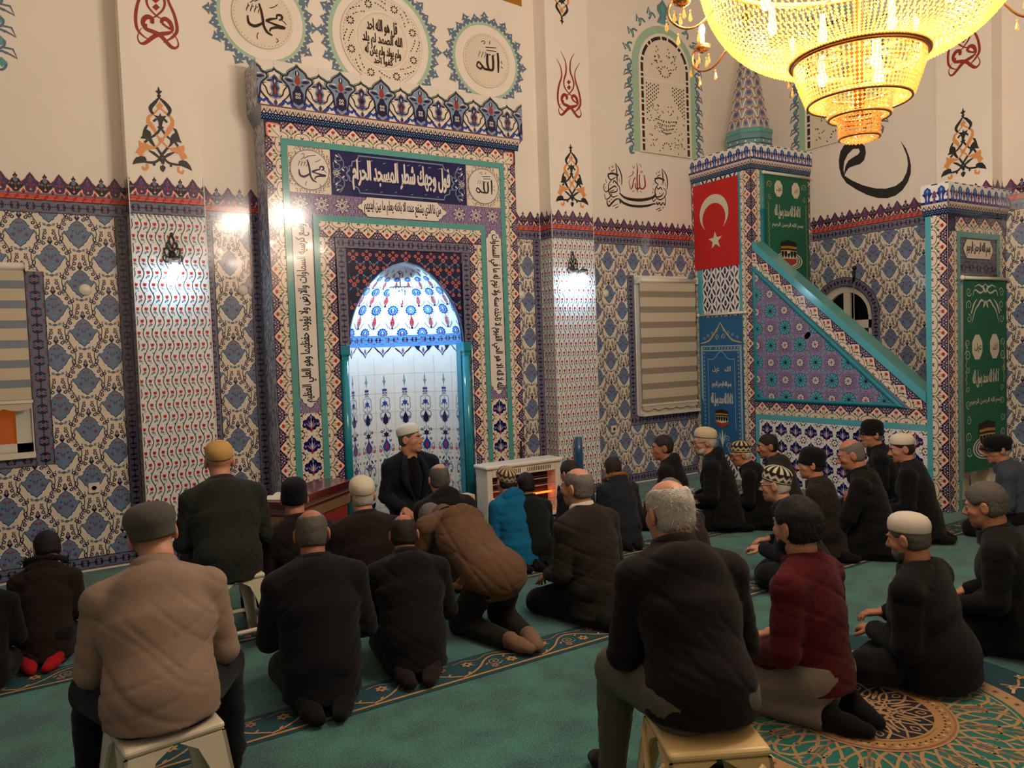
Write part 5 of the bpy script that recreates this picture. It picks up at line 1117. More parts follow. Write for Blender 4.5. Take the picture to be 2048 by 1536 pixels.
# handrail : front edge, sloping top
mb = MB()
y0, y1 = 4.185, 6.262
for xx in ((KX-.012, KX+.20),):
    mb.prism([(-y1, ln(y1)), (-y0, ln(y0)), (-y0, ln(y0)+.10), (-y1, ln(y1)+.10)], xx[0], xx[1], 't_teal', lambda q: np.c_[q[:, 2], -q[:, 0], q[:, 1]])
P = Pan(side(KX-.012)); P.add(A(-y1,ln(y1), -y0,ln(y0), -y0,ln(y0)+.1, -y1,ln(y1)+.1), 't_cyan', 0); P.into(mb)
kpart(mb, 'handrail')
mb = MB()
for k in range(9): mb.box((KX+.21, 4.20+k*.225, 0 if k == 0 else .2*k), (8.28, 6.26, .2*(k+1)), 't_cream')
kpart(mb, 'steps')
# ---- portal
mb = MB(); x1 = KX1
mb.box((KX, PYF, 0), (7.56, 4.18, 2.845), 't_cream'); mb.box((8.36, PYF, 0), (x1, 3.998, 2.845), 't_cream'); mb.box((8.2, 4.0, 0), (8.298, 4.18, 2.845), 't_cream'); mb.box((7.56, PYF, 2.29), (8.36, 3.998, 2.845), 't_cream'); mb.box((7.56, 4.0, 2.29), (8.298, 4.18, 2.845), 't_cream')
P = Pan(sfm); fill_tulip(P, (-4.122, 0), (0, 1), 2.845, .152, flip=-1); P.add(rect(-4.18, 0, -4.122, 2.845), 't_cyan', 0); P.into(mb)
P = Pan(back(PYF))
fill_tulip(P, (7.56, 0), (0, 1), 2.7, .15, flip=1); fill_tulip(P, (8.36, 0), (0, 1), 2.7, .135, flip=-1); P.add(rect(KX, 2.69, x1, 2.845), 't_navy', 7); fill_tulip(P, (7.52, 2.69), (1, 0), .88, .14, base=8, flip=1)
P.add(rect(7.56, 2.635, 8.36, 2.69), 't_teal', 9); P.add(rect(7.56, 0, 7.612, 2.64), 't_teal', 9); P.add(rect(8.308, 0, 8.36, 2.64), 't_teal', 9)
arab_fill(P, (7.612, 2.29, 8.308, 2.635), 't_bord', 't_ink', seed=4)
pq = A(7.672,2.53, 7.70,2.575, 7.74,2.625, 8.17,2.625, 8.21,2.575, 8.235,2.53, 8.21,2.485, 8.17,2.437, 7.74,2.437, 7.70,2.485)
P.add(pq, 't_cream', 3); P.add(ribbon(pq, .006, 0, True), 't_ink', 4); P.add(text_fit('بسم الله الرحمن الرحيم', 7.735, 2.465, 8.175, 2.60, .006), 't_ink', 5)
for k in range(5): P.motif(M_BORD, (7.68+.14*k, 2.35), np.diag([1.3, 1.1]))
P.into(mb); kpart(mb, 'portal')
cornice_crown(2.846, 2.955, 3.14, KX, PYF, 8.298, 4.20, 'portal', 0); cornice_crown(2.846, 2.955, 3.14, 8.334, PYF, KX1, 3.998, 'portal', 0)
# ------------------------------------------------------------------ painted wall ornaments and plaques
def shifted(rows, dx, dz): return [(c, w_, [(x+dx, y+dz) for x, y in p]) for c, w_, p in rows]
def decal(name, frame, rows, mats, label, cat, group=None):
    mb = MB(); P = Pan(frame, d0=.0012)
    for i, (c, w_, p) in enumerate(rows):
        p = np.array(p); l = (i % 4)
        if w_ is None: P.add(p, mats[c], l)
        else: P.add(ribbon(p, w_, 4), mats[c], l)
    P.into(mb); return tag(mb.build(name), label, cat, group)
KM = {'k': 'paint_black', 'r': 'paint_red', 'o': 'paint_orange', 'c': 'paint_red', 'u': 'paint_red'}
decal('wall_calligraphy', back(YQ), BISM, KM, 'black and red painted calligraphy with a red name in its middle, left of the flag', 'calligraphy')
decal('painted_ornament', back(PY), shifted(TRI, 1.053, 3.31), KM, 'black and orange triangular ornament on the left pilaster, above its tiles', 'ornament')
decal('painted_ornament', back(PY), shifted(TRI, 5.305, 3.31), KM, 'black and orange triangular ornament on the pilaster right of the prayer niche', 'ornament')
decal('painted_ornament', side(8.30), shifted(TRI, -4.285, 3.345), KM, 'black and orange triangular ornament above the right end of the pulpit portal', 'ornament')
decal('painted_ornament', back(PY), [(c, w_, [(x, -y) for x, y in p]) for c, w_, p in shifted(TRI, 5.24, -5.98)], KM, 'black and orange ornament hanging point down above the red tulip on the pilaster', 'ornament')
decal('tulip_calligraphy', back(PY), shifted(TUL, 1.06, 4.33), KM, 'red tulip shaped calligraphy on the left pilaster, cut by the upper edge', 'calligraphy')
decal('tulip_calligraphy', back(PY), shifted(TUL, 5.30, 4.306), KM, 'slender red tulip shaped calligraphy on the pilaster right of the niche', 'calligraphy')
decal('tulip_calligraphy', side(8.30), shifted(TUL, -4.28, 4.40), KM, 'red tulip shaped calligraphy beside the chandelier', 'calligraphy')
mb = MB(); P = Pan(side(X1), d0=.0012); P.add(np.array(WAW[0][1]), 'paint_black', 0); P.add(np.array(WAW[1][1]), 'plaster', 2); P.into(mb)
tag(mb.build('letter_calligraphy'), 'huge black single letter painted on the right wall under the chandelier', 'calligraphy')
def fleur(P, c, a, s, m='paint_steel'):
    """painted palmette pointing along angle a"""
    R = np.array([[math.cos(a), -math.sin(a)], [math.sin(a), math.cos(a)]])
    o = A(0,-.16, .35,-.30, .42,-.72, .62,-.40, 1.15,0, .62,.40, .42,.72, .35,.30, 0,.16)*s
    P.add(o@R.T+c, m, 1); P.add((lens((.38, 0), (.72, 0), .2)*s)@R.T+c, 'plaster', 2)
def roundel(cx, cz, rc, rm, label, writer, kind):
    t = tag(empty('wall_roundel', (cx, YQ-.02, cz)), label, 'wall roundel', 'round carved plaques over the prayer niche')
    fr = lambda q: np.c_[q[:, 0], .018-q[:, 2], q[:, 1]]
    mb = MB(); P = Pan(fr, d0=.001)
    P.add(circ(0, 0, rm, 64), 'paint_mint', 0); P.add(circ(0, 0, rm*.93, 64), 'plaster', 3)
    n = int(round(2*PI*rm/.108)); 
    if n % 2: n += 1
    for k in range(n):
        a = 2*PI*k/n; d = np.array([math.cos(a), math.sin(a)]); big = k % 2 == 0
        a2 = a+PI/n; d2 = np.array([math.cos(a2), math.sin(a2)])
        P.add(ribbon([d*(rm+.004), (d+d2)/2*1.03*(rm+.03), d2*(rm+.004)], .024, 3), 'paint_steel', 1)
        an = a+PI*2/n; d3 = np.array([math.cos(an), math.sin(an)])
        P.add(ribbon([d2*(rm+.004), (d3+d2)/2*1.03*(rm+.03), d3*(rm+.004)], .024, 3), 'paint_steel', 1)
        fleur(P, d*(rm+(.03 if big else .015)), a, .080 if big else .066)
    P.into(mb); mb.build('painted_ring', t)
    mb = MB(); mb.lathe([(0, -.002), (rc, -.002), (rc, .02), (rc-.012, .024), (rc-.02, .018), (0, .018)], 'stone', 64); mb.v = [np.c_[v[:, 0], .018-v[:, 2], v[:, 1]] for v in mb.v]
    P = Pan(fr, d0=.0195); nd = int(rc*180)
    for k in range(nd): P.add(circ(rc*.93*math.cos(2*PI*k/nd), rc*.93*math.sin(2*PI*k/nd), .0045, 5), 'dark_gap', 0)
    if kind == 'ring':
        for k in range(8):
            a = 2*PI*k/8+.39; q = np.array([math.cos(a), math.sin(a)])*rc*.82
            for j in range(9): b_ = j*2*PI/9; P.add(lens(q+np.array([math.cos(b_), math.sin(b_)])*.018, q+np.array([math.cos(b_), math.sin(b_)])*.044, .017, 3), 'dark_gap', 0)
            for j in range(9):
                b_ = a+.22+.04*j; rr = rc*(.70+.028*((j*5) % 9)); P.add(lens(np.array([math.cos(b_), math.sin(b_)])*rr, np.array([math.cos(b_+.05), math.sin(b_+.05)])*(rr+.012), .014, 3), 'dark_gap', 0)
        P.add(ribbon(circ(0, 0, rc*.645, 48), .014, 0, True), 'plaster', 1)
        for k in range(4): a = PI/4+k*PI/2; d = np.array([math.cos(a), math.sin(a)]); P.add(ribbon(np.array([d*rc*.66, d*rc*.97]), .012, 0), 'plaster', 1)
        nd = 70
        for k in range(nd): P.add(circ(rc*.60*math.cos(2*PI*k/nd), rc*.60*math.sin(2*PI*k/nd), .0035, 4), 'dark_gap', 0)
    P.into(mb); mb.build('carved_plaque', t)
    mb = MB(); P = Pan(fr, d0=.0215); writer(P); P.into(mb); mb.build('carved_lettering', t)
    return t
roundel(2.0, 4.815, .275, .40, 'round carved plaque with an angular pierced name, leftmost over the prayer niche', lambda P: name_muhammad(P, np.array([0, -.0]), .235, 'dark_gap', 0), 'dot')
def wr_c(P):
    for t_, y0, y1, h in (('قل هو الله احد', .05, .20, .16), ('الله الصمد لم يلد', -.08, .06, .21), ('ولم يولد ولم يكن له', -.19, -.06, .19), ('كفوا احد', -.25, -.17, .10)): P.add(text_fit(t_, -h, y0, h, y1, .006), 'dark_gap', 0)
roundel(3.17, 4.82, .435, .55, 'largest round carved plaque with dense pierced script and a flowered rim', wr_c, 'ring')
roundel(4.37, 4.825, .285, .405, 'round carved plaque with the tall upright name, right of the largest plaque', lambda P: name_allah(P, np.array([0, .0]), .25, 'dark_gap', 0), 'dot')
def arched_panel(frame, cu, label):
    """painted arch with a carved lattice"""
    Z0, ZS, R_ = 4.09, 5.15, .435
    o_t = tag(empty('lattice_window', tuple(frame(np.array([[cu, Z0, 0.0]]))[0])), label, 'lattice window', 'carved lattice windows')
    org = frame(np.array([[cu, Z0, 0.0]]))[0]
    fr = lambda q: frame(np.c_[q[:, 0]+cu, q[:, 1], q[:, 2]])-org
    arch = lambda r, n=24, zb=Z0: np.vstack([[(r, zb)], [(r*math.cos(t), ZS+r*math.sin(t)*(1.0)) for t in np.linspace(0, PI, n)], [(-r, zb)]])
    mb = MB(); P = Pan(fr, d0=.001)
    P.add(arch(.535), 'paint_mint', 0); P.add(arch(.515), 'paint_mint', 1); P.add(arch(R_+.006), 'plaster', 2)
    pts = [(.55, Z0+.02+.167*k, 0.0) for k in range(7)]
    n = 9
    for k in range(7):
        for sx in (-1, 1):
            z = Z0+.03+.165*k
            P.add(ribbon(A(.53,-.05, .585,-.06, .60,-.01, .56,.02, .54,.05, .57,.085, .61,.07)*[sx, 1]+[0, z], .024, 3), 'paint_steel', 1); P.add(ribbon(A(.60,.08, .665,.045, .64,.11, .585,.115)*[sx, 1]+[0, z], .022, 0), 'paint_steel', 1)
            P.add(A(.575,-.012, .622,.035, .575,.082, .54,.035)*[sx, 1]+[0, z-.04], 'paint_steel', 2); P.add(A(.576,.006, .605,.035, .576,.064, .553,.035)*[sx, 1]+[0, z-.04], 'paint_aqua', 3)
    for k in range(1, 10):
        a = PI*k/10
        if k == 5: continue
        d = np.array([math.cos(a), math.sin(a)]); t_ = np.array([-d[1], d[0]]); up_ = abs(5-k)
        c = d*(.565+.02*(5-up_))+[0, ZS]
        P.add(ribbon(np.array([c-t_*.07-d*.02, c-t_*.05+d*.035, c+d*.045, c+t_*.01, c+t_*.045-d*.01]), .026, 3), 'paint_steel', 1); P.add(ribbon(np.array([c+d*.04, c+d*.12, c+d*.05+t_*.05]), .024, 0), 'paint_steel', 1); P.add(circ(*(c+d*.03+t_*.0), .032, 4), 'paint_aqua', 2)
    top = sym(A(0,.56, .10,.57, .075,.62, .05,.66, .09,.72, .095,.77, .04,.82, 0,.87))+[0, ZS]
    P.add(top, 'paint_steel', 3); P.add(top*[.8, 1]+[0, .0], 'paint_aqua', 4)
    for sx in (-1, 1): P.add(ribbon(A(0,.84, sx*.055,.76, sx*.02,.68, sx*.05,.60)+[0, ZS], .014, 3), 'paint_steel', 5)
    P.into(mb); mb.build('painted_border', o_t)
    mb = MB(); mb.prism(arch(.43)[::1], -.05, .012, 'dark_gap', fr)
    mb.build('opening', o_t)
    mb = MB()
    P = Pan(fr, d0=.014)
    for r0_, r1_ in ((.403, .438), (.33, .362)):
        o1, o2 = arch(r1_, 40), arch(r0_, 40)
        for i in range(len(o1)-1): P.add(np.array([o1[i], o1[i+1], o2[i+1], o2[i]]), 'plaster' if r0_ > .38 else 'stone', 0)
    # bars across the gap
    for k in range(14):
        z = Z0+.0+(.16*(k//2)+(.105 if k % 2 else 0))
        if z < ZS:
            for sx in (-1, 1): P.add(rect(*((.355, z, .41, z+.02) if sx > 0 else (-.41, z, -.355, z+.02))), 'plaster', 0)
    for a in (.12, .3, .75, .93, 1.42, 1.7, 2.2, 2.38, 2.85, 3.03): d = np.array([math.cos(a), math.sin(a)]); P.add(ribbon(np.array([d*.355+[0, ZS], d*.41+[0, ZS]]), .024, 0), 'plaster', 0)
    P.add(arch(.345), 'stone', 1)
    for y in (4.66+.33,): P.add(rect(-.345, y, .345, y+.02), 'plaster', 2)
    g = random.Random(3)
    def hole(a, b_, w_): P.add(lens(a, b_, w_, 3), 'dark_gap', 3)
    for sx in (-1, 1):
        for i in range(7):
            for j in range(9-i):
                u, v = sx*(.315-.032*i), 4.94-.045*j-(.02 if i % 2 else 0)
                if v > 4.56+.02*i: P.add(circ(u, v, .0115, 6), 'dark_gap', 3)
        for k in range(26):
            u, v = sx*(.05+.26*g.random()), 4.13+.42*g.random(); a = g.random()*6.3; hole((u, v), (u+.03*math.cos(a), v+.03*math.sin(a)), .014)
        for k in range(12):
            u, v = sx*(.03+.2*g.random()), 4.56+.22*g.random(); a = g.random()*6.3; hole((u, v), (u+.026*math.cos(a), v+.026*math.sin(a)), .013)
        for k in range(16):
            a = .3+1.2*g.random(); r = .12+.16*g.random(); u, v = sx*r*math.cos(a), 5.08+r*math.sin(a)*1.3; hole((u, v), (u+.02*sx, v+.025), .015)
    for k in range(7): hole((.06*math.cos(PI*k/6), 5.14+.06*math.sin(PI*k/6)-.03), (.09*math.cos(PI*k/6), 5.14+.09*math.sin(PI*k/6)-.03), .018)
    for k in range(9):
        a = PI+PI*k/8; hole((.09*math.cos(a), 5.16+.09*math.sin(a)), (.12*math.cos(a), 5.16+.12*math.sin(a)), .02)
    for k in range(-4, 5):
        for j in range(4): hole((.016*k*(1+.4*j), 4.33+.05*j+.01*abs(k)), (.022*k*(1+.4*j), 4.37+.05*j), .016)
    for k in range(7): a = PI*k/6; hole((.05*math.cos(a), 4.17+.05*math.sin(a)), (.085*math.cos(a), 4.17+.085*math.sin(a)), .016)
    P.into(mb); mb.build('carved_lattice', o_t)
arched_panel(back(YQ), 6.98, 'arched carved lattice window on the mihrab wall, left of the pulpit spire')
arched_panel(side(X1), -5.88, 'arched carved lattice window half hidden behind the chandelier')
mb = MB(); P = Pan(back(YQ), d0=.0012)
for k in range(5): 
    z = 4.09+.165*k; P.add(ribbon(A(-.09,-.05, -.03,-.06, .0,-.01, -.05,.02, -.06,.05, -.03,.085, .01,.07)+[.0, z], .018, 3), 'paint_steel', 1); P.add(ribbon(A(.0,.08, .075,.045, .05,.11, -.02,.115)+[.0, z], .016, 0), 'paint_steel', 1); P.add(A(-.03,-.04, .01,.0, -.03,.04, -.06,.0)+[0, z], 'paint_aqua', 1)
P.add(rect(-.62, 4.03, -.07, 4.9), 'paint_mint', 0); P.add(rect(-.6, 4.06, -.11, 4.9), 'plaster', 1); P.into(mb); tag(mb.build('painted_border'), 'painted blue scrollwork of an arch cut by the left edge of the picture', 'ornament')
mb = MB(); P = Pan(back(YQ), d0=.002); P.add(A(4.40,5.62, 4.60,5.52, 4.86,5.50, 4.86,5.75, 4.40,5.75), 'gold', 0); P.into(mb); tag(mb.build('gilded_ornament'), 'corner of a gilded ornament above the right carved plaque', 'ornament')
# ------------------------------------------------------------------ cloths
mat('flag_red', (196,32,30), rough=.85, var=.05, bump=.15, weave=300); mat('cloth_green', (22,98,74), rough=.8, var=.06, bump=.1, weave=400); mat('cloth_blue', (34,96,146), rough=.7, var=.06, bump=.1, weave=400)
mat('print_white', (214,208,190), rough=.8); mat('print_gold', (196,172,104), rough=.8); mat('print_black', (26,22,22), rough=.8); mat('print_red', (168,60,40), rough=.8); mat('print_silver', (150,178,190), rough=.8); mat('print_ochre', (186,130,44), rough=.8)
def cloth(o, frame, u0, v0, u1, v1, m, name, amp=.006, d=.012):
    """hanging cloth with slow ripples; returns the frame of its face"""
    rip = lambda q: d+amp*(np.sin(q[:, 0]*9+1.3)*np.cos(q[:, 1]*2.1)+.6*np.sin(q[:, 1]*5.3+q[:, 0]*3))*np.clip((v1-q[:, 1])/(v1-v0)*1.4, 0, 1)+amp*1.2
    fr = lambda q: frame(np.c_[q[:, 0], q[:, 1], q[:, 2]+rip(q)])
    nu, nv = 14, 30; U, V = np.meshgrid(np.linspace(u0, u1, nu+1), np.linspace(v0, v1, nv+1)); q = np.c_[U.ravel(), V.ravel(), np.zeros(U.size)]
    mb = MB(); f = [(j*(nu+1)+i, j*(nu+1)+i+1, (j+1)*(nu+1)+i+1, (j+1)*(nu+1)+i) for j in range(nv) for i in range(nu)]
    org = np.array(o.location) if o else np.zeros(3)
    mb.add(fr(q)-org, f, m, True); q[:, 2] = -.0025; mb.add(fr(q)-org, [x[::-1] for x in f], m, True)
    mb.build(name, o)
    return lambda q: fr(q)-org
def kaaba(P, c, s, rings=True, l0=1):
    c = np.array(c)
    if rings:
        for k, (rx, m) in enumerate(((1.45, 'print_white'), (1.32, 'cloth_green'), (1.20, 'print_white'), (1.08, 'cloth_green'), (.97, 'print_white'))): P.add(circ(0, 0, rx*s, 28, rx*s*.44)+c+[0, -s*.42], m, l0+k)
    l = l0+6
    P.add(A(-.8,-.25, -.85,-.5, 0,-.85, .85,-.5, .8,-.25)*s+c, 'print_red', l); P.add(A(-.82,.8, 0,.92, .82,.8, .8,-.2, 0,-.42, -.8,-.2)*s+c, 'print_white', l+1)
    P.add(A(-.84,.86, 0,1.02, .84,.86, .82,.28, 0,.28, -.82,.28)*s+c, 'print_black', l+2); P.add(A(-.83,.56, 0,.62, .83,.56, .83,.42, 0,.46, -.83,.42)*s+c, 'print_ochre', l+3); P.add(A(-.82,.30, 0,.33, .82,.30, .82,.24, 0,.26, -.82,.24)*s+c, 'print_gold', l+3)
    for k in range(5): P.add(sym(A(0,-.22, .10,-.10, .15,.08, .13,.28, 0,.28))*s*[1, 1]+c+[(-.64+.32*k)*s, 0], 'print_black', l+2)
def bar(o, p0, p1, m='white_plastic', r=.016):
    org = np.array(o.location); MB().tube([np.array(p0)-org, np.array(p1)-org], r, m, 10).ball(np.array(p0)-org, r*1.5, m).ball(np.array(p1)-org, r*1.5, m).build('hanging_bar', o)
t = tag(empty('flag', (KX-.02, 6.83, 3.70)), 'red flag with white crescent and star on the pulpit tower', 'flag')
fr = cloth(t, side(KX), -7.19, 2.645, -6.455, 3.72, 'flag_red', 'cloth', .004); mb = MB(); P = Pan(fr, d0=.0012)
c0 = np.array([-6.845, 3.325])
th = np.linspace(.62, 2*PI-.62, 40); th2 = np.linspace(.80, 2*PI-.80, 40)
rt_ = lambda p: np.c_[-p[:, 1], -p[:, 0]]      # crescent opens downward on the upright flag
outer = np.c_[.235*np.cos(th), .235*np.sin(th)]; inner = np.c_[.062+.188*np.cos(th2), .188*np.sin(th2)]
for i in range(39): P.add(rt_(np.array([outer[i], outer[i+1], inner[i+1], inner[i]]))+c0, 'print_white', 0)
star = np.array([(.115*(1 if k % 2 == 0 else .40)*math.cos(PI/2+k*PI/5+.06), .115*(1 if k % 2 == 0 else .40)*math.sin(PI/2+k*PI/5+.06)) for k in range(10)]); P.add(star+c0+[.02, -.34], 'print_white', 0)
P.into(mb); mb.build('crescent_and_star', t)
SHA, BIS = 'لا اله الا الله محمد رسول الله', 'بسم الله الرحمن الرحيم'
def scroll_edge(P, x0, x1, y0, y1, m, l=0, arch=True):
    for sx, x in ((1, x0), (-1, x1)):
        n = int((y1-y0)/.07)
        for k in range(n): P.add(ribbon(A(0,0, .012,.02, 0,.04, -.008,.056, 0,.07)*[sx, 1]+[x, y0+.07*k], .006, 2), m, l)
def curl(P, c, s, a, m, l=0):
    R = np.array([[math.cos(a), -math.sin(a)], [math.sin(a), math.cos(a)]]); tt = np.linspace(0, 9, 18); sp = np.c_[(.12+.085*tt)*np.cos(tt), (.12+.085*tt)*np.sin(tt)]*s
    P.add(ribbon(sp@R.T+c, np.linspace(.05, .16, 18)*s, 0), m, l)
def green_banner(frame, u0, v0, u1, v1, big, label):
    cx = (u0+u1)/2; org = frame(np.array([[cx, v1, .02]]))[0]
    t = tag(empty('banner', tuple(org)), label, 'banner', 'green printed banners')
    fr = cloth(t, frame, u0, v0, u1, v1, 'cloth_green', 'cloth', .005); mb = MB(); P = Pan(fr, d0=.0012)
    w_ = u1-u0; m = 'print_white' if big else 'print_gold'
    scroll_edge(P, u0+.05, u1-.05, v0+.05 if not big else v0+.85, v1-.55 if big else v1-.30, m)
    if big:
        for sx in (-1, 1):
            e = cx+sx*(w_/2-.08)
            for y, s, a in ((v1-.12,.055,0), (v1-.25,.06,2), (v1-.38,.05,4), (v1-.62,.05,1), (v1-.74,.06,3), (v1-.88,.04,5)): curl(P, (e-sx*(.02 if y > v1-.5 else -.005), y), s, a if sx > 0 else PI-a, m)
            for y, s, a in ((v0+.20,.06,0), (v0+.34,.06,2), (v0+.50,.05,4), (v0+.66,.05,1), (v0+.8,.04,2)): curl(P, (e, y), s, a if sx > 0 else PI-a, m)
            for q in (A(.02,-.10, .10,-.13, .20,-.10, .24,-.16), A(.02,-.22, .08,-.20, .14,-.25, .20,-.30, .26,-.42), A(0,-.04, .06,-.07, .12,-.05, .2,-.07), A(.16,-.19, .22,-.24, .27,-.33)): P.add(ribbon(q*[sx, 1]+[cx, v1], [.006, .02, .014, .006] if len(q) == 4 else [.006, .022, .02, .016, .006][:len(q)], 3), m, 0)
            P.add(lens((cx+sx*.0, v1-.13), (cx+sx*.06, v1-.06), .035), m, 0); P.add(lens((cx, v1-.2), (cx+sx*.05, v1-.28), .03), m, 0)
        yM, yS, yB, yK, sK = v1-.66, v1-.97, v1-1.20, v1-1.58, .185
    else:
        for sx in (-1, 1):
            e = cx+sx*(w_/2-.06)
            for y, s, a in ((v1-.12,.055,1), (v1-.26,.04,3)): curl(P, (e-sx*.02, y), s, a, m)
            for y, s in ((v0+.12,.05), (v0+.26,.05)): curl(P, (e, y), s, 1.0, m)
        yM, yS, yB, yK, sK = v1-.16, v1-.44, v1-.60, v1-.96, .18
    rM = .105 if big else .085
    for sx, fn in ((-1, name_muhammad), (1, name_allah)):
        c = np.array([cx+sx*w_*.20, yM])
        o8 = np.array([(rM*.95*math.cos(PI/8+k*PI/4), rM*1.25*math.sin(PI/8+k*PI/4)) for k in range(8)])
        P.add(o8+c, m, 0); P.add(o8*.95+c, 'print_white', 1); fn(P, c-[0, .0], rM*.8, 'print_red' if sx > 0 else 'print_black', 2, False)
    P.add(text_fit(SHA, cx-w_*.30, yS-.085, cx+w_*.30, yS+.085, .004), 'print_white', 1)
    P.add(text_fit(BIS, cx-w_*.36, yB-.035, cx+w_*.36, yB+.035, .003), 'print_white', 1)
    kaaba(P, (cx, yK), sK); P.into(mb); mb.build('print', t)
    p = frame(np.array([[u0-.035, v1+.012, .03], [u1+.035, v1+.012, .03]])); bar(t, p[0], p[1])
    return t
green_banner(back(PYF), 7.64, .36, 8.46, 2.235, True, 'long green banner with white scrollwork hanging in the pulpit portal')
green_banner(back(KY), 7.63, 2.15, 8.44, 3.715, False, 'green banner on the pulpit tower above the stair rail')
t = tag(empty('banner', (KX-.02, 6.78, 2.05)), 'blue banner with silver arch print below the red flag', 'banner')
fr = cloth(t, side(KX), -7.13, .30, -6.43, 2.03, 'cloth_blue', 'cloth', .004); mb = MB(); P = Pan(fr, d0=.0012); cx = -6.78; m = 'print_silver'
for sx in (-1, 1):
    P.add(rect(*sorted((cx+sx*.335, cx+sx*.305))[0:1], .3, sorted((cx+sx*.335, cx+sx*.305))[1], 1.66), m, 0)
    for k in range(26): P.add(A(cx+sx*.29,.36+.05*k, cx+sx*.265,.375+.05*k, cx+sx*.29,.39+.05*k), m, 0)
    P.add(rect(*((cx+.215, .62, cx+.222, 1.50) if sx > 0 else (cx-.222, .62, cx-.215, 1.50))), m, 0)
    P.add(ribbon(A(cx+sx*.335,1.70, cx+sx*.20,1.73, cx+sx*.12,1.80, cx+sx*.05,1.88, cx,1.96), [.012, .02, .02, .018, .008], 3), 'print_gold', 0)
    for k in range(4): curl(P, (cx+sx*(.27-.07*k), 1.76+.035*k), .026, k, 'print_white', 0)
    curl(P, (cx+sx*.05, 1.78), .04, 1.0 if sx > 0 else 2.1, 'print_white', 0); P.add(ribbon(A(cx+sx*.222,1.50, cx+sx*.12,1.50, cx+sx*.06,1.56, cx,1.60), .008, 3), m, 0)
    for k, (y, s) in enumerate(((.50,.05), (.42,.045), (.36,.04))): curl(P, (cx+sx*(.08+.02*k), y), s, k+1.0 if sx > 0 else PI-k-1, 'print_white', 0)
    P.add(lens((cx, .40), (cx+sx*.05, .58), .03), m, 1)
P.add(rect(cx-.335, 1.60, cx+.335, 1.67), m, 0); P.add(rect(cx-.3, 1.615, cx+.3, 1.655), 'cloth_blue', 1)
for k in range(12): P.add(lens((cx-.29+.05*k, 1.62), (cx-.26+.05*k, 1.65), .02, 3), 'print_gold', 2)
P.add(lens((cx, .38), (cx, .62), .03), 'print_white', 1)
name_muhammad(P, np.array([cx-.10, 1.37]), .075, 'print_white', 1, False); name_allah(P, np.array([cx+.10, 1.38]), .085, 'print_white', 1, False)
P.add(text_fit(BIS, cx-.16, 1.13, cx+.16, 1.22, .004), 'print_white', 1); P.add(text_fit(SHA, cx-.18, .90, cx+.18, 1.07, .004), 'print_white', 1); kaaba(P, (cx, .74), .125, False); P.into(mb); mb.build('print', t)
bar(t, (KX-.03, 6.37, 2.062), (KX-.03, 7.13, 2.062))
# ------------------------------------------------------------------ blinds and window behind
mat('blind_light', (206,190,164), rough=.9, bump=.1, weave=500); mat('blind_dark', (150,138,120), rough=.9, bump=.1, weave=500); mat('blind_sheer', (130,138,146), rough=.8)
def blind(x0, x1, z0, z1, y, period, m2, label):
    t = tag(empty('roller_blind', ((x0+x1)/2, y, z1)), label, 'blind'); cx = (x0+x1)/2
    MB().tube([(x0-cx-.02, 0, .0), (x1-cx+.02, 0, .0)], .03, 'white_plastic', 14).box((x0-cx-.035, -.035, -.04), (x0-cx-.012, .035, .04), 'white_plastic').box((x1-cx+.012, -.035, -.04), (x1-cx+.035, .035, .04), 'white_plastic').build('roller', t)
    mb = MB(); n = int((z1-z0)/period); z = z1-.02
    while z > z0+.005:
        za = max(z0, z-period*.60); mb.box((x0-cx, -.006, za-z1), (x1-cx, -.002, z-z1), 'blind_light'); zb = max(z0, za-period*.40); 
        if zb < za: mb.box((x0-cx, -.004, zb-z1), (x1-cx, .0, za-z1), m2)
        z = zb
    mb.build('slatted_fabric', t)
    mb = MB(); mb.box((x0-cx-.01, -.014, z0-.012-z1), (x1-cx+.01, .006, z0+.012-z1), 'white_plastic'); mb.build('bottom_rail', t)
    k = max(3, round((x1-x0)/.2)); pts = [(x0-cx, z0-z1)]+[(x0-cx+(x1-x0)*i/(k*8), z0-z1-.05-.022*abs(math.sin(PI*i/8))) for i in range(k*8+1)]+[(x1-cx, z0-z1)]
    mb = MB(); mb.prism(pts, -.006, -.002, 'blind_light', lambda q: np.c_[q[:, 0], q[:, 2], q[:, 1]]); mb.build('scalloped_hem', t); return t
blind(6.405, 7.345, .965, 2.505, 7.165, .19, 'blind_dark', 'beige striped roller blind with scalloped hem beside the blue banner')
blind(-.92, .025, 1.44, 2.50, 7.17, .155, 'blind_sheer', 'beige and grey striped roller blind at the left edge')
mb = MB(); mb.box((6.40, 7.20, .86), (7.36, 7.238, 2.50), 'pvc'); mb.box((6.48, 7.195, .95), (7.28, 7.201, 2.44), 'night_glass'); o = S(mb.build('window_3'))
mb = MB(); mb.box((6.39, 7.13, .83), (7.37, 7.238, .862), 'white_plastic'); S(mb.build('window_sill', o))
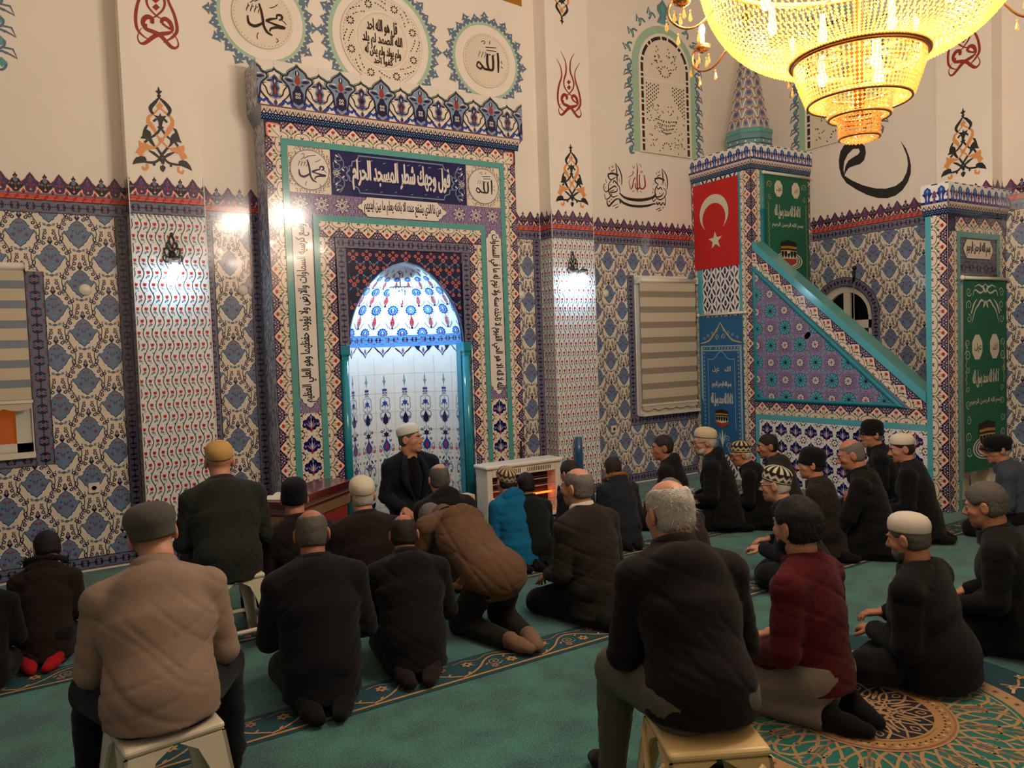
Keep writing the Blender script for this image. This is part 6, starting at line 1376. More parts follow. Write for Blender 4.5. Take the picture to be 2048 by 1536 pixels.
# ------------------------------------------------------------------ wall lamps
mat('lamp_shade', (240,245,250), rough=.2, emit=(215,240,255), estr=9.0); mat('bronze', (66,62,56), rough=.4, metal=.7, var=.2)
def sconce(x, arms, label):
    t = tag(empty('wall_lamp', (x, PY, 2.60)), label, 'wall lamp', 'bronze wall lamps on the pilasters')
    mb = MB(); mb.lathe([(.0, -.0), (.03, .0), (.028, .012), (.0, .02)], 'bronze', 12); mb.v = [np.c_[v[:, 0], -v[:, 2], v[:, 1]*1.6] for v in mb.v]; 
    for sx in (-1, 1):
        for q in (A(0,-.03, .05,.0, .06,.05, .03,.07, .02,.045), A(0,.03, .04,.07, .035,.11, .01,.10), A(0,-.06, .06,-.05, .075,-.01, .05,.01), A(0,.06, .02,.13, .0,.17)): mb.tube([(sx*u, -.016, v) for u, v in spline(q, 4)], .0065, 'bronze', 6)
    mb.ball((0, -.018, .175), (.012, .01, .02), 'bronze'); mb.build('backplate', t)
    for dx, dy in arms:
        mb = MB(); mb.tube([tuple(p) for p in [(0, -.02, -.02), (dx*.3, dy*.4, -.055), (dx*.7, dy*.85, -.02), (dx, dy, .015), (dx, dy, -.01)]], .007, 'bronze', 6); mb.lathe([(.012, .0), (.05, -.012), (.052, -.02)], 'bronze', 16, (dx, dy, -.01)); arm_ = mb.build('arm', t)
        sh = MB().lathe([(.046, -.03), (.046, -.088)], 'crystal_clear', 18, (dx, dy, 0)).build('glass_cup', arm_)
        MB().lathe([(.0, -.089), (.046, -.089), (.050, -.15), (.046, -.165), (.0, -.168)], 'lamp_shade', 18, (dx, dy, 0)).build('lit_shade', arm_)
    for dx, dy in arms: light('wall_lamp_light', 'POINT', (x+dx, PY+dy-.0, 2.60-.20), 6.5, COOL, .04)
mat('crystal_clear', (235,235,235), rough=.05, trans=.8, spec=.6)
sconce(1.092, [(.0, -.11)], 'bronze leaf wall lamp with a lit shade on the left pilaster')
sconce(5.28, [(.085, -.10), (-.06, -.11)], 'bronze leaf wall lamp with two shades on the pilaster right of the niche')
# ------------------------------------------------------------------ small fittings
def disc_cover(x, z, label): 
    mb = MB(); mb.lathe([(.0, .022), (.038, .018), (.048, .006), (.048, 0)], 'white_plastic', 24); mb.v = [np.c_[v[:, 0], -v[:, 2], v[:, 1]] for v in mb.v]; tag(mb.build('round_cover', loc=(x, YQ-.001, z)), label, 'wall cover', 'round white wall covers')
disc_cover(.446, 2.326, 'round white wall cover left of the left pilaster'); disc_cover(1.705, 2.336, 'round white wall cover between the left pilaster and the niche'); disc_cover(4.725, 2.316, 'round white wall cover just right of the niche'); disc_cover(5.93, 2.343, 'round white wall cover beside the striped blind')
def socket(x, z, label):
    t = tag(empty('power_socket', (x, YQ-.001, z)), label, 'power socket', 'white wall sockets'); bevel(MB().box((-.042, -.012, -.042), (.042, 0, .042), 'white_plastic').build('plate', t), .004)
    mb = MB(); mb.lathe([(.021, 0), (.021, .003), (.018, .003), (.018, .0), (.0, .0)], 'cream_plastic', 20); mb.v = [np.c_[v[:, 0], -.0125-v[:, 2], v[:, 1]] for v in mb.v]; mb.ball((-.008, -.0135, 0), .0026, 'dark_gap', 6, 4).ball((.008, -.0135, 0), .0026, 'dark_gap', 6, 4); mb.build('outlet', t)
socket(.425, .69, 'white wall socket above the boy in the brown hooded jacket'); socket(5.995, .703, 'white wall socket low on the tiles left of the striped blind')
# ------------------------------------------------------------------ heater
mat('enamel', (222,212,196), rough=.3, var=.02); mat('heater_back', (46,40,38), rough=.4, metal=.5, var=.3); mat('hot_bar', (255,90,30), rough=.4, emit=(255,80,30), estr=9); mat('quartz', (190,180,170), rough=.2)
t = tag(empty('heater', (4.10, 6.42, 0)), 'white cabinet electric heater with glowing bars right of the niche', 'heater')
bevel(MB().box((-.43, -.09, .03), (-.37, .13, .565), 'enamel').box((.37, -.09, .03), (.43, .13, .565), 'enamel').box((-.37, -.09, .485), (.37, .13, .565), 'enamel').box((-.37, -.09, .03), (.37, .13, .07), 'enamel').build('cabinet', t), .008)
bevel(MB().box((-.455, -.115, .566), (.455, .14, .605), 'enamel').build('top', t), .018, 3)
MB().box((-.37, .06, .071), (.37, .12, .484), 'heater_back').build('reflector', t)
for k in range(2):
    mb = MB()
    for i in range(14): mb.box((-.33+k*.36+i*.021, -.0925, .505), (-.322+k*.36+i*.021, -.0895, .545), 'dark_gap')
    mb.build('vent', t)
for z in (.40, .33, .165, .11): MB().tube([(-.37, .0, z), (.37, .0, z)], .006, 'quartz', 8).build('heating_bar', t)
for z in (.255,): MB().tube([(-.37, .0, z), (.37, .0, z)], .010, 'hot_bar', 8).build('heating_bar', t)
for z in (.44, .36, .29, .2, .13): MB().tube([(-.37, -.075, z), (.37, -.075, z)], .0022, 'steel', 6).build('guard_wire', t)
MB().ball((.40, -.095, .255), (.022, .012, .07), 'black_metal').build('control_panel', t); MB().box((-.42, -.1, 0), (-.36, .14, .03), 'black_metal').box((.36, -.1, 0), (.42, .14, .03), 'black_metal').build('feet', t)
light('heater_glow', 'POINT', (4.10, 6.25, .27), .8, (1.0, .25, .06), .05)
# ------------------------------------------------------------------ lectern table with open book
mat('mahogany', (84,20,30), rough=.22, var=.15, vscale=20, spec=.6, coat=.4); mat('wood_light', (128,98,66), rough=.4, var=.2, vscale=30, bump=.05); mat('rose_wood', (140,44,40), rough=.4, var=.1); mat('paper', (216,206,186), rough=.8)
t = tag(empty('lecture_desk', (1.89, 6.28, 0), math.radians(41)), 'low dark red wooden lecture desk left of the niche', 'desk')
bevel(MB().box((-.52, -.17, .56), (.52, .17, .62), 'mahogany').build('top', t), .006)
for k, (z0, z1, dy, m) in enumerate(((.545, .559, 0, 'steel'), (.52, .544, .012, 'wood_light'), (.50, .519, .02, 'mahogany'), (.41, .499, .03, 'wood_light'), (.06, .409, .045, 'rose_wood'))): MB().box((-.5, -.158+dy, z0), (.5, .158-dy, z1), m).build('trim_strip' if z1-z0 < .05 else 'panel', t)
MB().box((-.51, -.16, 0), (.51, .16, .06), 'mahogany').build('plinth', t)
mb = MB()
for i in range(8):
    f = lambda u: .018*math.sin(PI*min(1, abs(u)/.14))*.9+.006
    u0_, u1_ = -.14+.035*i, -.14+.035*(i+1); mb.add([(u0_, -.10, 0), (u1_, -.10, 0), (u1_, .10, 0), (u0_, .10, 0), (u0_, -.10, f(u0_)), (u1_, -.10, f(u1_)), (u1_, .10, f(u1_)), (u0_, .10, f(u0_))], [(3, 2, 1, 0), (4, 5, 6, 7), (0, 1, 5, 4), (2, 3, 7, 6), (3, 0, 4, 7), (1, 2, 6, 5)], 'paper')
bk = mb.build('open_book', loc=(1.66, 6.06, .6215)); bk.rotation_euler = (0, 0, math.radians(45)); tag(bk, 'open book lying on the dark red lecture desk', 'book')
# small things by the niche
bevel(tag(MB().box((-.05, -.07, 0), (.05, .07, .36), 'cream_plastic').build('carton', loc=(3.47, 6.38, 0)), 'small upright cream carton beside the seated preacher in the niche', 'carton'), .006)
mat('film_blue', (40,84,130), rough=.25, var=.3, vscale=30, coat=.5)
tag(MB().tube([(0, 0, 0), (.003, 0, .25), (-.004, 0, .5), (-.008, -.01, .70)], [.05, .045, .05, .042], 'film_blue', 10).build('rolled_mat', loc=(5.235, 6.945, 0)), 'blue rolled mat standing against the pilaster', 'rolled mat')
tag(MB().tube([(0, 0, 0), (0, .01, .72)], [.012, .010], 'black_metal', 8).ball((0, .01, .73), .014, 'black_metal', 8, 6).build('walking_stick', loc=(4.40, 6.84, 0)), 'black stick leaning behind the heater beside the niche', 'stick')
t = tag(empty('microphone_stand', (7.93, 5.30, 1.20)), 'thin microphone stand rising behind the pulpit rail', 'microphone')
MB().lathe([(.09, 0), (.09, .015), (.02, .03)], 'black_metal', 20).build('base', t); MB().tube([(0, 0, .03), (0, 0, 1.16)], .006, 'steel', 8).build('pole', t); MB().tube([(0, 0, 1.14), (0, -.01, 1.26)], [.014, .018], 'black_metal').ball((0, -.012, 1.29), .026, 'black_metal').build('microphone_head', t)
# ------------------------------------------------------------------ stools
mat('stool_white', (206,196,172), rough=.4, var=.03); mat('stool_yellow', (206,178,122), rough=.4, var=.03)
def stool(x, y, rz, m, cross, label, hgt=.445, w_=.165):
    t = tag(empty('plastic_stool', (x, y, 0), rz), label, 'stool')
    bevel(MB().box((-w_, -w_, hgt-.03), (w_, w_, hgt), m).build('seat', t), .015, 3)
    wb = w_+.055
    for sx in (-1, 1):
        for sy in (-1, 1):
            mb = MB(); q = lambda z, i: np.array([sx*(w_-.005+(wb-w_)*(1-z/hgt)), sy*(w_-.005+(wb-w_)*(1-z/hgt)), z])
            # angle-shaped leg widening upward
            prof = [(0, .055), (.2, .062), (.30, .075), (.38, .10), (.414, .15)]
            for (za, wa), (zb, wb_) in zip(prof[:-1], prof[1:]):
                a, b_ = q(za, 0), q(zb, 0)
                for ax in (0, 1):
                    d = np.array([-sx, 0, 0]) if ax == 0 else np.array([0, -sy, 0]); n = np.array([0, -sy*.012, 0]) if ax == 0 else np.array([-sx*.012, 0, 0])
                    v = [a, a+d*wa, b_+d*wb_, b_]; v = v+[p+n for p in v]; mb.add(v, [(0, 1, 2, 3), (7, 6, 5, 4), (0, 4, 5, 1), (1, 5, 6, 2), (2, 6, 7, 3), (3, 7, 4, 0)], m)
            mb.build('leg', t)
    for k in range(4):
        a = k*PI/2; Rz = rot('Z', a); mb = MB()
        if cross:
            for s in (-1, 1):
                p0 = np.array([-s*(w_-.03), -(w_+.005), hgt-.05]); p1 = np.array([s*(wb-.05), -(wb-.012), .06]); mb.tube([p0, p1], .013, m, 6)
        else: mb.tube([(-wb+.05, -(w_+.036), .13), (wb-.05, -(w_+.036), .13)], .014, m, 6)
        mb.xform(Rz); mb.build('brace', t)
    return t
stool(0.347, 2.960, math.radians(6), 'stool_white', False, 'white plastic stool under the man in the tan jacket')
stool(1.84, 1.80, math.radians(-28), 'stool_yellow', True, 'yellowish plastic stool with crossed braces under the balding man')
stool(0.963, 4.784, math.radians(4), 'stool_white', False, 'pale plastic stool under the man in the green jacket and tan skullcap')
# ------------------------------------------------------------------ chandelier
mg = bpy.data.materials.new('crystal_bead'); mg.use_nodes = True; nt = mg.node_tree; N = nt.nodes; N.clear()
out = N.new('ShaderNodeOutputMaterial'); trn = N.new('ShaderNodeBsdfTranslucent'); trn.inputs['Color'].default_value = (.92, .66, .30, 1); gl = N.new('ShaderNodeBsdfGlossy'); gl.inputs['Color'].default_value = (1, .9, .7, 1); gl.inputs['Roughness'].default_value = .12
nz = N.new('ShaderNodeTexNoise'); nz.inputs['Scale'].default_value = 40; tcc = N.new('ShaderNodeTexCoord'); nt.links.new(tcc.outputs['Object'], nz.inputs['Vector'])
rmp = N.new('ShaderNodeMapRange'); rmp.inputs['To Min'].default_value = .12; rmp.inputs['To Max'].default_value = .4; nt.links.new(nz.outputs['Fac'], rmp.inputs['Value'])
tp = N.new('ShaderNodeBsdfTransparent'); tp.inputs['Color'].default_value = (1, .88, .6, 1)
m1 = N.new('ShaderNodeMixShader'); m2 = N.new('ShaderNodeMixShader'); nt.links.new(rmp.outputs['Result'], m1.inputs['Fac']); nt.links.new(trn.outputs[0], m1.inputs[1]); nt.links.new(gl.outputs[0], m1.inputs[2]); m2.inputs['Fac'].default_value = .12; nt.links.new(m1.outputs[0], m2.inputs[1]); nt.links.new(tp.outputs[0], m2.inputs[2]); nt.links.new(m2.outputs[0], out.inputs['Surface'])
MATS['crystal_bead'] = mg
mat('gilt', (214,150,84), rough=.25, metal=.85, var=.1); mat('warm_bulb', (255,235,200), rough=.4, emit=(255,214,150), estr=60.0); mat('candle_tube', (240,220,180), rough=.5, emit=(255,200,120), estr=2.0)
CH = (3.17, 2.08)
ch = tag(empty('chandelier', (CH[0], CH[1], 2.58)), 'big lit crystal chandelier of bead strings hanging over the hall', 'chandelier')
OCT = np.array([(0, 0, 1), (1, 0, 0), (0, 1, 0), (-1, 0, 0), (0, -1, 0), (0, 0, -1)], float); OF = [(0, 1, 2), (0, 2, 3), (0, 3, 4), (0, 4, 1), (5, 2, 1), (5, 3, 2), (5, 4, 3), (5, 1, 4)]
def strings(prof, n, rb, name, pitch=.017):
    """bead strings along a profile of (r, z above the lowest tip)"""
    p = np.array(spline(np.array(prof, float), 10)); L = np.r_[0, np.cumsum(np.hypot(*np.diff(p, axis=0).T))]; k = int(L[-1]/pitch)
    s = (np.arange(k)+.5)*L[-1]/k; R_, Z_ = np.interp(s, L, p[:, 0]), np.interp(s, L, p[:, 1]); dr, dz = np.gradient(R_), np.gradient(Z_)
    vs = []; fs = []; c = 0
    for j in range(n):
        a = 2*PI*j/n
        for i in range(k):
            rr = min(rb, .52*2*PI*R_[i]/n+.001); jig = 1+.12*rnd.uniform(-1, 1)
            tx = np.array([dr[i]*math.cos(a), dr[i]*math.sin(a), dz[i]]); tx = tx/np.linalg.norm(tx); e1 = np.array([-math.sin(a), math.cos(a), 0]); e2 = np.cross(tx, e1)
            vs.append(np.array([R_[i]*math.cos(a), R_[i]*math.sin(a), Z_[i]])+(OCT[:, 0:1]*e1+OCT[:, 1:2]*e2)*rr*jig+OCT[:, 2:3]*tx*pitch*.52); fs += [tuple(q+c for q in f) for f in OF]; c += 6
    mb = MB(); mb.add(np.vstack(vs), fs, 'crystal_bead'); o = mb.build(name, ch); o['kind'] = 'stuff'
strings([(.285, .36), (.40, .395), (.50, .455), (.58, .54), (.64, .65), (.675, .78), (.685, .88)], 136, .0070, 'bowl_strings', .018)
strings([(.268, .355), (.258, .30), (.235, .23), (.215, .175)], 84, .0085, 'upper_tier_strings')
strings([(.130, .205), (.130, .15), (.126, .11)], 46, .0085, 'middle_tier_strings'); strings([(.205, .178), (.17, .185), (.135, .20)], 60, .008, 'upper_tier_floor_strings'); strings([(.122, .108), (.10, .11), (.085, .115)], 40, .008, 'middle_tier_floor_strings')
strings([(.084, .112), (.084, .06), (.082, .02)], 30, .0085, 'lower_tier_strings'); strings([(.08, .015), (.05, .006), (.012, .0)], 22, .0085, 'tip_strings')
def ring_(r, z, t, name='gilt_ring'): MB().tube([(r*math.cos(a), r*math.sin(a), z) for a in np.arange(64)*2*PI/64], t, 'gilt', 8, closed=True).build(name, ch)
for r, z, t in ((.280, .362, .012), (.272, .352, .008), (.686, .89, .016), (.212, .172, .006), (.132, .21, .006), (.126, .106, .006), (.086, .116, .006), (.083, .016, .005)): ring_(r, z, t)
MB().tube([(0, 0, .12), (0, 0, ZC-2.58-.06)], .022, 'gilt', 12).lathe([(.02, .9), (.07, .94), (.05, 1.0), (.09, 1.1), (.03, 1.2)], 'gilt', 20).lathe([(.12, ZC-2.58-.08), (.14, ZC-2.58-.03), (.14, ZC-2.58-.002)], 'gilt', 24).build('stem', ch)
mb = MB()
for k in range(8):
    a = k*PI/4; mb.tube([(.02*math.cos(a), .02*math.sin(a), .9), (.35*math.cos(a), .35*math.sin(a), .93), (.68*math.cos(a), .68*math.sin(a), .89)], .008, 'gilt', 6); mb.tube([(.02*math.cos(a), .02*math.sin(a), .38), (.28*math.cos(a), .28*math.sin(a), .362)], .006, 'gilt', 6)
mb.build('frame', ch)
BULBS = [(.40*math.cos(a), .40*math.sin(a), .62) for a in np.arange(8)*PI/4+.2]+[(.15*math.cos(a), .15*math.sin(a), .30) for a in np.arange(3)*2*PI/3]
for p in BULBS: MB().ball(p, (.022, .022, .034), 'warm_bulb', 10, 8).lathe([(.014, .03), (.016, .05), (.012, .10)], 'candle_tube', 10, p).build('bulb', ch)
for i, p in enumerate(BULBS):
    light('chandelier_light', 'POINT', (CH[0]+p[0], CH[1]+p[1], 2.58+p[2]), 44 if i < 8 else 14, WARM, .03)
al0 = math.radians(147.8)
for k in range(8):
    a = al0+k*PI/4; R_ = rot('Z', a); mb = MB()
    mb.tube([(x, 0, z) for x, z in spline(A(.62,.60, .70,.53, .77,.52, .825,.56, .825,.62, .79,.645, .77,.62), 5)], .006, 'gilt', 6); mb.lathe([(.008, .61), (.035, .625), (.042, .645)], 'gilt', 14, (.77, 0, 0)); mb.xform(R_); mb.build('arm', ch)
    mb = MB(); mb.lathe([(.011, .645), (.011, .70)], 'candle_tube', 10, (.77, 0, 0)); mb.ball((.77, 0, .725), (.016, .016, .03), 'warm_bulb', 8, 6); mb.xform(R_); mb.build('candle_bulb', ch)
    for x, y, z in ((.735,0,.60), (.805,0,.60), (.77,.035,.60), (.77,-.035,.60), (.79,0,.50), (.70,0,.51), (.84,0,.56)):
        mb = MB(); mb.lathe([(.0, z+.0), (.006, z-.006), (.0, z-.012), (.004, z-.018), (.0095, z-.045), (.0, z-.056)], 'crystal_bead', 6, (x, y, 0), smooth=False); mb.xform(R_); mb.build('crystal_drop', ch)
    p = R_@np.array([.77, 0, .74, 1]); light('chandelier_candle_light', 'POINT', (CH[0]+p[0], CH[1]+p[1], 2.58+p[2]), 20, WARM, .03)

# upper tier of candle arms above the bowl
for k in range(8):
    a = al0+(k+.5)*PI/4; R_ = rot('Z', a); mb = MB()
    mb.tube([(x, 0, z) for x, z in spline(A(.03,1.0, .15,.96, .30,.93, .42,.96, .46,1.04, .45,1.08), 5)], .007, 'gilt', 6); mb.lathe([(.008, 1.08), (.035, 1.095), (.042, 1.115)], 'gilt', 14, (.45, 0, 0)); mb.xform(R_); mb.build('upper_arm', ch)
    mb = MB(); mb.lathe([(.011, 1.115), (.011, 1.17)], 'candle_tube', 10, (.45, 0, 0)); mb.ball((.45, 0, 1.195), (.016, .016, .03), 'warm_bulb', 8, 6); mb.xform(R_); mb.build('candle_bulb', ch)
    p = R_@np.array([.45, 0, 1.24, 1]); light('chandelier_candle_light', 'POINT', (CH[0]+p[0], CH[1]+p[1], 2.58+p[2]), 62, WARM, .04)
# ------------------------------------------------------------------ people : bodies and clothes grown as smooth distance fields
class F:
    """union of soft shapes; each shape is (function, lower corner, upper corner)"""
    def __init__(s, k=.03): s.p = []; s.k = k; s.sub = []; s.cut = []; s.disp = None
    def cap(s, a, b, ra, rb=None, sx=1.0, k=None):
        """rounded cone from a to b; sx widens it sideways about the line"""
        a, b = np.array(a, float), np.array(b, float); rb = ra if rb is None else rb; R_ = max(ra, rb)*max(1, sx)
        def f(X, Y, Z, a=a, b=b, ra=ra, rb=rb, sx=sx):
            d = b-a; L = max(d@d, 1e-9); t = np.clip(((X-a[0])*d[0]+(Y-a[1])*d[1]+(Z-a[2])*d[2])/L, 0, 1)
            return np.sqrt(((X-a[0]-t*d[0])/sx)**2+(Y-a[1]-t*d[1])**2+(Z-a[2]-t*d[2])**2)-(ra+(rb-ra)*t)
        s.p.append((f, np.minimum(a, b)-R_, np.maximum(a, b)+R_, k)); return s
    def ell(s, c, r, M=None, k=None):
        c, r = np.array(c, float), np.array(r, float); M = np.eye(3) if M is None else np.array(M)[:3, :3]
        def f(X, Y, Z, c=c, r=r, M=M):
            x, y, z = X-c[0], Y-c[1], Z-c[2]; q = [(M[0, i]*x+M[1, i]*y+M[2, i]*z)/r[i] for i in range(3)]
            n = np.sqrt(q[0]**2+q[1]**2+q[2]**2); return (n-1)*min(r)*.5+(n-1)*.5*np.sqrt(x*x+y*y+z*z)/np.maximum(n, .05)
        R_ = np.full(3, r.max()); s.p.append((f, c-R_, c+R_, k)); return s
    def minus(s, g, k=.01): s.sub.append((g, k)); return s
    def plane(s, n, d, k=0.0):
        """keep the side where n.x < d"""
        s.cut.append((np.array(n, float), d, k)); return s
    def ev(s, X, Y, Z):
        o = None
        for f, lo, hi, k in s.p:
            d = f(X, Y, Z); k = s.k if k is None else k
            if o is None: o = d
            else: h = np.clip(.5+.5*(o-d)/k, 0, 1); o = o*(1-h)+d*h-k*h*(1-h)
        for g, k in s.sub:
            d = -g.ev(X, Y, Z); h = np.clip(.5-.5*(o-d)/k, 0, 1); o = o*(1-h)+d*h+k*h*(1-h)
        if s.disp is not None: o = o+s.disp(X, Y, Z)
        for n, d, k in s.cut: 
            e = n[0]*X+n[1]*Y+n[2]*Z-d
            if k: h = np.clip(.5-.5*(o-e)/k, 0, 1); o = o*(1-h)+e*h+k*h*(1-h)
            else: o = np.maximum(o, e)
        return o
    def bounds(s): return np.min([p[1] for p in s.p], 0)-.02, np.max([p[2] for p in s.p], 0)+.02
def ax_lin(lo, hi, h): return np.linspace(lo, hi, max(4, int(math.ceil((hi-lo)/h))+1))
def nets(field, h, lo=None, hi=None):
    """surface nets on a regular grid -> verts, quads"""
    l, u = field.bounds()
    l = l if lo is None else np.maximum(l, lo); u = u if hi is None else np.minimum(u, hi)
    ax = [ax_lin(l[i], u[i], h) for i in range(3)]
    X, Y, Z = np.meshgrid(*ax, indexing='ij', sparse=True)
    V = field.ev(X, Y, Z); V = np.broadcast_to(V, [len(a) for a in ax]).copy()
    V[0], V[-1], V[:, 0], V[:, -1], V[:, :, 0], V[:, :, -1] = [np.maximum(q, 1e-4) for q in (V[0], V[-1], V[:, 0], V[:, -1], V[:, :, 0], V[:, :, -1])]
    ins = V < 0; n = np.array(V.shape)-1
    c = np.zeros(n, np.uint8)
    for dx in (0, 1):
        for dy in (0, 1):
            for dz in (0, 1): c += ins[dx:dx+n[0], dy:dy+n[1], dz:dz+n[2]]
    act = (c > 0) & (c < 8); ids = np.full(n, -1); I = np.argwhere(act); ids[tuple(I.T)] = np.arange(len(I))
    P = np.zeros((len(I), 3)); W = np.zeros(len(I)); C = [(0, 0, 0), (1, 0, 0), (0, 1, 0), (1, 1, 0), (0, 0, 1), (1, 0, 1), (0, 1, 1), (1, 1, 1)]
    val = [V[I[:, 0]+q[0], I[:, 1]+q[1], I[:, 2]+q[2]] for q in C]
    for a in range(8):
        for b in range(a+1, 8):
            if sum(abs(C[a][i]-C[b][i]) for i in range(3)) != 1: continue
            m = (val[a] < 0) != (val[b] < 0); t = np.where(m, val[a]/np.where(m, val[a]-val[b], 1), 0)
            for i in range(3): P[:, i] += m*(C[a][i]+(C[b][i]-C[a][i])*t)
            W += m
    P /= np.maximum(W, 1)[:, None]; P = P+I
    st = np.array([a[1]-a[0] for a in ax]); P = P*st+np.array([a[0] for a in ax])
    quads = []
    for d in range(3):
        e1, e2 = [(1, 2), (2, 0), (0, 1)][d]
        s0 = [slice(None)]*3; s1 = [slice(None)]*3; s0[d] = slice(0, -1); s1[d] = slice(1, None)
        A_, B_ = ins[tuple(s0)], ins[tuple(s1)]; J = np.argwhere(A_ != B_)
        ok = (J[:, e1] > 0) & (J[:, e2] > 0) & (J[:, e1] < n[e1]) & (J[:, e2] < n[e2]); J = J[ok]
        if len(J) == 0: continue
        u_, v_ = np.zeros(3, int), np.zeros(3, int); u_[e1] = 1; v_[e2] = 1
        g = lambda q: ids[q[:, 0], q[:, 1], q[:, 2]]
        Q = np.stack([g(J-u_-v_), g(J-v_), g(J), g(J-u_)], 1); fl = ~A_[tuple(J.T)]
        Q[fl] = Q[fl][:, ::-1]; quads.append(Q)
    Q = np.vstack(quads) if quads else np.zeros((0, 4), int); Q = Q[(Q >= 0).all(1)]
    return P, [tuple(q) for q in Q.tolist()]
def frame_of(ux, uy, uz): return np.stack([ux, uy, uz], 1)
def nrm_(v): v = np.array(v, float); return v/max(np.linalg.norm(v), 1e-9)
def wrinkle(seed, amp, sc=1.0):
    """slow bulges plus sharp slanting creases"""
    g = np.random.RandomState(seed); ks = [(g.uniform(-1, 1, 3)*np.array([12, 12, 18])*sc, g.uniform(0, 6.28)) for _ in range(4)]
    cr = [(np.array([g.uniform(10, 24)*g.choice([-1, 1]), g.uniform(-6, 6), g.uniform(14, 34)])*sc, g.uniform(0, 6.28), g.uniform(-1, 1, 3)*9*sc, g.uniform(0, 6.28)) for _ in range(5)]
    def f(X, Y, Z):
        o = 0
        for k, p in ks: o = o+np.sin(k[0]*X+k[1]*Y+k[2]*Z+p+1.1*np.sin(Z*11*sc+p))*.30
        for k, p, m, q in cr:
            wob = 1.3*np.sin(m[0]*X+m[2]*Z+q); o = o+np.exp(-((np.sin(k[0]*X+k[1]*Y+k[2]*Z+p+wob))/.20)**2)*np.clip(.55+np.sin(m[0]*Z*1.3+m[1]*X+q), 0, 1)*.95
        return o*amp
    return f
SKIN = dict(a=(176,120,92), b=(160,104,78), c=(186,132,104))
for k, v in SKIN.items():
    m = mat('skin_'+k, v, rough=.5, var=.10, vscale=18, bump=.12, bscale=160, spec=.4); m.node_tree.nodes['Principled BSDF'].inputs['Subsurface Weight'].default_value = .06; m.node_tree.nodes['Principled BSDF'].inputs['Subsurface Radius'].default_value = (.01, .004, .002)
for k, v in dict(black=(24,20,19), dark=(38,30,26), grey=(104,98,90), white=(176,170,160), salt=(84,78,72)).items(): mat('hair_'+k, v, rough=.6, var=.35, vscale=120, bump=.5, bscale=220, spec=.3)
mat('eye_white', (190,182,172), rough=.2); mat('eye_dark', (30,20,14), rough=.15)
def fabric(key, rgb, var=.12, b=.25, sc=420, sheen=.15):
    k_ = .62 if max(rgb) < 75 else .9
    return mat('fabric_'+key, tuple(x*k_ for x in rgb), rough=.9, var=var, vscale=9, bump=b, bscale=sc, sheen=sheen*.4, spec=.15)
def head_field(Hm, s, chin=1.0):
    """Hm maps head space (x right, y face, z up) to body space"""
    f = F(.022*s)
    T = lambda p: (Hm@np.array([p[0]*s, p[1]*s, p[2]*s, 1]))[:3]; R_ = Hm[:3, :3]
    E = lambda c, r, k=None: f.ell(T(c), np.array(r)*s, R_, None if k is None else k*s)
    E((0, -.018, .032), (.076, .096, .093)); E((0, .022, -.028), (.062, .070, .088)); E((0, .034, -.076), (.046, .048, .038))
    f.cap(T((0, .090, .014)), T((0, .112, -.024)), .008*s, .0125*s, k=.012*s); f.cap(T((-.012, .098, -.030)), T((.012, .098, -.030)), .009*s, k=.010*s)
    f.cap(T((-.034, .076, .030)), T((.034, .076, .030)), .011*s, k=.016*s); E((0, .076, -.100), (.018, .014, .015), .02)
    f.cap(T((-.018, .089, -.060)), T((.018, .089, -.060)), .0065*s, k=.008*s); f.cap(T((-.015, .088, -.071)), T((.015, .088, -.071)), .007*s, k=.008*s)
    for sx in (-1, 1):
        f.ell(T((sx*.083, -.014, -.004)), np.array((.0105, .024, .037))*s, R_@np.array(Matrix.Rotation(sx*.35, 3, 'Z')), .006*s); f.cap(T((sx*.042, .066, -.016)), T((sx*.05, .05, -.03)), .014*s, k=.02*s)
    g = F(.006*s); [g.ell(T((sx*.031, .098, .012)), np.array((.017, .018, .012))*s, R_) for sx in (-1, 1)]; f.minus(g, .012*s)
    g2 = F(.004*s); [g2.ell(T((sx*.094, -.006, -.002)), np.array((.007, .012, .022))*s, R_) for sx in (-1, 1)]; f.minus(g2, .006*s)
    g3 = F(.002*s); g3.cap(T((-.02, .098, -.0655)), T((.02, .098, -.0655)), .0028*s); f.minus(g3, .005*s)
    return f, T
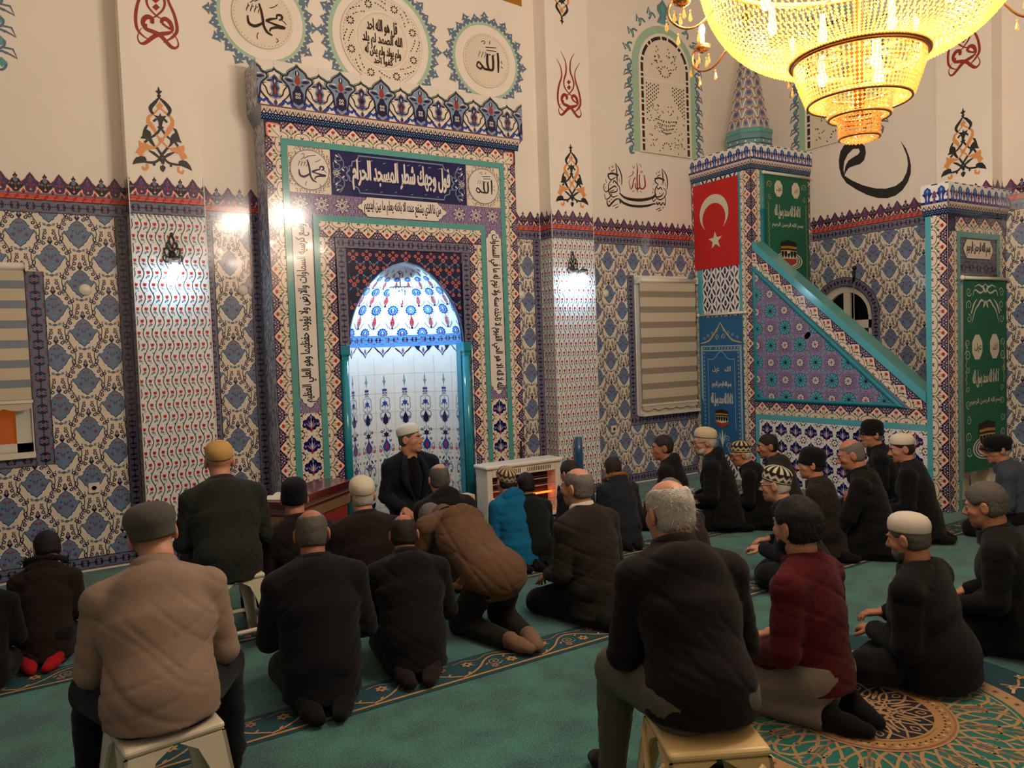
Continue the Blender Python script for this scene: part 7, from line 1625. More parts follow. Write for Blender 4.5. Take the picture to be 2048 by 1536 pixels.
def hand(base, fwd, palm_n, s, curl=.5, side=1):
    """hand from the wrist; palm_n is the palm's facing normal; side +1 right hand"""
    fw_ = nrm_(fwd); n = nrm_(np.array(palm_n)-fw_*np.dot(palm_n, fw_)); r = np.cross(fw_, n)*side
    f = F(.008*s); P_ = lambda x, y, z: np.array(base)+(r*x+fw_*y+n*z)*s
    f.cap(P_(0, -.03, 0), P_(0, .02, 0), .026*s, .028*s); f.cap(P_(-.024, .03, 0), P_(-.026, .085, .002), .0155*s); f.cap(P_(0, .03, 0), P_(0, .09, .0), .0165*s); f.cap(P_(.024, .03, 0), P_(.025, .082, .003), .0155*s)
    for i, (x, L) in enumerate(((-.030, .064), (-.010, .075), (.011, .070), (.031, .056))):
        a = P_(x, .088-.006*abs(i-1.2), 0); b = a+(fw_*math.cos(curl*.6)+n*math.sin(curl*.6)+r*.06*(i-1.5))*L*.48*s; c = b+(fw_*math.cos(curl*1.5)+n*math.sin(curl*1.5))*L*.34*s; d = c+(fw_*math.cos(curl*2.2)+n*math.sin(curl*2.2))*L*.26*s
        for p, q, ra, rb in ((a, b, .0092, .0086), (b, c, .0086, .008), (c, d, .008, .007)): f.cap(p, q, ra*s, rb*s, k=.004*s)
    t0 = P_(-.026, .018, .006); t1 = t0+(-r*.028+fw_*.026+n*.012)*s; t2 = t1+(-r*.010+fw_*.028+n*.010)*s; t3 = t2+(fw_*.022+n*.006)*s
    for p, q, ra, rb in ((t0, t1, .014, .0115), (t1, t2, .011, .0095), (t2, t3, .0095, .008)): f.cap(p, q, ra*s, rb*s, k=.006*s)
    return f
IMAM = np.array([3.02, 6.52])
def person(p):
    """p: dict with position, heading (deg, 0 = towards the mihrab wall, positive = to the left), pose and clothing"""
    s = p.get('s', 1.0); pose = p.get('pose', 'kneel'); rs = np.random.RandomState(p.get('seed', int(abs(p['x']*1000+p['y']*77)) % 9999))
    hd = math.radians(p.get('hd', 0)); lean = math.radians(p.get('lean', 14)); tw = p.get('w', 1.0); sl = math.radians(p.get('side', 0))
    seat = {'kneel': .215, 'cross': .125, 'stool': .55, 'bow': .37}[pose]
    U = lambda *v: np.array(v, float)*s
    Pv = U(0, 0, seat) if pose != 'bow' else U(0, .02, seat)
    if pose == 'bow':
        C_ = U(.0, .36, .57); N_ = U(.0, .66, .66); Hc = U(.0, .84, .60)
    else:
        d1 = np.array([math.sin(sl), math.sin(lean), math.cos(lean)]); d2 = np.array([math.sin(sl)*1.2, math.sin(lean*1.6), math.cos(lean*1.6)])
        C_ = Pv+d1*.27*s; N_ = C_+d2*.215*s
        nl = math.radians(p.get('neck', 12))+lean*.9; Hc = N_+np.array([math.sin(sl)*.12, math.sin(nl)*.150, math.cos(nl)*.145])*s
    T_ = {'kneel': dict(K=(.16,.37,.075), A=(.10,-.10,.06), O=(.05,-.26,.04)), 'cross': dict(K=(.33,.20,.13), A=(-.10,.30,.06), O=(-.24,.27,.045)), 'stool': dict(K=(.17,.40,.50), A=(.17,.40,.085), O=(.18,.57,.04)), 'bow': dict(K=(.15,.20,.07), A=(.07,-.22,.055), O=(.03,-.40,.05))}[pose]
    
    if p.get('spread'): T_['K'] = (p['spread'], .36, .50); T_['A'] = (p['spread']+.02, .40, .085); T_['O'] = (p['spread']+.05, .57, .04)
    sh = .175*tw; ud = nrm_(N_-C_); shp = lambda sx: N_-ud*.082*s+np.array([sx*sh, -.012, 0])*s
    arms = {}
    for sx, key in ((-1, 'L'), (1, 'R')):
        a = p.get('arm'+key)
        if pose == 'bow': E_, W_ = U(sx*.24, .62, .33), U(sx*.17, .80, .10)
        elif a == 'floor': E_, W_ = shp(sx)+U(sx*.05, .08, -.25), U(sx*.20, .36, .07)
        elif a == 'lap': E_, W_ = shp(sx)+U(sx*.05, -.02, -.27), U(sx*.05, .26, seat+.11)
        else:
            E_ = shp(sx)+U(sx*.050, -.005+.02*(pose == 'cross'), -.27); kz = (.5 if pose == 'stool' else .17); W_ = np.array([sx*.15, .27, (kz+.10)])*s
        arms[key] = (shp(sx), E_, W_)
    hy, hp, hr = math.radians(p.get('hy', 0)), math.radians(p.get('hp', 8)), math.radians(p.get('hr', 0))
    Rm = Matrix.Rotation(hy, 3, 'Z')@Matrix.Rotation(-hp, 3, 'X')@Matrix.Rotation(hr, 3, 'Y'); Hm = np.eye(4); Hm[:3, :3] = np.array(Rm); Hm[:3, 3] = Hc
    hs = s*p.get('hs', 1.0)*(1.0 if s > .9 else 1+.22*(1-s))
    # ---- body: one continuous skin
    hf, T = head_field(Hm, hs); skin = 'skin_'+p.get('skin', 'a')
    b = F(.03*s); [b.p.append(q) for q in hf.p]; 
    nb = T((0, -.03, -.085)); b.cap(T((0, -.012, -.05)), nb, .050*hs, .052*hs); b.cap(nb, N_-ud*.03*s, .054*hs, .068*s)
    b.sub += hf.sub
    torso = [(Pv, C_, .098, .10, 1.2), (C_, N_-ud*.07*s, .10, .062, 1.3)]
    for a, c, ra, rb, sx in torso: b.cap(a, c, ra*s, rb*s, sx)
    b.cap(shp(-1), shp(1), .040*s)
    for key, sx in (('L', -1), ('R', 1)):
        S_, E_, W_ = arms[key]; b.cap(S_, E_, .040*s, .036*s); b.cap(E_, W_, .035*s, .029*s)
        k_ = np.array(T_['K'])*[sx, 1, 1]*s; a_ = np.array(T_['A'])*[sx, 1, 1]*s; o_ = np.array(T_['O'])*[sx, 1, 1]*s
        b.cap(Pv+U(sx*.09, 0, 0), k_, .08*s, .058*s); b.cap(k_, a_, .055*s, .038*s); b.cap(a_, o_, .036*s, .026*s)
    ht = T((0, 0, -.20))
    coarse, fine = .024*s, (.0058 if p.get('face', 1) else .0075)
    lo = Hc-.19*hs; hi = Hc+.17*hs
    V1, Q1 = nets(b, fine, lo, hi); V2, Q2 = nets(b, coarse, None, None)
    # the head is kept from the fine grid, everything below the collar from the coarse one
    cutz = lo.max() if False else None
    keep = [q for q in Q2 if not np.all(np.abs(V2[list(q)]-(lo+hi)/2) < (hi-lo)/2-.004, axis=1).all()]
    ins1 = [q for q in Q1 if not (np.any(V1[list(q)] <= lo+.011*1.0, axis=1).all() or np.any(V1[list(q)] >= hi-.011, axis=1).all())]
    mb = MB(); mb.add(V1, ins1, skin, True); mb.add(V2, keep, skin, True)
    for key, sx in (('L', -1), ('R', 1)):
        S_, E_, W_ = arms[key]; a = p.get('arm'+key)
        if a == 'floor': fwd, pn, cu = (sx*.05, .8, -.35), (0, -.3, -1), .35
        elif pose == 'bow': fwd, pn, cu = (0, 1, -.2), (0, 0, -1), .2
        else: fwd, pn, cu = W_-E_+np.array([0, .05, -.04])*s, (0, -.3, -1), .55
        hfld = hand(W_, fwd, pn, s, cu, sx); V3, Q3 = nets(hfld, .0055*s); mb.add(V3, Q3, skin, True)
    o = mb.build('person'); o.location = (p['x'], p['y'], p.get('z', 0)); o.rotation_euler = (0, 0, hd)
    tag(o, p['label'], 'person', p.get('group', 'worshippers on the carpet'))
    # ---- clothes
    top = fabric(*p['top']); low = fabric(*p.get('low', ('trouser_dark', (30,28,30))))
    cw = p.get('coat', 1.0); long_ = p.get('long', pose in ('kneel',))
    j = F(.035*s); bulk = .034*cw
    j.cap(Pv+U(0, -.01, .02), C_, (.118+bulk)*s, (.112+bulk*1.05)*s, 1.22*tw); j.cap(C_, N_-ud*.075*s, (.108+bulk)*s, (.062+bulk*.8)*s, 1.40*tw)
    back_ = nrm_(np.cross(ud, [1, 0, 0])); back_ = back_ if back_[1] < 0 else -back_
    j.ell(C_+ud*.07*s+back_*.035*s, np.array([.17*tw, .10, .17])*s)
    j.cap(shp(-1)-ud*.012*s, shp(1)-ud*.012*s, (.052+bulk*.62)*s)
    for sx in (-1, 1): j.cap(N_-ud*.015*s+np.array([sx*.035, -.01, 0])*s, shp(sx), (.058+bulk*.3)*s, (.046+bulk*.62)*s)
    for key in 'LR':
        S_, E_, W_ = arms[key]; j.cap(S_-ud*.01*s, E_, (.052+bulk*.62)*s, (.048+bulk*.5)*s, k=.018*s); e2 = E_+(W_-E_)*.90; j.cap(E_, e2, (.046+bulk*.5)*s, (.036+bulk*.42)*s, k=.016*s)
    hemz = p.get('hem', {'kneel': .06, 'cross': .04, 'stool': .46, 'bow': .26}[pose])
    if pose == 'kneel': j.cap(U(0, -.015, .20), U(0, -.045, hemz-.10), .150*cw*s, .168*cw*s, 1.24); j.cap(U(0, .10, .2), U(0, .12, .13), .15*s, .15*s, 1.25)
    elif pose == 'cross': j.cap(U(0, -.02, .15), U(0, -.02, -.06), .165*cw*s, .178*cw*s, 1.22)
    elif pose == 'stool': j.cap(U(0, -.02, .58), U(0, -.03, hemz-.16), .158*cw*s, .178*cw*s, 1.24); j.cap(U(0, .1, .55), U(0, .2, .53), .14*s, .12*s, 1.35)
    else: j.cap(U(0, .0, .40), U(0, .02, .36), .185*s, .17*s, 1.15)
    wf = wrinkle(rs.randint(9999), p.get('wr', .0045)*s, 1/s)
    j.disp = (lambda X, Y, Z: wf(X, Y, Z)+.006*s*(1-np.abs(np.sin(Z*PI/(.075*s)))**.5)) if p.get('quilt') else wf
    j.plane((0, 0, -1), -hemz*s, .005*s)
    neckhole = F(.01); neckhole.cap(N_-ud*.02*s+np.array([0, .012, 0])*s, N_+ud*.16*s+np.array([0, .03, 0])*s, .060*s, .105*s)
    j.minus(neckhole, .012*s)
    V, Q = nets(j, p.get('res', .0125)*s); kid = MB().add(V, Q, top, True).build(p.get('garment', 'jacket'), o)
    # collar or hood
    col = p.get('collar', 'stand')
    if col in ('stand', 'fold', 'shirt'):
        cm = top if col != 'shirt' else fabric('shirt_white', (206,196,180))
        mb = MB(); n = 20; hgt = {'stand': .05, 'fold': .045, 'shirt': .055}[col]*s; rad = (.082 if col != 'shirt' else .074)*s; e1 = np.array([1, 0, 0]); e2 = np.cross(ud, e1)
        prof = [(1.10, -.030), (1.04, .0), (.99, hgt/s*.6), (1.0, hgt/s), (1.06, hgt/s+.006), (1.12, hgt/s*.7), (1.22 if col == 'fold' else 1.14, -.02)]
        vs = []
        for r_, z_ in prof:
            for k in range(n):
                a = 2*PI*k/n; dz = -.012*max(0, math.sin(-a)) if False else 0
                fr_ = max(0, -math.sin(a)); vs.append(N_-ud*.012*s+np.array([0, .006, 0])*s+e1*math.cos(a)*rad*r_+e2*math.sin(a)*rad*r_*1.02+ud*(z_*s-.03*s*max(0, math.sin(a)*(1 if e2[1] > 0 else -1))))
        m_ = len(prof); mb.add(np.array(vs), [(i*n+k, i*n+(k+1) % n, (i+1)*n+(k+1) % n, (i+1)*n+k) for i in range(m_-1) for k in range(n)], cm, True); mb.build('shirt_collar' if col == 'shirt' else 'collar', kid if col != 'shirt' else o)
    elif col in ('hood', 'fur'):
        f = F(.03*s); bk = back_
        f.ell(N_+bk*.075*s-ud*.015*s, np.array([.125, .06, .085])*s); f.cap(N_+np.array([-.09, .0, .0])*s, N_+bk*.08*s+ud*.02*s, .034*s, .045*s); f.cap(N_+np.array([.09, .0, .0])*s, N_+bk*.08*s+ud*.02*s, .034*s, .045*s); f.disp = wrinkle(5, .004*s, 1.3/s); V, Q = nets(f, .011*s); MB().add(V, Q, top, True).build('hood', kid)
        if col == 'fur':
            fm = fabric(p.get('fur', 'fur_dark'), p.get('furc', (46,38,34)), .4, .8, 90); mb = MB(); pts = [N_+np.array([math.cos(a)*.135, 0, 0])*s+bk*(math.sin(a)*.115+.01)*s+ud*(.045+.01*math.sin(a))*s for a in np.linspace(-.25, PI+.25, 17)]
            for i in range(520):
                t = rs.uniform(0, 16); q = int(min(15, t)); c = pts[q]+(pts[q+1]-pts[q])*(t-q)+rs.normal(0, .012, 3)*s; d = nrm_(rs.normal(0, 1, 3)+np.array([0, 0, .3]))*rs.uniform(.018, .036)*s; w_ = nrm_(np.cross(d, rs.normal(0, 1, 3)))*.0055*s
                mb.add([c-w_, c+w_, c+d], [(0, 1, 2)], fm)
            mb.tube(pts, .021*s, fm, 8); mb.build('fur_trim', kid)
    if p.get('lapel'):
        fs = fabric('shirt_black', (17,16,18)); f = F(.02*s); f.cap(Pv+U(0, .09, .03), C_+U(0, .085, .0), .10*s, .095*s, .62); f.cap(C_+U(0, .085, 0), N_+U(0, .035, -.01), .095*s, .055*s, .7); f.cap(N_+U(0, .0, -.02), N_+U(0, .005, .035), .072*s, .064*s); f.minus(neckhole, .006); V, Q = nets(f, .010*s); MB().add(V, Q, fs, True).build('shirt', o)
        for sx in (-1, 1):
            mb = MB(); a = N_+U(sx*.06, .045, .0); b_ = C_+U(sx*.105, .165, .03); c_ = Pv+U(sx*.03, .185, .10)
            mb.tube([a, (a+b_)/2+U(sx*.012, .012, 0), b_, c_], [.018*s, .026*s, .030*s, .010*s], top, 8); mb.build('lapel', kid)
        pass
    # trousers and feet
    t = F(.04*s)
    for sx in (-1, 1):
        k_ = np.array(T_['K'])*[sx, 1, 1]*s; a_ = np.array(T_['A'])*[sx, 1, 1]*s
        t.cap(Pv+U(sx*.085, -.01, -.01), k_, .112*s, .085*s); t.cap(k_, k_+(a_-k_)*(.94 if pose != 'stool' else .96), .082*s, (.058 if pose == 'stool' else .062)*s, k=.02*s)
    t.cap(Pv+U(-.06, -.03, 0), Pv+U(.06, -.03, 0), .125*s); t.disp = wrinkle(rs.randint(9999), .004*s, 1.3/s); t.plane((0, 0, -1), -.004, .01*s)
    V, Q = nets(t, .016*s); MB().add(V, Q, low, True).build('trousers', o)
    sock = fabric(*p.get('sock', ('sock_black', (22,20,22))))
    for sx in (-1, 1):
        a_ = np.array(T_['A'])*[sx, 1, 1]*s; o_ = np.array(T_['O'])*[sx, 1, 1]*s; f = F(.025*s)
        f.cap(a_, a_+(o_-a_)*.55, .045*s, .042*s); f.cap(a_+(o_-a_)*.55, o_, .042*s, .030*s, 1.25)
        if pose == 'stool': f.cap(a_+U(0, -.025, -.04), a_+U(0, .02, -.045), .036*s)
        else: f.cap(a_, a_+U(0, -.03, .02), .044*s)
        f.plane((0, 0, -1), -.003, .008); V, Q = nets(f, .010*s); MB().add(V, Q, sock, True).build('sock', o)
    # ---- hair, beard, brows, eyes
    hair = p.get('hair', 'short'); hc = 'hair_'+p.get('hc', 'dark'); R_ = Hm[:3, :3]
    def hplane(f, n, d, k=0.0): n = R_@nrm_(n); f.plane(n, d*hs+n@Hc, k)
    if hair:
        f = F(.02*hs); g = {'short': .007, 'full': .018, 'sides': .011, 'buzz': .0035, 'kid': .016}[hair]
        f.ell(T((0, -.020, .034)), np.array((.076+g*.8, .096+g, .092+g))*hs, R_); f.ell(T((0, -.04, -.02)), np.array((.070+g*.6, .066+g*.8, .075))*hs, R_); f.disp = wrinkle(rs.randint(999), .0022*hs, 5)
        hplane(f, (0, .80, -.60), .022 if hair != 'kid' else .045, .01); hplane(f, (0, -.15, -1), .072 if hair != 'kid' else .06, .01)
        ears = F(.01); [ears.ell(T((sx*.085, .022, -.03)), np.array((.03, .034, .05))*hs, R_) for sx in (-1, 1)]; [ears.ell(T((sx*.092, -.012, -.008)), np.array((.022, .027, .038))*hs, R_) for sx in (-1, 1)]; f.minus(ears, .008)
        bald = p.get('bald', 0)
        if bald: c = F(.01); c.ell(T((0, -.035 if bald < 1 else .0, .135)), np.array((.052+.02*bald, .056+.05*bald, .06))*hs, R_); f.minus(c, .02*hs)
        V, Q = nets(f, .0085*hs); mb = MB().add(V, Q, hc, True)
        L_ = {'short': .010, 'full': .022, 'sides': .024, 'buzz': .004, 'kid': .018}[hair]*hs; QA = np.array(Q); fc = V[QA].mean(1); fn = np.cross(V[QA[:, 2]]-V[QA[:, 0]], V[QA[:, 3]]-V[QA[:, 1]]); fn /= np.maximum(np.linalg.norm(fn, axis=1, keepdims=True), 1e-9)
        sel = rs.randint(0, len(QA), 900 if p.get('face', 1) == 0 or p.get('res') else 500); dn = R_@np.array([0, -.25, -.8])
        vs = []; fs = []
        for i, q in enumerate(sel):
            c = fc[q]+rs.normal(0, .004, 3)*hs; d = fn[q]*rs.uniform(.25, .7)+dn*(.8 if hair != 'buzz' else .3)+rs.normal(0, .35, 3); d = d/np.linalg.norm(d)*L_*rs.uniform(.6, 1.3); w_ = nrm_(np.cross(d, fn[q]+.01))*.0013*hs
            c = c-fn[q]*.002*hs; vs += [c-w_, c+w_, c+d]; fs.append((3*i, 3*i+1, 3*i+2))
        mb.add(np.array(vs), fs, hc); mb.build('hair', o)
    if p.get('beard'):
        f = F(.015*hs); f.ell(T((0, .034, -.078)), np.array((.056, .060, .052))*hs, R_); f.cap(T((-.06, .005, -.04)), T((-.04, .05, -.085)), .022*hs); f.cap(T((.06, .005, -.04)), T((.04, .05, -.085)), .022*hs); hplane(f, (0, -.45, .9), .0-.060, .006); f.disp = wrinkle(3, .002*hs, 6)
        mo = F(.006); mo.cap(T((-.016, .10, -.066)), T((.016, .10, -.066)), .010*hs); f.minus(mo, .006); V, Q = nets(f, .008*hs); MB().add(V, Q, 'hair_'+p['beard'], True).build('beard', o)
    if p.get('moustache'): MB().tube([T((-.028, .088, -.056)), T((-.012, .099, -.048)), T((0, .101, -.046)), T((.012, .099, -.048)), T((.028, .088, -.056))], [.003*hs, .007*hs, .006*hs, .007*hs, .003*hs], 'hair_'+p['moustache'], 8).build('moustache', o)
    if p.get('face', 1):
        for sx in (-1, 1):
            mb = MB(); mb.ball((0, 0, 0), .0125, 'eye_white', 14, 10).ball((0, .0068, 0), .0068, 'eye_dark', 10, 8); M_ = np.eye(4); M_[:3, :3] = R_*hs; M_[:3, 3] = T((sx*.031, .0745, .012)); mb.xform(M_); mb.build('eye', o)
            MB().tube([T((sx*.013, .094, .027)), T((sx*.030, .092, .034)), T((sx*.048, .078, .028))], [.0035*hs, .005*hs, .002*hs], 'hair_'+(p.get('brow') or p.get('hc', 'dark')), 6).build('eyebrow', o)
            mb = MB(); mb.ell if False else None
    if p.get('glasses'):
        mb = MB()
        for sx in (-1, 1): mb.tube([T((sx*.033+.024*math.cos(a), .108, .006+.017*math.sin(a))) for a in np.arange(14)*2*PI/14], .0022, 'black_metal', 6, closed=True); mb.tube([T((sx*.057, .104, .010)), T((sx*.078, .04, .010)), T((sx*.083, -.012, .006))], .0022, 'black_metal', 6)
        mb.tube([T((-.010, .112, .010)), T((.010, .112, .010))], .002, 'black_metal', 6); mb.build('eyeglasses', o)
    # ---- headgear
    cap = p.get('cap')
    if cap:
        kind, ck = cap[0], cap[1]; Mh = np.eye(4); til = Matrix.Rotation(math.radians(-p.get('ct', -10)), 3, 'X'); Mh[:3, :3] = R_@np.array(til)*hs; Mh[:3, 3] = T((0, -.016, .030 if cap[0] != 'flat' else .018))
        mb = MB()
        if kind == 'skull':
            cm = fabric(*ck, .04, .3, 300); mb.lathe([(.978, .012), (1.0, .010), (1.03, .018), (1.045, .045), (1.0, .068), (.86, .088), (.60, .103), (.30, .110), (0, .112)], cm, 40, sx=.083, sy=.104)
        elif kind == 'pattern':
            c1, c2 = fabric(*ck, .05, .3, 300), fabric(*cap[2], .05, .3, 300)
            pr = [(.975, .0), (1.0, -.002)]+[(1.02+.01*math.sin(i), .004+.0075*i) for i in range(8)]+[(1.0, .068), (.93, .082), (.80, .094), (.6, .104), (.35, .111), (0, .114)]
            def pm(i, k):
                if i < 3: return c1 if i == 2 else c2
                if i < 9:
                    ph = abs(((k % 6)-3)); z = i-3
                    return c1 if abs(z-(1+ph)) < 1.2 else c2
                return c2 if (k % 6) < 3 or i == 9 else c1
            mb.lathe(pr, c1, 72, sx=.084, sy=.105, mats=pm)
        elif kind == 'beanie':
            cm = fabric(*ck, .1, .6, 160); mb.lathe([(.98, -.030), (1.02, -.032), (1.07, -.022), (1.08, .005), (1.04, .012), (1.05, .03), (1.02, .065), (.92, .092), (.70, .112), (.4, .122), (.0, .125)], cm, 40, sx=.084, sy=.106)
        elif kind == 'flat':
            cm = fabric(*ck, .12, .4, 200); mb.lathe([(.98, -.022), (1.03, -.024), (1.06, -.012), (1.08, .014), (1.17, .036), (1.20, .052), (1.10, .082), (.84, .104), (.5, .114), (0, .116)], cm, 40, sx=.084, sy=.106)
            n = 12; vs = []
            for i, (r_, z_) in enumerate(((1.0, .004), (1.25, .012), (1.52, .002), (1.5, -.004), (1.0, -.006))):
                for k in range(n+1): a = PI*.16+PI*.68*k/n; vs.append((math.cos(a)*.084*(1+(r_-1)*.55), math.sin(a)*.106*r_, z_-.014*abs(math.cos(a))))
            mb.add(vs, [(i*(n+1)+k, i*(n+1)+k+1, (i+1)*(n+1)+k+1, (i+1)*(n+1)+k) for i in range(4) for k in range(n)], cm, True)
        mb.xform(Mh); mb.build({'skull': 'skullcap', 'pattern': 'patterned_cap', 'beanie': 'knit_cap', 'flat': 'flat_cap'}[kind], o)
        if kind == 'pattern': MB().ball(T((0, -.02, .145)), .008, fabric(*cap[2]), 8, 6).build('cap_button', o) if False else None
    return o
def look(x, y, hd, t=IMAM):
    """head turn that faces the preacher"""
    a = math.degrees(math.atan2(-(t[0]-x), t[1]-y)); return max(-70, min(70, a-hd))
BLK = ('cloth_black', (26,23,24)); BROWN = ('cloth_brownblack', (44,34,32))
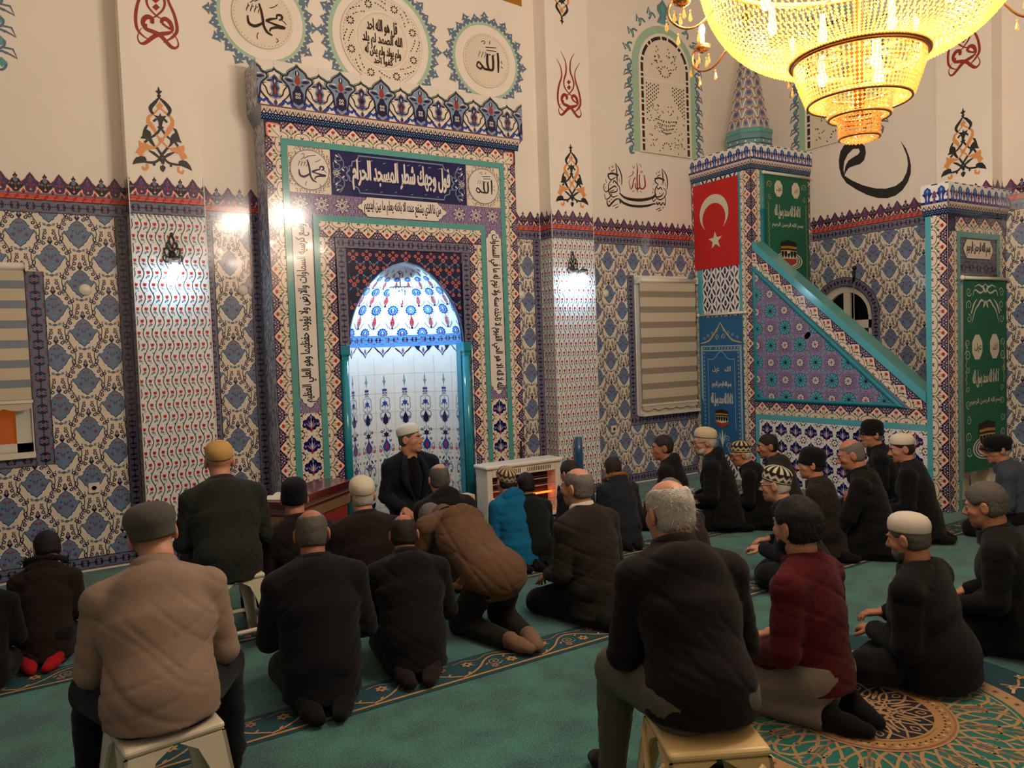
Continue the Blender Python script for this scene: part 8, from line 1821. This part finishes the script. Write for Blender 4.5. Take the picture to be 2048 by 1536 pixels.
PEOPLE = [
 dict(x=0.347, y=2.960, pose='stool', s=0.950, hd=-6, lean=21.6, neck=10, hy=6, hp=20, hr=-6, top=('tan', (150,126,108)), low=('trouser_navy', (28,29,36)), cap=('flat', ('capgrey', (84,80,74))), ct=-16, hair=None, hc='white', collar='fold', w=1.06, coat=1.0, spread=.25, skin='c', face=0, hem=.49, wr=.0045, res=.010, label='person on a white stool in a tan jacket and a grey flat cap'),
 dict(x=0.963, y=4.784, pose='stool', s=0.950, hd=-5, lean=16.5, neck=6, hy=-2, hp=10, top=('greenish', (58,62,54)), cap=('skull', ('captan', (206,166,96))), ct=-22, hair=None, hc='white', collar='fold', w=1.08, skin='c', face=0, res=.010, hem=.44, label='person on a stool in a green grey suit jacket and a tan skullcap'),
 dict(x=1.435, y=4.842, s=0.953, hd=0, lean=10, hy=-15, hp=8, top=BROWN, cap=('beanie', ('capnavy', (20,23,34))), ct=-20, hair=None, hc='dark', skin='a', collar='stand', label='kneeling person in a dark coat and a round black cap beside the green jacket'),
 dict(x=1.156, y=3.693, s=0.989, hd=-12, lean=13, hy=-4, hp=12, top=('blueblack', (28,27,32)), low=('trouser_dark2', (34,30,32)), hair='short', hc='salt', bald=.45, collar='fold', w=1.08, skin='b', face=0, res=.010, label='kneeling person in black with a small bald spot, right of the tan jacket'),
 dict(x=1.803, y=4.631, s=0.961, hd=-8, lean=13, hy=-2, hp=8, top=('maroonblack', (50,34,34)), cap=('skull', ('capwhite', (226,214,190))), ct=-20, hair='buzz', hc='white', collar='fold', w=1.12, skin='c', face=0, label='kneeling person in a dark maroon coat and a white skullcap, facing the niche'),
 dict(x=1.684, y=3.760, s=0.892, hd=-18, pose='kneel', lean=22, hy=-6, hp=16, top=BLK, hair='short', hc='dark', bald=.35, collar='fold', w=1.08, skin='b', face=0, res=.010, sock=('sock_brown', (48,34,32)), label='kneeling person in black with a thinning crown, left of the bowing man'),
 dict(x=2.968, y=6.538, z=.05, s=1.036, hd=172, lean=3, neck=4, hy=48, hp=0, top=('suit_navy', (34,38,52)), low=('trouser_navy', (28,29,36)), cap=('skull', ('capbright', (236,234,228))), ct=-14, hair='buzz', hc='salt', collar='none', skin='c', w=1.08, coat=.9, brow='dark', lapel=True, label='person in a navy suit, black shirt and white skullcap speaking in the prayer niche', group=None),
 dict(x=2.591, y=5.032, s=0.927, hd=-4, lean=14, hy=-6, hp=6, top=('hoodblack', (38,32,32)), hair='short', hc='salt', bald=.2, collar='hood', w=1.08, skin='c', face=0, label='kneeling person with grey hair and a black hood, right in front of the preacher'),
 dict(x=2.307, y=3.922, pose='bow', s=0.938, hd=2, lean=60, hy=4, hp=50, top=('brown', (104,76,54)), low=('trouser_brown', (46,38,32)), hair='short', hc='grey', collar='fold', sock=('sock_beige', (128,100,80)), w=1.05, face=0, wr=.005, res=.010, label='person in a brown jacket bowing far forward with beige socks showing'),
 dict(x=3.201, y=5.075, s=0.810, hd=2, lean=12, hy=-6, hp=6, top=('anorak', (14,104,150)), cap=('pattern', ('knit_cream', (206,186,150)), ('knit_brown', (84,62,54))), ct=-24, hair='buzz', hc='dark', collar='hood', coat=1.15, skin='c', face=0, quilt=1, label='child in a bright blue hooded jacket and a patterned cap before the heater'),
 dict(x=3.333, y=5.013, s=0.757, hd=-6, lean=14, hy=-8, hp=8, top=('sweater_green', (28,42,38)), hair='kid', hc='black', collar='stand', coat=.7, face=0, label='child with dark hair and a dark green sweater, beside the blue jacket'),
 dict(x=2.939, y=3.769, s=0.993, hd=6, lean=9, hy=14, hp=4, top=('suit_brown', (58,48,42)), low=('trouser_dark2', (34,30,32)), hair='short', hc='grey', bald=.5, collar='shirt', w=1.04, skin='c', res=.010, label='kneeling person in a dark brown suit with a white collar, right of the bowing man'),
 dict(x=4.257, y=5.044, s=0.792, hd=-14, lean=16, hy=-10, hp=14, top=('parka', (52,58,68)), hair='kid', hc='dark', collar='fur', fur='fur_tan', furc=(150,104,60), face=0, label='child in a blue grey parka with a tan fur hood'),
 dict(x=3.882, y=5.139, s=0.787, hd=5, lean=12, hy=4, hp=6, top=('sweater_dark', (48,40,40)), hair='kid', hc='dark', collar='stand', coat=.7, face=0, label='child with dark hair mostly hidden behind the brown suit, beside the heater'),
 dict(x=5.006, y=5.175, s=0.910, hd=30, lean=8, top=('hoodblack', (38,32,32)), hair='short', hc='dark', collar='hood', skin='b', label='kneeling person with dark hair and a black hooded jacket, first in the right front row'),
 dict(x=5.331, y=4.914, s=0.974, hd=34, lean=10, top=('puffer', (28,26,26)), cap=('skull', ('capbeige', (214,196,160))), ct=-14, hair='buzz', hc='white', beard='white', glasses=1, collar='hood', skin='c', coat=1.2, quilt=1, label='kneeling person with a white beard, glasses and a beige skullcap'),
 dict(x=5.641, y=4.712, s=0.840, hd=32, lean=16, hp=14, top=BLK, cap=('pattern', ('knit_cream', (206,186,150)), ('knit_grey', (70,58,56))), ct=-16, hair='buzz', hc='white', glasses=1, collar='fold', label='kneeling person in black with glasses and a patterned cap, next to the white bearded man'),
 dict(x=5.975, y=4.696, s=0.883, hd=30, lean=14, hp=8, top=('grey_jacket', (66,62,58)), hair='short', hc='black', moustache='black', collar='fold', skin='b', label='kneeling person with black hair, a moustache and a grey jacket by the pulpit'),
 dict(x=4.547, y=3.437, s=0.961, hd=28, lean=14, top=('suit_blueblack', (30,30,38)), low=('trouser_navy', (28,29,36)), cap=('pattern', ('knit_white', (206,196,176)), ('knit_black', (60,50,46))), ct=-22, hair='buzz', hc='white', glasses=1, collar='fold', skin='c', pose='cross', label='person in a dark suit with glasses and a zigzag patterned cap in the second row'),
 dict(x=5.195, y=3.738, s=0.882, hd=24, lean=7, hp=6, top=('coat_brown', (58,48,44)), cap=('beanie', ('capblack', (26,24,26))), ct=-16, hair='buzz', hc='dark', collar='fold', w=1.02, label='kneeling person in a brown tweed coat and a black knit cap'),
 dict(x=5.514, y=3.536, s=0.963, hd=26, lean=11, hp=18, top=('leather', (28,24,24)), hair='buzz', hc='grey', bald=1.0, collar='stand', skin='a', w=1.05, armL='floor', label='bald kneeling person in black resting a hand on the carpet'),
 dict(x=6.791, y=4.228, s=0.952, hd=34, lean=8, top=('navy_puffer', (28,29,34)), cap=('beanie', ('capdark', (34,30,30))), ct=-10, hair='buzz', hc='grey', glasses=1, collar='stand', skin='a', label='person with glasses and a black knit cap sitting close to the tiled pulpit wall'),
 dict(x=6.239, y=3.594, s=0.925, hd=22, lean=9, hp=14, top=('coat_black', (24,22,23)), cap=('skull', ('capcream', (228,216,196))), ct=-14, hair='short', hc='dark', moustache='dark', collar='fold', skin='a', w=1.14, coat=1.15, label='broad kneeling person in a black overcoat and a cream skullcap before the pulpit'),
 dict(x=6.941, y=3.145, s=0.890, hd=20, lean=12, hp=12, top=('blue_grey', (66,76,90)), low=('trouser_dark2', (34,30,32)), cap=('flat', ('capblack2', (26,25,27))), ct=-8, hair='buzz', hc='white', collar='fold', skin='a', label='person in a blue grey jacket and a black flat cap beside the green banner'),
 dict(x=4.407, y=2.024, s=0.940, hd=18, lean=9, hp=14, top=('black_green', (27,26,24)), hair='full', hc='salt', collar='fold', skin='a', moustache='grey', w=1.08, coat=1.1, label='person with thick grey hair and a black jacket at the right edge'),
 dict(x=3.698, y=2.095, pose='cross', s=0.943, hd=12, lean=5, hp=14, top=('coat_black', (24,22,23)), cap=('skull', ('capwhite2', (226,216,200))), ct=-14, hair='short', hc='salt', beard='salt', collar='fold', skin='a', w=1.25, coat=1.35, armL='lap', label='person in black with a white skullcap and a grey beard sitting on the round medallion'),
 dict(x=2.948, y=2.203, s=1.027, hd=10, lean=3, hp=4, top=('maroon', (86,20,26)), low=('trouser_stone', (138,126,118)), hair='full', hc='black', beard='black', collar='stand', coat=.95, skin='c', res=.010, hem=.16, label='young bearded person in a dark red sweater and pale trousers'),
 dict(x=1.864, y=1.841, pose='stool', s=0.985, hd=-26, lean=21.2, neck=14, hy=18, hp=12, top=('plumblack', (34,24,26)), low=('trouser_olive', (96,92,78)), hair='sides', hc='white', bald=1.25, collar='fold', coat=.95, w=.97, spread=.2, skin='c', hem=.49, face=0, wr=.0042, res=.010, label='balding person with white side hair in a dark coat on a yellowish stool'),
 dict(x=3.70, y=3.66, s=0.86, hd=10, lean=16, hp=10, hy=4, top=('coat_brown2', (62,46,40)), hair='short', hc='grey', collar='fold', skin='a', face=0, label='kneeling person in brown hidden behind the balding man, one arm showing'),
 dict(x=0.011, y=5.190, s=0.773, hd=-12, lean=16, hy=22, hp=22, top=('hood_brown', (58,42,36)), hair='kid', hc='black', collar='fur', sock=('sock_red', (176,20,30)), skin='c', face=1, label='child with dark hair, a brown fur hooded jacket and red socks by the left wall'),
 dict(x=-0.297, y=4.941, s=0.743, hd=-10, lean=14, hy=-6, hp=10, top=BLK, hair='kid', hc='black', collar='stand', face=0, label='child in black cut off by the left edge of the picture'),
]
import time as _t
for p in PEOPLE:
    if 'hy' not in p: p['hy'] = look(p['x'], p['y'], p.get('hd', 0))
    person(p)
